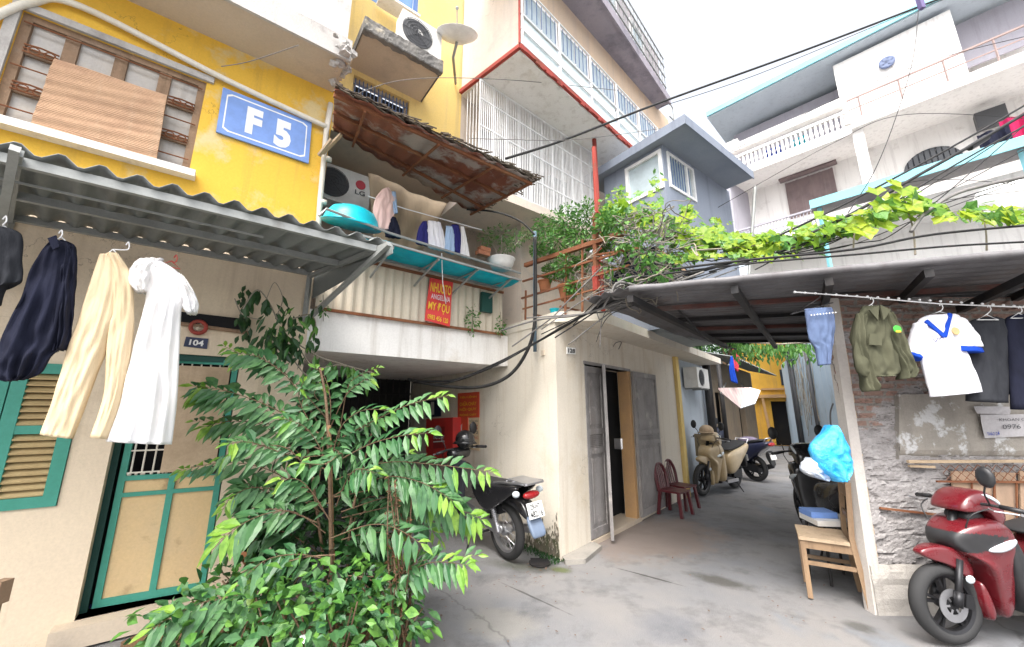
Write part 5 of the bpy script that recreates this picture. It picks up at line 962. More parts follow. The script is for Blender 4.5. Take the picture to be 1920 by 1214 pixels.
a = MB(); a.box(RH(1.8, 11.28, -.14), RD * 3.95, RN * .14, UP * .1); a.build('balustrade_rail', ww, hw)
bal = MB(); c = RH(1.95, 10.78, -.07); bal.lathe([(.05, 0), (.05, .04), (.03, .08), (.062, .2), (.035, .36), (.05, .46), (.05, .5)], c, UP, 8); bo = bal.build('baluster', ww, hw, smooth=True)
for i in range(1, 27): c_ = bo.copy(); COL.objects.link(c_); c_.location = RD * (.143 * i)
a = MB()
for k, mm_ in ((2.5, 'royal blue cloth'), (3.3, 'royal blue cloth'), (3.7, 'sky cloth'), (4.9, 'emblem red'), (5.2, 'pink cloth'), (2.9, 'leaf dark')): pass
for (k, mm_, lb) in ((2.95, 'teal tarp', 'teal cloth behind the balusters of the white house'), (3.75, 'royal blue cloth', 'blue cloth behind the balusters of the white house'), (5.1, 'emblem red', 'red cloth behind the left end of the balusters of the white house')):
    b1_ = MB(); b1_.grid(lambda u_, v: RH(k + .5 * u_, 10.8 + .45 * v, -.3 + .03 * math.sin(u_ * 14)), 12, 2); tag(b1_.build('hanging_cloth', mt[mm_], solid=.01), lb, 'cloth', 'cloths on the far balcony')
a.bm.free()
a = MB()
for k in [-5.2 + .95 * i for i in range(8)]: a.bar(RH(k, 10.85, .1), RH(k, 11.62, .1), .035)
a.bar(RH(-6, 11.62, .1), RH(1.75, 11.62, .1), .05); a.bar(RH(-6, 11.25, .1), RH(1.75, 11.25, .1), .03); M('rail brown', (.36, .27, .25), (.28, .22, .21)); a.build('balcony_rail', mt['rail brown'], hw)
a = MB(); a.box(RH(1.5, 7.6, -.5), RD * .28, RN * .45, UP * 2.95); a.build('column', ww, hw)
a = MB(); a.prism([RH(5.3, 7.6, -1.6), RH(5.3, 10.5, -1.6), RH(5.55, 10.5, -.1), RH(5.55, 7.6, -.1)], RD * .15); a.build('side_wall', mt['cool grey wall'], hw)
w0, w1 = Rp(1472, 345, -1.58), Rp(1577, 395, -1.58); k0, k1 = (w1 - R0).dot(RD), (w0 - R0).dot(RD); z1 = Rp(1475, 345, -1.58).z; z0 = z1 - 1.5
M('brown shutter', (.20, .15, .15), (.15, .115, .115), 3, streak=(.25, .2, .2))
a = MB(); a.box(RH(k0, z0, -1.6), RD * (k1 - k0), RN * .06, UP * (z1 - z0))
for i in range(5): a.box(RH(k0 + i * (k1 - k0 - .06) / 4, z0, -1.54), RD * .06, RN * .03, UP * (z1 - z0))
a.box(RH(k0 - .15, z1 + .1, -1.6), RD * (k1 - k0 + .3), RN * .3, UP * .06); a.build('window', mt['brown shutter'], hw)
ca = Rp(1750, 312, -1.58); ka, za = (ca - R0).dot(RD), ca.z; ra_ = 1.5 * abs((Rp(1790, 305, -1.58) - R0).dot(RD) - ka); za += .1; a = MB()
a.prism([RH(ka + ra_ * math.cos(q_ * math.pi / 14), za - .1 + ra_ * .95 * math.sin(q_ * math.pi / 14), -1.6) for q_ in range(15)], RN * .04)
for i in range(-4, 5): hh = math.sqrt(max(0, 1 - (i / 5) ** 2)) * ra_ * .9; a.bar(RH(ka + i * ra_ / 5, za - .1, -1.54), RH(ka + i * ra_ / 5, za - .1 + hh, -1.54), .02)
a.build('window', mt['dark glass'], hw)
c = Rp(1663, 118, -.2); a = MB(); a.lathe([(.2, 0), (.2, .05), (.17, .06), (.02, .03)], c, RN, 20)
for q_ in range(5): a.bar(c + RN * .06, c + RN * .06 + (RD * math.cos(q_ * 1.256) + UP * math.sin(q_ * 1.256)) * .17, .09, .01, RN)
MG('vent blue', (.12, .16, .28), .5); a.build('vent_fan', mt['vent blue'], hw)
a = MB()
for i in range(26): k = 3.1 + i * .1; a.tube([RH(k, 7.65, -.1), RH(k + .03, 7.95, -.06), RH(k, 8.25, -.1)], .016, 5)
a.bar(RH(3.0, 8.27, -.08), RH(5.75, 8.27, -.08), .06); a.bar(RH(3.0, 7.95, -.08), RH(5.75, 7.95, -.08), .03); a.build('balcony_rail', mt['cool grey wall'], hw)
a = MB(); a.box(RH(-6, 7.95, .0), RD * 9.1, RN * .8, UP * .06); a.build('lower_awning', mt['dark sheet'], hw); a = MB(); a.box(RH(-6, 7.93, .802), RD * 9.1, RN * .04, UP * .28); a.build('awning_trim', mt['teal trim'], hw)
a = MB()
for k in (-4.8, -1.2, 2.9): a.bar(RH(k, 5, .6), RH(k, 7.95, .6), .09)
a.build('awning_post', mt['teal trim'], hw)
a = MB(); c = RH(-1.2, 10.0, -1.3); a.boxc(c, RD * .6, RN * .3, UP * .5); tag(a.build('air_conditioner', mt['dark grey plastic'], bevel=.02), 'small dark box unit on the upper right wall of the white house', 'air conditioner')
a = MB(); c = RH(5.35, 11.95, -.2); a.boxc(c, RD * .6, RN * .3, UP * .35); tag(a.build('air_conditioner', mt['white plastic'], bevel=.02), 'white outdoor unit on the left end of the top balcony of the white house', 'air conditioner')
b1_ = MB(); c = Rp(1902, 245, -.2); b1_.grid(lambda u_, v: c + RD * (-.3 + .5 * u_) + UP * (.4 - .7 * v) + RN * .06 * math.sin(u_ * 12), 14, 3); MF('crimson cloth', (.42, .02, .09)); tag(b1_.build('hanging_cloth', mt['crimson cloth'], solid=.01), 'crimson cloth hanging at the right end of the white house balcony', 'cloth')
b1_ = MB(); c = Rp(1868, 262, -.2); b1_.grid(lambda u_, v: c + RD * (-.3 + .6 * u_) + UP * (.3 - .6 * v) + RN * .06 * math.sin(u_ * 12), 10, 3); tag(b1_.build('hanging_cloth', mt['navy cloth'], solid=.01), 'dark cloth hanging left of the crimson cloth on the white house', 'cloth')
tk = MB(); c = Rp(1905, 410, 1.6); tk.lathe([(.55, 0), (.6, .1), (.6, .25), (.58, .27), (.6, .3), (.6, .6), (.5, .8), (.1, .9)], c, UP, 20); tag(tk.build('water_tank', mt['white plastic'], smooth=True), 'round white water tank in front of the white house', 'tank')
# ---------------------------------------------------------------- motorbikes, built in their own frame: x forward, y to the left, z up, rear axle at x = 0
MG('tyre', (.022, .022, .023), .8); MG('alloy black', (.025, .025, .028), .35, .6); MG('silver metal', (.5, .5, .52), .3, .9); MG('lamp glass', (.62, .68, .72), .1); MG('tail red', (.35, .01, .012), .2)
MG('wine red paint', (.12, .006, .011), .22, 0, .5, .8); MG('champagne paint', (.50, .38, .22), .28, 0, .5, .6); MG('navy paint', (.015, .018, .05), .25, 0, .5, .6); MG('gloss black', (.012, .012, .014), .2, 0, .5, .6); MG('blue grey plastic', (.16, .21, .30), .4); MG('seat vinyl', (.02, .02, .022), .55)
def pillow(root, name, pts, w, mat, yc=0., w2=None, inset=.84, sub=2, part=None, label=None, taper=None):
    """rounded body panel from a side outline; taper(x,z) scales the width"""
    cx = sum(p[0] for p in pts) / len(pts); cz = sum(p[1] for p in pts) / len(pts); a = MB(); rings = []
    for y, s_ in ((-w, inset), (-w * .62, 1), (w * .62, 1), (w, inset)):
        rings.append([V((cx + (x - cx) * s_, yc + y * (taper(x, z) if taper else 1), cz + (z - cz) * s_)) for x, z in pts])
    a.loft(rings); return a.build(name, mat, root if part is None else part, smooth=True, sub=sub, local=True, label=label)
def wheel(root, x, r, tw, spokes='alloy', disc=False):
    a = MB(); n = 40; prof = [(r - .075, -tw * .42), (r - .045, -tw * .5), (r - .012, -tw * .36), (r, 0), (r - .012, tw * .36), (r - .045, tw * .5), (r - .075, tw * .42), (r - .085, 0), (r - .075, -tw * .42)]
    a.lathe(prof, V((x, 0, r)), V((0, 1, 0)), n, cap=False); wo = a.build('wheel', mt['tyre'], root, smooth=True, local=True)
    a = MB(); rr = r - .073; a.lathe([(rr, -tw * .42), (rr - .022, -tw * .3), (rr - .03, 0), (rr - .022, tw * .3), (rr, tw * .42), (rr - .005, 0), (rr, -tw * .42)], V((x, 0, r)), V((0, 1, 0)), n, cap=False); a.lathe([(.045, -.05), (.05, -.03), (.05, .03), (.045, .05)], V((x, 0, r)), V((0, 1, 0)), 14)
    if spokes == 'alloy':
        for k in range(5):
            for dq in (-.14, .14):
                q = k * 1.2566 + .3; a.bar(V((x + .04 * math.cos(q), 0, r + .04 * math.sin(q))), V((x + rr * .97 * math.cos(q + dq), 0, r + rr * .97 * math.sin(q + dq))), .018, .03, V((0, 1, 0)))
    else:
        for k in range(28):
            q = k * 2 * math.pi / 28; sd_ = .03 if k % 2 else -.03; a.tube([V((x + .045 * math.cos(q + .5 * (1 if k % 4 < 2 else -1)), sd_, r + .045 * math.sin(q + .5 * (1 if k % 4 < 2 else -1)))), V((x + rr * math.cos(q), 0, r + rr * math.sin(q)))], .0022, 4)
    a.build('rim', mt['alloy black'] if spokes == 'alloy' else mt['silver metal'], wo, smooth=False, local=True)
    if disc:
        a = MB(); a.lathe([(.062, .048), (.115, .048), (.115, .053), (.062, .053), (.062, .048)], V((x, 0, r)), V((0, 1, 0)), 28, cap=False)
        for k in range(6): q = k * 1.047; a.bar(V((x + .03 * math.cos(q), .05, r + .03 * math.sin(q))), V((x + .07 * math.cos(q), .05, r + .07 * math.sin(q))), .014, .004, V((0, 1, 0)))
        a.build('brake_disc', mt['silver metal'], wo, local=True); a = MB(); a.boxc(V((x - .10, .06, r + .03)), V((.06, 0, .02)), V((0, .05, 0)), V((-.03, 0, .09))); a.build('brake_caliper', mt['alloy black'], wo, bevel=.012, local=True)
    return wo
def panel_paint(o, mats, pick):
    """subdivide the panel for good and paint its faces by place"""
    o.modifiers[0].levels = 4; dg = bpy.context.evaluated_depsgraph_get(); me = bpy.data.meshes.new_from_object(o.evaluated_get(dg)); o.modifiers.clear(); o.data = me
    for m_ in mats: me.materials.append(m_)
    for p in me.polygons: p.material_index = pick(p.center)
    me.shade_smooth()
def controls(root, x, z, mir=(-1, 1)):
    a = MB()
    for s_ in (-1, 1): a.tube(smooth_path([V((x + .02, 0, z)), V((x, s_ * .15, z + .02)), V((x - .06, s_ * .34, z + .0))], 5), .012, 6)
    hb = a.build('handlebar', mt['black plastic'], root, smooth=True, local=True)
    for s_ in (-1, 1):
        a = MB(); a.tube([V((x - .025, s_ * .22, z + .015)), V((x - .06, s_ * .34, z))], .018, 8); a.ball(V((x - .063, s_ * .345, z)), .02, n=8); a.build('grip', mt['black plastic'], hb, smooth=True, local=True)
        a = MB(); a.tube([V((x + .03, s_ * .19, z)), V((x + .06, s_ * .24, z - .01)), V((x + .01, s_ * .35, z - .015))], .006, 5); a.ball(V((x + .01, s_ * .355, z - .015)), .012, n=6); a.build('brake_lever', mt['silver metal'], hb, local=True)
        a = MB(); a.tube(smooth_path([V((x + .02, s_ * .2, z)), V((x + .16, s_ * .16, z - .06)), V((x + .16, s_ * .08, z - .25)), V((x + .2, s_ * .05, z - .42))], 5), .005, 5); a.build('cable', mt['black plastic'], hb, smooth=True, local=True)
        if s_ in mir:
            a = MB(); a.tube([V((x + .01, s_ * .19, z + .02)), V((x + .05, s_ * .2, z + .11)), V((x + .08, s_ * .24, z + .18))], .006, 6); m_ = V((x + .09, s_ * .26, z + .24)); a.loft([[m_ + V((dx, s_ * .052 * math.cos(q), .075 * math.sin(q))) * k for q in [j * math.pi / 7 for j in range(14)]] if False else [m_ + V((dx, s_ * .055 * k * math.cos(j * math.pi / 7), .08 * k * math.sin(j * math.pi / 7))) for j in range(14)] for dx, k in ((.02, .55), (.012, .9), (-.004, 1.), (-.01, .95))]); a.build('mirror', mt['black plastic'], root, smooth=True, local=True)
def scooter(label, pos, hd, paint, lean=-.06, z=0., accent='black plastic', disc=True, sides=(-1, 1)):
    t = thing('scooter', label, 'scooter', (pos[0], pos[1], z)); t.rotation_euler = (lean, 0, math.atan2(hd[1], hd[0])); P = mt[paint]
    X = 1.24; R = .278
    wheel(t, 0, R, .10); wheel(t, X, R, .09, disc=disc)
    pillow(t, 'front_fender', [(1.42, .65), (1.30, .70), (1.13, .69), (1.02, .62), (.99, .47), (1.06, .42), (1.12, .50), (1.21, .565), (1.34, .595)], .075, P, inset=.93, taper=lambda x, z_: .35 + .65 * min(1, (1.50 - x) / .3))
    a = MB()
    for s_ in (-1, 1): a.tube([V((X, s_ * .075, R)), V((1.13, s_ * .075, .60))], .02, 8); a.tube([V((X, s_ * .075, R)), V((X - .04, s_ * .075, R + .10))], .028, 8)
    a.tube([V((1.12, 0, .62)), V((.95, 0, 1.0))], .03, 8); a.build('fork', mt['alloy black'], t, smooth=True, local=True)
    a = MB(); a.ball(V((1.09, .082, .46)), .03, (1.3, .4, 1)); a.build('reflector', mt['lamp glass'], t, smooth=True, local=True)
    ap = pillow(t, 'front_apron', [(1.17, .80), (1.17, .70), (1.10, .64), (.98, .57), (.93, .42), (.90, .22), (.84, .15), (.78, .20), (.77, .44), (.80, .56), (.75, .70), (.71, .82), (.80, .91), (.98, .90)], .2, P, inset=.9, taper=lambda x, z_: (.55 + .5 * min(1, max(0, (z_ - .2) / .5))) * (1.0 if x < 1.0 else 1 - (x - 1.0) * 2.2))
    def band(c):
        top = .80 if c.x > 1.0 else .80 - (1.0 - c.x) * .12; bot = .66 if c.x > 1.02 else .66 + (1.02 - c.x) * .55
        if bot < c.z < top and c.x > .80: return 1
        return 1 if c.x < .735 else 0
    panel_paint(ap, [mt[accent]], band)
    pillow(t, 'front_signal', [(1.02, .67), (.90, .655), (.77, .70), (.70, .77), (.80, .77), (.93, .725)], .207, mt['lamp glass'], inset=.95, part=ap)
    pillow(t, 'lower_cover', [(1.0, .50), (.96, .35), (.93, .18), (.99, .14), (1.03, .3)], .10, P, inset=.9, part=ap)
    hc = pillow(t, 'handle_cover', [(1.07, .93), (1.03, 1.02), (.95, 1.09), (.83, 1.125), (.73, 1.06), (.67, .97), (.67, .87), (.74, .80), (.80, .86), (.83, .95), (.93, .955)], .14, P, inset=.9); pillow(t, 'handle_collar', [(.98, .95), (.84, .96), (.78, .84), (.90, .82), (.99, .86)], .09, mt['black plastic'], inset=.95, part=hc)
    pillow(t, 'headlight', [(.92, 1.085), (.80, 1.092), (.70, 1.0), (.72, .965), (.80, 1.045)], .146, mt['lamp glass'], inset=.95, part=hc)
    controls(t, .90, .99, sides)
    pillow(t, 'leg_shield', [(.80, .86), (.71, .80), (.68, .5), (.60, .25), (.70, .17), (.80, .3)], .19, mt[accent], inset=.92)
    pillow(t, 'floorboard', [(.72, .25), (.72, .2), (.3, .2), (.28, .27)], .2, mt['dark grey plastic'], inset=.95, sub=1)
    a = MB()
    for s_ in (-1, 1): a.box(V((.30, s_ * .205 - .01, .20)), V((.42, 0, 0)), V((0, .02, 0)), V((0, 0, .055)))
    a.build('side_trim', mt['silver metal'], t, bevel=.006, local=True)
    pillow(t, 'body', [(.36, .26), (.46, .45), (.48, .70), (.2, .78), (-.15, .83), (-.42, .88), (-.48, .82), (-.28, .66), (-.05, .5), (.15, .34)], .17, P, inset=.86)
    pillow(t, 'seat', [(.50, .74), (.46, .80), (.2, .83), (-.05, .87), (-.34, .92), (-.38, .87), (-.05, .79), (.3, .74)], .145, mt['seat vinyl'], inset=.86)
    a = MB(); a.ball(V((-.45, 0, .80)), .06, (.7, 1.8, .7)); a.build('tail_light', mt['tail red'], t, smooth=True, local=True)
    pillow(t, 'rear_fender', [(-.42, .66), (-.36, .68), (-.30, .58), (-.40, .36), (-.45, .36), (-.40, .52)], .085, mt['black plastic'], inset=.95)
    a = MB(); a.boxc(V((-.44, 0, .56)), V((.006, 0, .0)), V((0, .18, 0)), V((.03, 0, .13))); a.build('number_plate', mt['white enamel'], t, local=True)
    a = MB(); a.boxc(V((.05, 0, .30)), V((.34, 0, .05)), V((0, .2, 0)), V((0, 0, .16))); a.build('engine', mt['alloy black'], t, bevel=.03, local=True)
    a = MB(); a.tube([V((.15, -.15, .22)), V((-.1, -.16, .27)), V((-.3, -.16, .34))], [.03, .055, .05], 12); a.build('muffler', mt['alloy black'], t, smooth=True, local=True)
    a = MB(); a.tube([V((-.3, .1, .78)), V((-.42, .12, .93)), V((-.42, -.12, .93)), V((-.3, -.1, .78))], .012, 6); a.build('grab_rail', mt['silver metal'], t, smooth=True, local=True)
    a = MB(); a.tube([V((.3, .12, .25)), V((.22, .26, .0))], .012, 6); a.build('kickstand', mt['alloy black'], t, local=True)
    return t
fw = Yp(1778, 1136, 2.96); hd = V((-.992, -.12, 0)).normalized(); rp = V((fw.x, 2.97, 0)) - hd * 1.24 * .92
scooter('glossy wine red scooter with black nose at the right edge of the photo', (rp.x, rp.y), hd, 'wine red paint', .02, sides=(1,)).scale = (.92, .92, .86)
fp = Zp(1318, 930); hd = V((-.80, -.60, 0)).normalized(); rp = fp - hd * 1.24
bs_ = scooter('champagne beige scooter parked in the alley in front of a dark one', (rp.x, rp.y), hd, 'champagne paint', accent='champagne paint', disc=False)
c = fp - hd * .36 + UP * 1.12; a = MB(); a.ball(c, .13, (1, 1, .85), 14); a.lathe([(.13, 0), (.17, -.01), (.13, .012)], c - UP * .03, UP, 14); tag(a.build('helmet', mt['pale wood'], smooth=True), 'tan helmet on the handlebars of the beige scooter', 'helmet')
b1_ = MB(); e_ = V((hd.y, -hd.x, 0)); b1_.grid(lambda u_, v: fp - hd * (.28 + .1 * v) + e_ * (.34 * (u_ - .5) * (1.2 + .3 * v)) + UP * (1.06 - .42 * v) + hd * (.06 * math.cos((u_ - .5) * 3) + .02 * math.sin(u_ * 20) * v), 20, 8); MF('khaki cloth', (.36, .29, .19)); tag(b1_.build('raincoat', mt['khaki cloth'], smooth=True, solid=.008), 'khaki raincoat draped over the front of the beige scooter', 'raincoat')
rp = Zp(1420, 903); hd2 = V((-.42, .91, 0)).normalized(); scooter('dark navy scooter parked behind the beige scooter in the alley', (rp.x, rp.y), hd2, 'navy paint')
b1_ = MB(); c = rp + hd2 * .1 + UP * .86; MF('mauve cloth', (.20, .17, .24)); b1_.ball(c, .24, (.9, .55, .3), 14, .05); tag(b1_.build('seat_cover', mt['mauve cloth'], smooth=True), 'mauve cloth bundle lying on the seat of the dark scooter', 'cloth')
scooter('black scooter half hidden behind the wooden chair and the pale post', (3.42, 4.25), (.30, .95), 'gloss black')
# underbone motorbike seen from behind
def underbone(label, pos, hd):
    t = thing('motorbike', label, 'motorbike', (pos[0], pos[1], 0)); t.rotation_euler = (-.07, 0, math.atan2(hd[1], hd[0])); X = 1.23; R = .285; B = mt['gloss black']
    wheel(t, 0, R, .085, 'wire'); wheel(t, X, R, .075, 'wire')
    pillow(t, 'front_fender', [(1.40, .56), (1.25, .62), (1.08, .58), (.97, .42), (1.02, .42), (1.12, .52), (1.25, .565)], .06, B, inset=.93)
    a = MB()
    for s_ in (-1, 1): a.tube([V((X, s_ * .07, R)), V((1.08, s_ * .07, .68)), V((1.0, s_ * .05, .9))], .022, 8)
    a.build('fork', mt['silver metal'], t, smooth=True, local=True)
    pillow(t, 'leg_shield', [(1.05, .88), (1.02, .6), (.88, .32), (.78, .3), (.82, .55), (.90, .86)], .2, B, inset=.9)
    hc = pillow(t, 'handle_cover', [(1.06, .98), (1.02, 1.05), (.90, 1.06), (.84, .98), (.90, .90), (1.02, .90)], .15, B, inset=.8)
    pillow(t, 'headlight', [(1.09, .97), (1.06, 1.02), (1.02, 1.0), (1.02, .93)], .09, mt['lamp glass'], part=hc)
    controls(t, .92, 1.02)
    pillow(t, 'seat', [(.62, .70), (.55, .76), (.2, .75), (-.08, .78), (-.32, .79), (-.34, .74), (0, .70), (.4, .68)], .13, mt['seat vinyl'], inset=.85)
    for s_ in (-1, 1): pillow(t, 'side_cover', [(.55, .72), (.30, .46), (.12, .46), (-.12, .60), (-.38, .74), (-.40, .79), (-.1, .75), (.3, .72)], .035, B, yc=s_ * .11, inset=.92)
    a = MB(); a.box(V((.0, -.075, .45)), V((.30, 0, -.05)), V((0, .15, 0)), V((.02, 0, .3))); a.build('frame', mt['alloy black'], t, bevel=.03, local=True)
    a = MB(); a.boxc(V((.52, 0, .36)), V((.32, 0, .04)), V((0, .2, 0)), V((-.03, 0, .2))); a.lathe([(.08, 0), (.09, .02), (.09, .05), (.06, .06)], V((.48, .10, .34)), V((0, 1, 0)), 16); a.build('engine', mt['silver metal'], t, bevel=.02, local=True)
    for s_ in (-1, 1):
        a = MB(); a.tube([V((0, s_ * .105, R)), V((.12, s_ * .11, .62))], .018, 8)
        for k in range(12): c = V((.03 + .06 * k / 12, s_ * .107, R + .09 + .2 * k / 12)); a.lathe([(.026, 0), (.032, .006), (.026, .012)], c, V((.3, 0, .9)), 10)
        a.build('shock_absorber', mt['silver metal'], t, local=True)
    pillow(t, 'chain_case', [(-.06, .33), (.0, .36), (.3, .37), (.42, .40), (.42, .33), (.3, .27), (-.02, .235)], .022, mt['silver metal'], yc=.075, inset=.92)
    a = MB(); a.tube([V((.45, -.13, .22)), V((.15, -.15, .25)), V((-.35, -.16, .33))], [.025, .045, .05], 12); a.build('muffler', mt['silver metal'], t, smooth=True, local=True)
    rf = pillow(t, 'rear_fender', [(.12, .60), (-.10, .66), (-.36, .67), (-.46, .52), (-.46, .46), (-.40, .50), (-.28, .58), (-.1, .60)], .085, B, inset=.95); pillow(t, 'mud_flap', [(-.42, .52), (-.47, .52), (-.56, .36), (-.54, .32), (-.50, .36)], .088, mt['blue grey plastic'], inset=.95, part=rf)
    a = MB(); a.ball(V((-.45, 0, .70)), .055, (.7, 1.9, .7), 12); a.build('tail_light', mt['tail red'], t, smooth=True, local=True)
    for s_ in (-1, 1): a = MB(); a.ball(V((-.40, s_ * .15, .72)), .04, (.9, 1, .8), 10); a.build('rear_signal', mt['lamp glass'], t, smooth=True, local=True)
    a = MB(); pc = V((-.50, 0, .57)); a.boxc(pc, V((.005, 0, -.002)), V((0, .19, 0)), V((.045, 0, .135))); npl = a.build('number_plate', mt['white enamel'], t, local=True)
    fpl = lambda u_, v: pc + V((-.005, .095 - .19 * u_, 0)) + V((.045, 0, .135)) * (.5 - v)
    text('29-H7', fpl, V((-1, 0, .3)), .2, .1, .8, .45, mt['black plastic'], npl, local=True, lift=.002, bold=.02); text('482.16', fpl, V((-1, 0, .3)), .1, .52, .9, .92, mt['black plastic'], npl, local=True, lift=.002, bold=.02)
    a = MB()
    for s_ in (-1, 1): a.tube([V((.05, s_ * .10, .76)), V((-.2, s_ * .13, .80)), V((-.50, s_ * .11, .82))], .012, 6)
    for x in (-.2, -.3, -.4, -.5): a.tube([V((x, -.12, .81)), V((x, .12, .81))], .010, 6)
    a.boxc(V((-.36, 0, .822)), V((.32, 0, .01)), V((0, .2, 0)), V((0, 0, .012))); a.build('luggage_rack', mt['silver metal'], t, local=True)
    a = MB(); a.tube([V((.5, .1, .25)), V((.42, .25, .0))], .012, 6); a.tube([V((.25, -.2, .24)), V((.25, .2, .24))], .012, 6); a.build('kickstand', mt['alloy black'], t, local=True)
    return t
bp0 = Zp(952, 1050); ub = underbone('black motorbike with luggage rack seen from behind beside the cream shop wall', (bp0.x + .0, bp0.y + .02), -N)
c = bp0 - N * .92 + UP * 1.14; a = MB(); a.ball(c, .125, (1, 1, .95), 16); a.lathe([(.12, 0), (.16, -.02), (.12, .015)], c - UP * .03, UP, 16); tag(a.build('helmet', mt['gloss black'], smooth=True), 'black helmet hung on the handlebars of the parked black motorbike', 'helmet')
b1_ = MB(); b1_.grid(lambda u_, v: bp0 - N * (.62 + .3 * u_) - U * (.16 + .06 * math.sin(u_ * 9) * v) + UP * (.92 - .5 * v), 14, 6); tag(b1_.build('raincoat', mt['charcoal cloth'], smooth=True, solid=.01), 'dark raincoat draped along the side of the black motorbike', 'raincoat')
# ---------------------------------------------------------------- chairs and stool
MG('maroon plastic', (.085, .01, .015), .35)
def plastic_chair(label, pos, rz):
    t = thing('plastic_chair', label, 'chair', pos, rz, 'maroon plastic chairs'); m_ = mt['maroon plastic']
    a = MB(); a.grid(lambda u_, v: V((-.19 + .38 * u_, -.19 + .38 * v, .40 - .012 * math.sin(u_ * 3.14) * math.sin(v * 3.14))), 8, 8); a.boxc(V((0, 0, .385)), V((.39, 0, 0)), V((0, .39, 0)), V((0, 0, .03))); a.build('seat', m_, t, bevel=.006, local=True)
    for sx, sy in ((-1, -1), (1, -1), (-1, 1), (1, 1)): a = MB(); a.loft([[V((sx * k + dx, sy * k + dy, z)) for dx, dy in ((-.022, -.022), (.022, -.022), (.022, .022), (-.022, .022))] for k, z in ((.16, .39), (.18, .2), (.20, .0))]); a.build('leg', m_, t, bevel=.006, local=True)
    a = MB(); arc = smooth_path([V((-.18, -.17, .38)), V((-.22, -.18, .62)), V((-.25, -.10, .78)), V((-.26, 0, .80)), V((-.25, .10, .78)), V((-.22, .18, .62)), V((-.18, .17, .38))], 5); a.tube(arc, .028, 8)
    for y in (-.09, -.03, .03, .09): a.bar(V((-.185, y, .40)), V((-.252, y * .9, .78)), .03, .012, V((1, 0, 0)))
    a.build('backrest', m_, t, smooth=False, local=True); t.scale = (.88, .88, .86); return t
p1 = Zp(1275, 968) + V((-.02, .1, 0)); plastic_chair('front maroon plastic chair beside the shop door', p1, math.radians(-48)); p2 = p1 + V((.28, .42, 0)); plastic_chair('rear maroon plastic chair nearer the beige scooter', p2, math.radians(-55))
wc = thing('wooden_chair', 'plain worn wooden chair standing in front of the pale post', 'chair', Zp(1570, 1130))
A_, B_ = Zp(1520, 1121), Zp(1621, 1141); dx_ = (B_ - A_); wl_ = dx_.length; ex = dx_.normalized(); ey = V((-ex.y, ex.x, 0)); ey = ey if ey.y > 0 else -ey; A_.z = 0
def CH(x, y, z): return A_ + ex * x + ey * y + UP * z
M('chair wood', (.30, .20, .12), (.24, .16, .10), 4, rough=.6, streak=(.16, .10, .06), stain=(.4, .3, .2), bump=.15); cwm = mt['chair wood']
for (x, y, top, k) in ((0, 0, .44, 0), (0, .36, .44, 0), (wl_, 0, .92, .0), (wl_, .36, .92, .0)):
    a = MB(); a.loft([[CH(x + xx + da, y + db, zz) for da, db in ((-.018, -.018), (.018, -.018), (.018, .018), (-.018, .018))] for xx, zz in ([(.0, 0), (0, top)] if top < .5 else [(.035, 0), (-.0, .42), (-.005, .5), (.03, top)])]); a.build('leg' if top < .5 else 'rear_leg', cwm, wc, bevel=.004)
a = MB(); a.box(CH(-.025, -.03, .44), ex * (wl_ + .0), ey * .42, UP * .025); a.build('seat', mt['pale wood'], wc, bevel=.006)
a = MB(); a.box(CH(.0, -.012, .375), ex * wl_, ey * .022, UP * .062); a.box(CH(.0, .35, .375), ex * wl_, ey * .022, UP * .062); a.box(CH(-.012, .01, .375), ex * .022, ey * .34, UP * .062); a.build('apron', cwm, wc, bevel=.003)
a = MB(); a.box(CH(.015, -.008, .25), ex * (wl_ - .02), ey * .016, UP * .03); a.box(CH(.015, .355, .2), ex * (wl_ - .02), ey * .016, UP * .03); a.build('stretcher', cwm, wc, bevel=.003)
a = MB(); a.box(CH(wl_ + .008, .018, .80), ex * .018, ey * .325, UP * .09); a.box(CH(wl_ - .002, .018, .62), ex * .016, ey * .325, UP * .05); a.build('backrest', cwm, wc, bevel=.004)
stl = thing('stool', 'white topped stool with a blue pad behind the wooden chair', 'stool', Yp(1552, 978, 3.95)); sc_ = Yp(1555, 975, 3.95); a = MB(); a.boxc(sc_, V((.36, -.05, 0)), V((.05, .3, 0)), UP * .045); a.build('seat', mt['white plastic'], stl, bevel=.02, seg=2)
a = MB(); a.boxc(sc_ + V((-.06, .05, .05)), V((.22, -.03, 0)), V((.03, .2, 0)), UP * .05); a.build('pad', mt['blue enamel'], stl, bevel=.02, seg=2)
for dx, dy in ((-.13, -.1), (.13, -.1), (-.13, .12), (.13, .12)): a = MB(); a.tube([sc_ + V((dx, dy, -.02)), V((sc_.x + dx * 1.25, sc_.y + dy * 1.2, 0))], .012, 6); a.build('leg', mt['black iron'], stl)
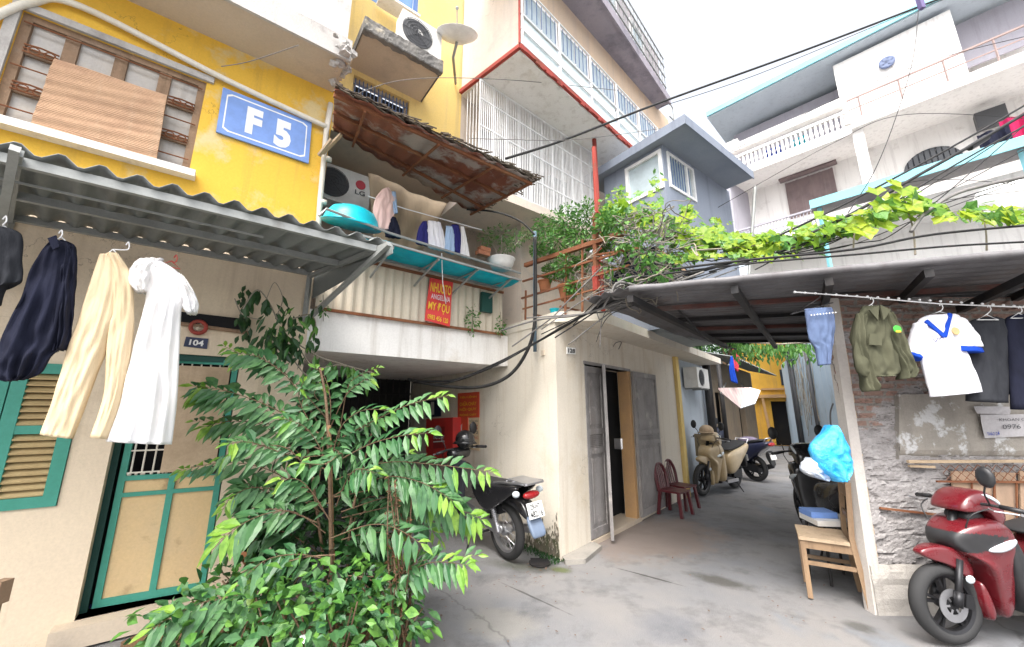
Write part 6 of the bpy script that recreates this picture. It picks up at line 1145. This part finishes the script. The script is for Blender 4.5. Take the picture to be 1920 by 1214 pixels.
# ---------------------------------------------------------------- sapling by the door
sap = thing('sapling', 'tall leafy sapling with long feathery branches in front of the green door', 'sapling', Zp(620, 1190)); YT = 2.95
sy = lambda x, y, Y=YT: Yp(x, y, Y)
tr = MB(); tr.tube(smooth_path([Zp(620, 1190), sy(621, 1050), sy(618, 900), sy(612, 760), sy(600, 690)], 5), .017, 7, .008); tr.tube(smooth_path([Zp(612, 1190) + V((0, .1, 0)), sy(600, 1000, 3.05), sy(580, 860, 3.1), sy(560, 760, 3.1)], 5), .014, 6, .005); tr.tube(smooth_path([Zp(640, 1190) + V((0, .1, 0)), sy(655, 1000, 3.05), sy(680, 880, 3.1), sy(700, 800, 3.1)], 5), .014, 6, .005); tr.build('trunk', mt['bark'], sap, smooth=True)
stk = MB(); stk.tube([Zp(628, 1192), sy(617, 798)], .014, 7); tag(stk.build('stake', mt['stake wood']), 'brown wooden stake tied upright in the middle of the sapling', 'stake')
BR = [  # pixel polylines with depth at root and tip, leaf length
 ([(600, 800), (545, 715), (490, 672), (440, 662)], 3.0, 2.8, .17), ([(605, 830), (520, 770), (430, 735), (362, 724)], 3.0, 2.75, .18), ([(610, 850), (520, 800), (440, 790), (385, 800)], 3.05, 2.9, .17),
 ([(610, 880), (530, 850), (470, 830), (430, 832)], 2.95, 2.6, .17), ([(590, 930), (500, 880), (420, 868), (340, 882)], 3.05, 2.95, .15), ([(600, 960), (540, 925), (470, 915), (425, 940)], 3.0, 2.8, .15),
 ([(610, 1000), (550, 960), (480, 970), (412, 1012)], 2.9, 2.6, .19), ([(615, 820), (620, 760), (610, 710), (590, 690)], 3.0, 2.95, .14), ([(620, 800), (650, 740), (680, 715), (700, 705)], 3.05, 3.2, .12),
 ([(625, 830), (700, 790), (770, 758), (842, 742)], 3.0, 2.8, .15), ([(625, 870), (690, 835), (750, 818), (808, 812)], 2.95, 2.7, .17), ([(630, 900), (720, 868), (820, 872), (925, 886)], 3.0, 2.75, .16),
 ([(640, 930), (720, 895), (790, 905), (850, 940)], 2.95, 2.7, .18), ([(640, 960), (740, 930), (820, 940), (905, 975)], 3.0, 2.8, .17), ([(640, 930), (690, 880), (730, 860), (770, 850)], 3.1, 3.2, .16),
 ([(650, 1080), (740, 1080), (810, 1055), (878, 1060)], 2.85, 2.6, .16), ([(620, 1100), (500, 1110), (380, 1130), (285, 1178)], 2.8, 2.45, .19), ([(620, 900), (600, 840), (570, 800), (530, 785)], 2.9, 2.7, .15),
 ([(630, 950), (650, 900), (670, 880), (700, 885)], 2.85, 2.6, .16), ([(620, 980), (590, 930), (560, 900), (520, 900)], 2.85, 2.65, .16), ([(620, 1010), (690, 985), (740, 990), (790, 1020)], 2.85, 2.65, .17), ([(615, 1050), (560, 1040), (500, 1050), (450, 1090)], 2.8, 2.55, .17),
 ([(622, 860), (640, 800), (680, 770), (730, 770)], 2.95, 2.85, .14), ([(618, 840), (580, 790), (560, 745), (570, 715)], 2.95, 2.85, .13), ([(640, 870), (640, 850), (610, 870), (560, 868)], 2.8, 2.55, .15), ([(640, 1000), (700, 950), (760, 960), (815, 1000)], 3.1, 3.1, .17), ([(600, 1040), (540, 1000), (500, 1000), (470, 1020)], 3.1, 3.1, .17)]
sm_, ly, lm = MB(), MB(), MB()
BR += [([(x + ru(-24, 24), y + ru(-20, 30)) for x, y in p_], a_ + ru(-.1, .15), b_ + ru(.0, .25), l_ * ru(.8, .95)) for p_, a_, b_, l_ in BR if 350 < p_[-1][0] < 760 or p_[-1][1] > 930 and p_[-1][0] > 700]
for pts, ya, yb, ll in BR:
    # one feathery frond: leaflets in two rows, each row tilted a little, tips drooping
    n = len(pts); path = smooth_path([Yp(x, y, ya + (yb - ya) * i / (n - 1)) for i, (x, y) in enumerate(pts)], 8); sm_.tube(path, .0045, 5, .0012)
    tot = len(path); seg = sum((path[i + 1] - path[i]).length for i in range(tot - 1)); nl = max(8, int(seg / .031)); roll = ru(-.5, .5); start = ru(.12, .3)
    face = V((ru(-.2, .2), -.75, .65)).normalized()
    for i in range(nl):
        t = start + (1 - start) * (i + .5) / nl; k = min(tot - 2, int(t * (tot - 1))); p = path[k].lerp(path[k + 1], t * (tot - 1) - k); d = (path[k + 1] - path[k]).normalized(); nn = (face - d * face.dot(d)).normalized(); side = d.cross(nn)
        if rnd() < .06: continue
        sg_ = 1 if i % 2 else -1
        q = d if i == nl - 1 else (d * ru(.55, .8) + side * sg_ * ru(.8, 1.) + nn * ru(-.2, .15) + UP * ru(-.28, .0)).normalized()
        le = ll * (.62 + .38 * math.sin(min(1, t * 1.5) * 1.57)) * (1. - .45 * max(0, t - .75) / .25) * ru(.72, 1.12) * .95
        (ly if t > ru(.72, 1.02) else lm).leaf(p, q, (nn + side * sg_ * .25 + V((ru(-.2, .2), ru(-.2, .2), ru(-.1, .2)))).normalized(), le, le * ru(.32, .43), ru(.1, .5), ru(.35, .48))
sm_.build('branch', mt['bark'], sap); lm.build('foliage', mt['leaf mature'], sap, fixn=False); ly.build('young_foliage', mt['leaf young'], sap, fixn=False)
# leafy undergrowth round its foot
def clump(mb, c, r, n, ll, w=.55, sq=(1, 1, 1), upb=.4):
    for i in range(n):
        d = V((random.gauss(0, 1), random.gauss(0, 1), random.gauss(0, 1))).normalized(); k = rnd() ** .4; p = c + V((d.x * r * sq[0], d.y * r * sq[1], d.z * r * sq[2])) * k
        q = (d * .7 + V((ru(-.7, .7), ru(-.7, .7), ru(-.5, .4)))).normalized(); le = ll * (ru(.4, .8) if rnd() < .4 else ru(.8, 1.45)); mb.leaf(p, q, (d + UP * upb + V((ru(-.4, .4), ru(-.4, .4), 0))).normalized(), le, le * w, ru(.05, .3), .45)
bu = thing('shrub', 'low bright green shrub of oval leaves at the foot of the sapling', 'shrub', Zp(560, 1200)); f1, f2, s1 = MB(), MB(), MB()
for x, y, r, Y_ in ((330, 1190, .16, 2.6), (390, 1165, .2, 2.7), (450, 1140, .22, 2.75), (520, 1130, .18, 2.75), (590, 1140, .2, 2.65), (650, 1135, .2, 2.7), (690, 1110, .16, 2.85), (720, 1150, .22, 2.7), (560, 1180, .24, 2.5), (480, 1190, .22, 2.5), (640, 1190, .24, 2.5), (440, 1090, .1, 2.95), (745, 1110, .1, 2.8), (755, 1180, .12, 2.7)):
    c = Yp(x, y, Y_); c.z = max(c.z, .1); clump(f1, c, r * 1.2, int(85 * r / .2), .074, .6, (1.1, 1, 1.)); clump(f2, c + UP * r * .3, r * 1.25, int(48 * r / .2), .078, .58, (1.1, 1, 1.05))
    for k in range(3): s1.tube([V((c.x + ru(-.1, .1), c.y + .1, -.01)), c + V((ru(-.1, .1), 0, -r * .3)), c + V((ru(-.15, .15), ru(-.1, .1), r * .7))], .005, 4)
f3 = MB()
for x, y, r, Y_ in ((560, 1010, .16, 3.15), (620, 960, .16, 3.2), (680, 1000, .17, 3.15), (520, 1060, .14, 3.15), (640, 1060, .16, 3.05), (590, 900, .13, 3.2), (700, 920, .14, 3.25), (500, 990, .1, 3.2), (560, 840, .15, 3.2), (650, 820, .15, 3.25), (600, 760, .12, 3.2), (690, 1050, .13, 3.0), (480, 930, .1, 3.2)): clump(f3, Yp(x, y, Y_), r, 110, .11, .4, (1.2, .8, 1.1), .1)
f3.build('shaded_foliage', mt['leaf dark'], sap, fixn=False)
f1.build('foliage', mt['leaf mature'], bu, fixn=False); f2.build('young_foliage', mt['leaf bush'], bu, fixn=False); s1.build('stem', mt['bark'], bu)
dp = thing('dry_plant', 'reddish brown dry flower spikes on the right side of the shrub', 'plant', Zp(750, 1180)); f1, s1 = MB(), MB()
for i in range(16):
    b_ = Yp(ru(735, 775), 1170, ru(2.65, 2.85)); b_.z = .05; tp_ = Yp(ru(725, 790), ru(880, 1030), ru(2.65, 2.9)); path = smooth_path([b_, b_.lerp(tp_, .5) + V((ru(-.05, .05), 0, .03)), tp_], 8); s1.tube(path, .004, 4)
    for j in range(34): p = path[random.randrange(4, len(path))]; f1.leaf(p + V((ru(-.012, .012), ru(-.012, .012), ru(-.02, .02))), V((ru(-1, 1), ru(-1, 1), ru(-.3, .8))), UP, ru(.018, .04), .016)
f1.build('foliage', mt['leaf dry'], dp, fixn=False); s1.build('stem', mt['bark'], dp)
f1 = MB()
for i in range(5): q = 1.256 * i; f1.leaf(Yp(570, 1196, 2.42), V((math.cos(q), -.5, math.sin(q))), V((0, -1, .3)), .026, .022, .05)
tag(f1.build('flower', mt['white enamel'], fixn=False), 'single small white flower in the low shrub at the bottom of the photo', 'flower')
a = MB(); a.tube([Zp(458, 1115) + V((0, .25, 0)), Yp(456, 1042, 3.05)], .026, 8); M('terracotta', (.42, .17, .08), (.34, .14, .07), 5); tag(a.build('clay_pipe', mt['terracotta']), 'short terracotta pipe standing behind the shrub left of the sapling', 'pipe')
bed = MB()
q_ = [Zp(225, 1214), Zp(300, 1178), Zp(470, 1130), Zp(640, 1150), Zp(760, 1190), Zp(770, 1260), Zp(300, 1300)]; bed.prism([V((p.x, p.y, -.02)) for p in q_], UP * .05); M('bed soil', (.20, .12, .06), (.13, .08, .045), 7, bump=.8, bscale=25, stain=(.3, .2, .1)); struct(bed.build('soil', mt['bed soil']))
# climbing plant by the canopy strut, hanging round the end of the wall
cl = thing('climbing_plant', 'dark climbing plant with drooping leaves at the corner below the canopy strut', 'climber', W(.5, T0 + .15, 2.2)); f1, f2, s1 = MB(), MB(), MB()
clp = lambda x, y: Tp(x, y, -3.75)
for i in range(150):
    x, y = random.gauss(532, 24), random.gauss(632, 32); p = Tp(x, y, -3.75 + ru(-.12, .12)); (f1 if rnd() < .8 else f2).leaf(p, V((ru(-.6, .6), ru(-.6, .6), -ru(.2, 1))), V((ru(-.4, .4), -1, .3)), ru(.06, .13), ru(.03, .05), .2)
for pts in (((560, 650), (590, 690), (640, 685), (700, 700)), ((540, 660), (570, 700), (600, 720), (620, 760)), ((550, 640), (600, 670), (660, 690), (690, 715)), ((520, 600), (500, 560), (480, 545), (455, 580)), ((545, 600), (580, 590), (592, 610), (580, 640))):
    path = smooth_path([clp(*q) for q in pts], 6); s1.tube(path, .006, 4)
    for j in range(16): p = path[random.randrange(5, len(path))]; f2.leaf(p, V((ru(-.4, .4), ru(-.4, .4), -1)), V((ru(-.4, .4), -1, .2)), ru(.08, .14), ru(.03, .045), .1) if pts[0][0] > 530 else f1.leaf(p, V((ru(-.4, .4), ru(-.4, .4), -1)), V((0, -1, .2)), .12, .06, .1)
for pts in (((490, 600), (455, 590), (440, 560)), ((500, 560), (515, 530), (530, 560), (520, 590))): s1.tube(smooth_path([clp(*q) for q in pts], 6), .004, 4)
for i in range(40): f1.leaf(Tp(random.gauss(458, 7), random.gauss(590, 22), T0 + ru(.04, .16)), V((ru(-.5, .5), 0, -1)), V((0, -1, 0)), ru(.05, .09), .04, .1)
f1.build('foliage', mt['leaf dark'], cl, fixn=False); f2.build('young_foliage', mt['leaf fern'], cl, fixn=False); s1.build('stem', mt['vine stem'], cl)
# balcony pot plant, parapet weeds
bpn_ = thing('pot_plant', 'bushy feathery green plant growing in the white tub on the balcony shelf', 'plant', Tp(940, 475, -3.7)); f1, s1 = MB(), MB()
for x, y, r in ((915, 445, .10), (940, 440, .13), (965, 448, .11), (950, 460, .1), (985, 440, .08)): clump(f1, Tp(x, y, -3.68), r, 110, .05, .25, upb=.1); s1.tube([Tp(940, 486, -3.7), Tp(x, y, -3.68)], .005, 4)
f1.build('foliage', mt['leaf fern'], bpn_, fixn=False); s1.build('stem', mt['vine stem'], bpn_)
for (x, y, lb, n, r) in ((886, 600, 'small green plant growing on the parapet right of the red banner', 120, .12), (938, 610, 'small weed rooted at the right end of the parapet', 50, .09), (606, 578, 'tiny weed on the left end of the parapet', 20, .06)):
    pw = thing('weed', lb, 'weed', Tp(x, y + 20, T0 + .12)); f1, s1 = MB(), MB(); clump(f1, Tp(x, y, T0 + .12), r, n, .045, .5, (.7, .7, 1.6)); s1.tube([Tp(x, y + 25, T0 + .05), Tp(x, y - 25, T0 + .12)], .004, 4); f1.build('foliage', mt['leaf fern'], pw, fixn=False); s1.build('stem', mt['vine stem'], pw)
# ---------------------------------------------------------------- rusty plant rack on the shop roof
sR = SC.dot(U) + .02; rkp = lambda x, y: Sp(x, y, sR)
rk2 = thing('plant_rack', 'rusty red iron rack of potted plants on the corner of the shop roof', 'rack', rkp(1050, 590)); a = MB()
for (p0, p1, w_) in (((1118, 560), (1116, 400), .045), ((985, 600), (986, 545), .02), ((1060, 590), (1062, 470), .02), ((1092, 585), (1092, 450), .018)): a.bar(rkp(*p0), rkp(*p1), w_)
for (p0, p1, w_) in (((985, 498), (1170, 437), .05), ((980, 528), (1175, 470), .022), ((978, 560), (1180, 498), .022), ((980, 580), (1140, 536), .018), ((1110, 480), (1200, 465), .02)): a.bar(rkp(*p0), rkp(*p1), w_)
for x, y in ((1000, 590), (1050, 575), (1100, 560)): a.bar(rkp(x, y), rkp(x, y) + U * .7, .02); a.bar(rkp(x, y - 75), rkp(x, y - 75) + U * .7, .02)
a.build('frame', mt['rust'], rk2); a = MB(); a.bar(rkp(1119, 545) - U * .004, rkp(1117, 500) - U * .004, .055); a.build('post_foot', mt['old red paint'], rk2); a = MB(); a.bar(rkp(1119, 400), Sp(1113, 276, sR + .0), .03); a.build('post', mt['old red paint'], rk2)
for x, y, sz_, mm_, lb in ((1065, 545, .12, 'terracotta', 'large terracotta pot of ferns behind the rusty rack bars'), (1022, 528, .09, 'terracotta', 'smaller clay pot at the left of the rusty rack'), (1040, 575, .06, 'aqua plastic', 'small teal bowl on the lower shelf of the rusty rack')):
    a = MB(); c = Sp(x, y + 18, sR + .16); a.lathe([(sz_ * .7, 0), (sz_ * .95, sz_ * 1.3), (sz_ * 1.08, sz_ * 1.35), (sz_ * 1.05, sz_ * 1.5), (sz_ * .9, sz_ * 1.45)], c, UP, 18); tag(a.build('plant_pot', mt[mm_], smooth=False), lb, 'pot', 'pots on the rusty rack')
rf_ = thing('fern', 'mass of fresh green ferns growing through the rusty rack', 'plant', Sp(1060, 480, sR + .2)); f1, f2, s1 = MB(), MB(), MB()
for x, y, r in ((1020, 430, .16), (1060, 415, .19), (1100, 405, .17), (1140, 420, .15), (1130, 460, .12), (1040, 455, .15), (1085, 450, .15), (1010, 470, .1), (1060, 500, .13), (1035, 510, .11), (1090, 495, .08), (1075, 540, .08)):
    c = Sp(x, y, sR + ru(.0, .25)); clump(f1, c, r, int(260 * r / .14), .05, .4, upb=.2); clump(f2, c + UP * .03, r, int(130 * r / .14), .05, .4)
    s1.tube([Sp(1055, 545, sR + .16), c], .005, 4)
f1.build('foliage', mt['leaf fern'], rf_, fixn=False); f2.build('young_foliage', mt['leaf bush'], rf_, fixn=False); s1.build('stem', mt['vine stem'], rf_)
a = MB(); c0 = Sp(1003, 600, SC.dot(U) - .08); a.tube([Sp(1003, 700 - 40, SC.dot(U) - .07), c0, Sp(1003, 435, SC.dot(U) - .07)], .022, 8); MG('pipe blue grey', (.08, .13, .17), .5); tag(a.build('cable_conduit', mt['pipe blue grey'], smooth=True), 'upright dark blue conduit beside the rusty plant rack', 'conduit')
a = MB(); a.boxc(Tp(912, 568, T0 + .06), U * .16, N * .05, UP * .26); tag(a.build('meter_box', mt['dark green paint'], bevel=.01), 'dark green meter box hung at the right end of the balcony sheet', 'meter box')
# heap of dead stems above the roof corner and dark netting
hp = thing('dead_vine', 'tangle of dead grey vine stems on the roof corner between rack and awning', 'dead vine', Sp(1180, 520, 3.3)); s1, s2 = MB(), MB()
def wander(c, n, st, box):
    p = V(c); out = [p.copy()]; d = V((ru(-1, 1), ru(-1, 1), ru(-.7, .7))).normalized()
    for i in range(n):
        d = (d + V((ru(-.6, .6), ru(-.6, .6), ru(-.5, .4)))).normalized(); p = p + d * st
        if (p - box[0]).length > box[1]: d = (box[0] - p).normalized(); p = p + d * st
        out.append(p.copy())
    return out
hc_ = Sp(1165, 470, 3.25)
for i in range(170): c = Sp(ru(1120, 1275), ru(400, 555), ru(3.0, 3.6)); (s1 if i % 3 else s2).tube(wander(c, 14, .05, (hc_ if i % 2 else c, .55 if i % 2 else .3)), ru(.0015, .006), 4)
lf = MB()
for x, y, r, n in ((1140, 420, .14, 120), (1175, 445, .16, 130), (1210, 470, .16, 120), (1240, 500, .14, 90), (1150, 500, .12, 60), (1190, 530, .10, 40)): clump(lf, Sp(x, y, 3.05), r, n, .055, .6, upb=.2)
lf.build('foliage', mt['leaf fern'], hp, fixn=False); s1.build('stem', mt['vine stem'], hp); s2.build('stem', mt['cable grey'], hp)
a = MB(); q_ = [Sp(1140, 540, 3.5), Sp(1175, 470, 3.6), Sp(1230, 462, 3.65), Sp(1300, 515, 3.7), Sp(1240, 560, 3.5)]; a.face(q_); tag(a.build('shade_net', mt['navy cloth'], solid=.01), 'dark shade net slung below the vines next to the rusty rack', 'net')
a = MB(); a.tube([Sp(1232, 465, 3.45), Sp(1288, 512, 3.55)], .014, 6); tag(a.build('bamboo_pole', mt['bamboo']), 'short yellow bamboo pole sticking out over the roof corner', 'pole')
# ---------------------------------------------------------------- leafy vine over the alley roof
vi = thing('climbing_vine', 'long yellow green vine with broad leaves spreading over the dark alley roof', 'vine', Zp(1400, 480, 2.7)); l1, l2, l3, s1 = MB(), MB(), MB(), MB()
for (x, y, sx, sy_, n, Y_, r) in ((1150, 400, 26, 26, 60, 4.3, .07), (1200, 405, 34, 28, 80, 4.2, .08), (1260, 430, 36, 24, 90, 4.0, .08), (1320, 448, 40, 16, 95, 3.9, .085), (1390, 455, 40, 14, 85, 3.7, .085), (1450, 452, 40, 14, 70, 3.6, .08), (1520, 440, 36, 14, 60, 3.5, .08), (1580, 420, 36, 16, 46, 3.4, .085), (1640, 400, 30, 18, 34, 3.4, .09), (1690, 375, 26, 22, 24, 3.3, .10), (1740, 390, 30, 14, 22, 3.3, .09), (1820, 400, 40, 12, 24, 3.2, .08), (1885, 395, 30, 16, 20, 3.2, .085), (1290, 480, 60, 8, 50, 3.6, .05), (1420, 478, 70, 6, 50, 3.4, .045), (1230, 345, 10, 22, 14, 4.4, .06), (1160, 365, 12, 18, 18, 4.4, .05), (1290, 400, 16, 18, 24, 4.6, .06), (1345, 420, 14, 14, 20, 4.6, .05)):
    for i in range(int(n * (1.9 if x < 1500 else 1.5))):
        p = Yp(random.gauss(x, sx * .6), random.gauss(y, sy_ * .55), Y_ + ru(-.35, .35)); (l1 if rnd() < .3 else l2).lobed(p, V((ru(-1, 1), ru(-.6, .4), ru(-.8, .2))), (V((ru(-.5, .5), -.7, ru(.2, 1)))).normalized(), r * ru(.45, 1.1))
for x, y in ((1665, 338), (1690, 350), (1640, 352), (1720, 380), (1700, 405), (1668, 378), (1748, 385), (1655, 415), (1855, 385), (1760, 402), (1912, 400), (1610, 425), (1835, 412)): l3.lobed(Yp(x, y, 3.1), V((ru(-.6, .6), -.4, -.6)), V((ru(-.3, .3), -.8, .6)).normalized(), ru(.08, .13))
for pts, Y_ in (([(1150, 420), (1250, 440), (1400, 465), (1500, 455), (1600, 420), (1690, 350)], 3.7), ([(1716, 478), (1712, 430), (1700, 390), (1690, 350)], 3.1), ([(1300, 470), (1420, 460), (1560, 430), (1750, 400), (1920, 395)], 3.4), ([(1850, 470), (1848, 430), (1840, 395)], 3.2), ([(1180, 460), (1170, 400), (1155, 350)], 4.3), ([(1600, 470), (1602, 440), (1610, 425)], 3.3)): s1.tube(smooth_path([Yp(x, y, Y_) for x, y in pts], 8), .008, 5, .004)
l1.build('foliage', mt['leaf bush'], vi, fixn=False); l2.build('young_foliage', mt['leaf vine'], vi, fixn=False); l3.build('broad_foliage', mt['leaf vine'], vi, fixn=False); s1.build('stem', mt['vine stem'], vi)
fl = MB()
for i in range(150):
    x, y = (random.gauss(800, 60), random.gauss(1130, 50)) if i < 60 else (random.gauss(1010, 40), random.gauss(1070, 14)) if i < 90 else (ru(900, 1620), ru(1000, 1210)); p = Zp(x, y, .004); fl.leaf(p, V((ru(-1, 1), ru(-1, 1), .1)), UP, ru(.012, .035), .012, .02)
o_ = fl.build('fallen_leaves', mt['leaf dry'], fixn=False); o_['label'] = 'dry fallen leaves and litter scattered on the concrete'; o_['category'] = 'leaves'; o_['kind'] = 'stuff'
# ---------------------------------------------------------------- cables
def cable(label, pts, r=.009, mat='cable rubber', Y=None, wob=.0):
    q = smooth_path([Yp(p[0], p[1], p[2] if len(p) > 2 else Y) for p in pts], 8); a = MB(); a.tube([p + V((ru(-wob, wob), ru(-wob, wob), ru(-wob, wob))) for p in q] if wob else q, r, 6); return tag(a.build('cable', mt[mat], smooth=True), label, 'cable', 'overhead cables')
cable('thick black cable sloping up from the rusty awning across the sky to the top right', [(948, 298, 4.2), (1060, 262, 4.6), (1240, 192, 4.9), (1500, 98, 4.9), (1770, -5, 4.9)], .016)
cable('thin cable just under the thick black sky cable', [(1240, 200, 5.2), (1420, 140, 5.2), (1700, 25, 5.2), (1800, -10, 5.2)], .005)
cable('black cable looping down along the shop corner into the entry', [(765, 712, 4.9), (830, 724, 4.75), (900, 726, 4.6), (955, 704, 4.5), (990, 655, 4.45), (1003, 600, 4.4), (1004, 520, 4.4), (1003, 445, 4.4)], .020)
cable('black cable running from the entry ceiling up to the roof corner', [(770, 714, 4.9), (850, 713, 4.7), (930, 682, 4.45), (1010, 640, 4.3), (1100, 588, 3.9), (1180, 540, 3.6)], .013)
cable('lower black cable beside the looping one on the shop corner', [(775, 718, 4.9), (840, 718, 4.7), (920, 690, 4.4), (985, 655, 4.3), (1060, 610, 4.0), (1150, 565, 3.6), (1240, 520, 3.4)], .010)
cable('grey cable sagging over the shop roof corner', [(940, 620, 4.3), (1010, 600, 4.1), (1090, 590, 3.8), (1180, 560, 3.5), (1300, 505, 3.3)], .010, 'cable grey')
cable('thin grey cable crossing the shop corner to the rusty rack', [(960, 650, 4.3), (1030, 600, 4.1), (1060, 570, 4.0), (1130, 500, 3.8)], .008, 'cable grey')
cable('grey cable coiled in a loop above the roof corner', [(1130, 580, 3.6), (1160, 530, 3.5), (1200, 520, 3.5), (1190, 550, 3.5), (1150, 560, 3.5), (1160, 530, 3.5), (1230, 540, 3.4), (1320, 510, 3.3)], .011, 'cable grey')
cable('second coiled grey cable left of the first coil', [(1100, 590, 3.7), (1140, 550, 3.6), (1170, 535, 3.6), (1165, 570, 3.6), (1210, 560, 3.5), (1280, 520, 3.3)], .009, 'cable grey')
cable('thick black cable bundle rising through the vine to the right edge', [(1290, 515, 3.4), (1440, 470, 3.4), (1580, 410, 3.4), (1720, 330, 3.4), (1830, 268, 3.4), (1960, 190, 3.4)], .017)
cable('second thick black cable just above the bundle through the vine', [(1400, 470, 3.5), (1560, 395, 3.5), (1700, 322, 3.5), (1840, 245, 3.5), (1960, 175, 3.5)], .011)
cable('black cable under the bundle, meeting it at the right edge', [(1330, 510, 3.3), (1500, 460, 3.3), (1650, 395, 3.3), (1790, 310, 3.3), (1960, 215, 3.3)], .009)
cable('black cable running level just above the awning edge', [(1260, 505, 3.1), (1400, 488, 3.0), (1600, 468, 2.9), (1750, 440, 2.9), (1960, 420, 2.9)], .010)
cable('thin black cable lying along the awning edge under the level one', [(1200, 520, 3.2), (1400, 495, 3.0), (1600, 478, 2.8), (1780, 462, 2.8), (1960, 452, 2.8)], .008)
cable('thin wavy cable among the vine leaves left of centre', [(1180, 500, 3.5), (1300, 490, 3.4), (1450, 480, 3.3), (1600, 440, 3.3)], .006, wob=.01)
cable('grey hose arching from the vine to the right edge', [(1708, 435, 3.0), (1735, 400, 3.0), (1790, 365, 3.0), (1860, 345, 3.0), (1960, 325, 3.0)], .014, 'cable grey')
cable('thin wire dropping from the top cable towards the vine', [(1722, 20, 4.8), (1712, 110, 4.6), (1680, 220, 4.3), (1640, 320, 4.0), (1590, 400, 3.7)], .005)
cable('thin wire crossing in front of the white house balconies', [(1340, 300, 6), (1580, 180, 6), (1760, 110, 6), (1960, 60, 6)], .006)
cable('thin wire below it in front of the white house', [(1345, 390, 6), (1560, 270, 6), (1700, 215, 6), (1960, 225, 6)], .005)
cable('thin wire hanging across the barred white balcony', [(880, 260, 4.0), (960, 262, 4.2), (1080, 262, 4.5), (1250, 240, 5.)], .004, 'cable grey')
cable('thin wire strung under the red edged soffit', [(640, 190, 3.4), (760, 150, 3.6), (950, 150, 4.2), (1160, 170, 5.)], .004, 'cable grey')
cable('stiff black cable stub below the barred balcony', [(875, 393, 4.6), (930, 398, 4.6), (975, 415, 4.5), (1002, 440, 4.4)], .012)
cable('thin cable leading from the blue sign corner up to the eave', [(415, 125, 2.9), (470, 115, 2.9), (560, 85, 2.9)], .004, 'cable grey')
cable('black cable drooping along the dark awning towards the alley', [(1230, 535, 3.4), (1250, 560, 3.7), (1290, 600, 4.2), (1330, 640, 5.0), (1380, 655, 5.8)], .010)
for i in range(9):
    x0, y0 = ru(985, 1130), ru(585, 660); x1, y1 = ru(1250, 1420), ru(485, 530); cable('thin black wire in the tangle over the shop roof corner', [(x0, y0, 4.15 - (x0 - 985) * .003), (ru(1120, 1170), ru(545, 590), 3.7), (ru(1190, 1240), ru(520, 560), 3.45), (x1, y1, 3.3)], ru(.004, .008), 'cable rubber' if i % 2 else 'cable grey')
for i in range(7):
    y0 = ru(470, 510); cable('thin black wire crossing the vine on its way to the right edge', [(ru(1270, 1420), y0, 3.5), (ru(1520, 1600), ru(425, 470), 3.45), (ru(1700, 1780), ru(330, 440), 3.4), (1960, ru(180, 430), 3.4)], ru(.003, .006))
a = MB(); c = Yp(1726, 6, 4.85); a.boxc(c, V((.06, 0, 0)), V((0, .06, 0)), UP * .22); MG('purple box', (.12, .09, .22), .5); tag(a.build('cable_clamp', mt['purple box'], bevel=.01), 'dark purple clamp box on the sky cable at the top of the photo', 'clamp')
a = MB(); a.tube([Yp(1570, 255, 3.5) + V((0, 0, 0)), Yp(1575, 256, 3.5)], .001, 4); a.bm.free()
a = MB(); c0, c1 = Yp(1818, 278, 3.42), Yp(1850, 258, 3.42); a.tube([c0, c1], .03, 8); tag(a.build('cable_joint', mt['black plastic']), 'fat black splice sleeve on the cable bundle near the right edge', 'splice')
# ---------------------------------------------------------------- trees at the end of the alley
def tree(label, base, h, r, n, mats=('leaf dark', 'leaf bush'), sq=(1, 1, .8), ll=.22):
    t = thing('tree', label, 'tree', base, group='trees behind the alley'); f1, f2, s1 = MB(), MB(), MB(); top = V(base) + UP * h; s1.tube(smooth_path([V(base), V(base) + UP * h * .5 + V((ru(-.2, .2), 0, 0)), top], 5), .14, 8, .05)
    for k in range(12):
        d = V((random.gauss(0, 1), random.gauss(0, 1), random.gauss(0, .6))).normalized() * r * ru(.35, .95); c = top + V((d.x * sq[0], d.y * sq[1], d.z * sq[2])); s1.tube([top - UP * ru(.2, 1), c], .04, 5, .012); clump(f1, c, r * .42, n // 16, ll, .5); clump(f2, c + UP * r * .12, r * .4, n // 28, ll, .5)
    f1.build('crown', mt[mats[0]], t, fixn=False); f2.build('crown', mt[mats[1]], t, fixn=False); s1.build('trunk', mt['bark'], t, smooth=True)
tree('dark leafy tree rising behind the yellow house at the alley end', (14.5, 22, 0), 5.6, 2.4, 3000)
tree('leafy tree hanging over the pale blue wall from behind', (11.0, 14.0, 0), 4.2, 1.5, 2400, ('leaf dark', 'leaf fern'), ll=.16)
tree('small bushy tree above the dim alley house roof', (8.6, 15.6, 0), 4.3, 1.3, 1800, ll=.16)
ov = thing('hanging_vine', 'fringe of leaves hanging over the far edge of the dark alley roof', 'vine', V((5.6, 7.2, 2.7))); f1, s1 = MB(), MB()
for i in range(420): f1.leaf(Yp(ru(1375, 1545), 644 + abs(random.gauss(0, 14)), 7.2 + ru(-.3, .3)), V((ru(-.6, .6), ru(-.4, .4), -1)), V((ru(-.4, .4), -1, .3)), ru(.06, .12), .045, .1)
s1.tube([Yp(1370, 640, 7.2), Yp(1460, 646, 7.2), Yp(1550, 640, 7.2)], .015, 5); f1.build('foliage', mt['leaf fern'], ov, fixn=False); s1.build('stem', mt['vine stem'], ov)
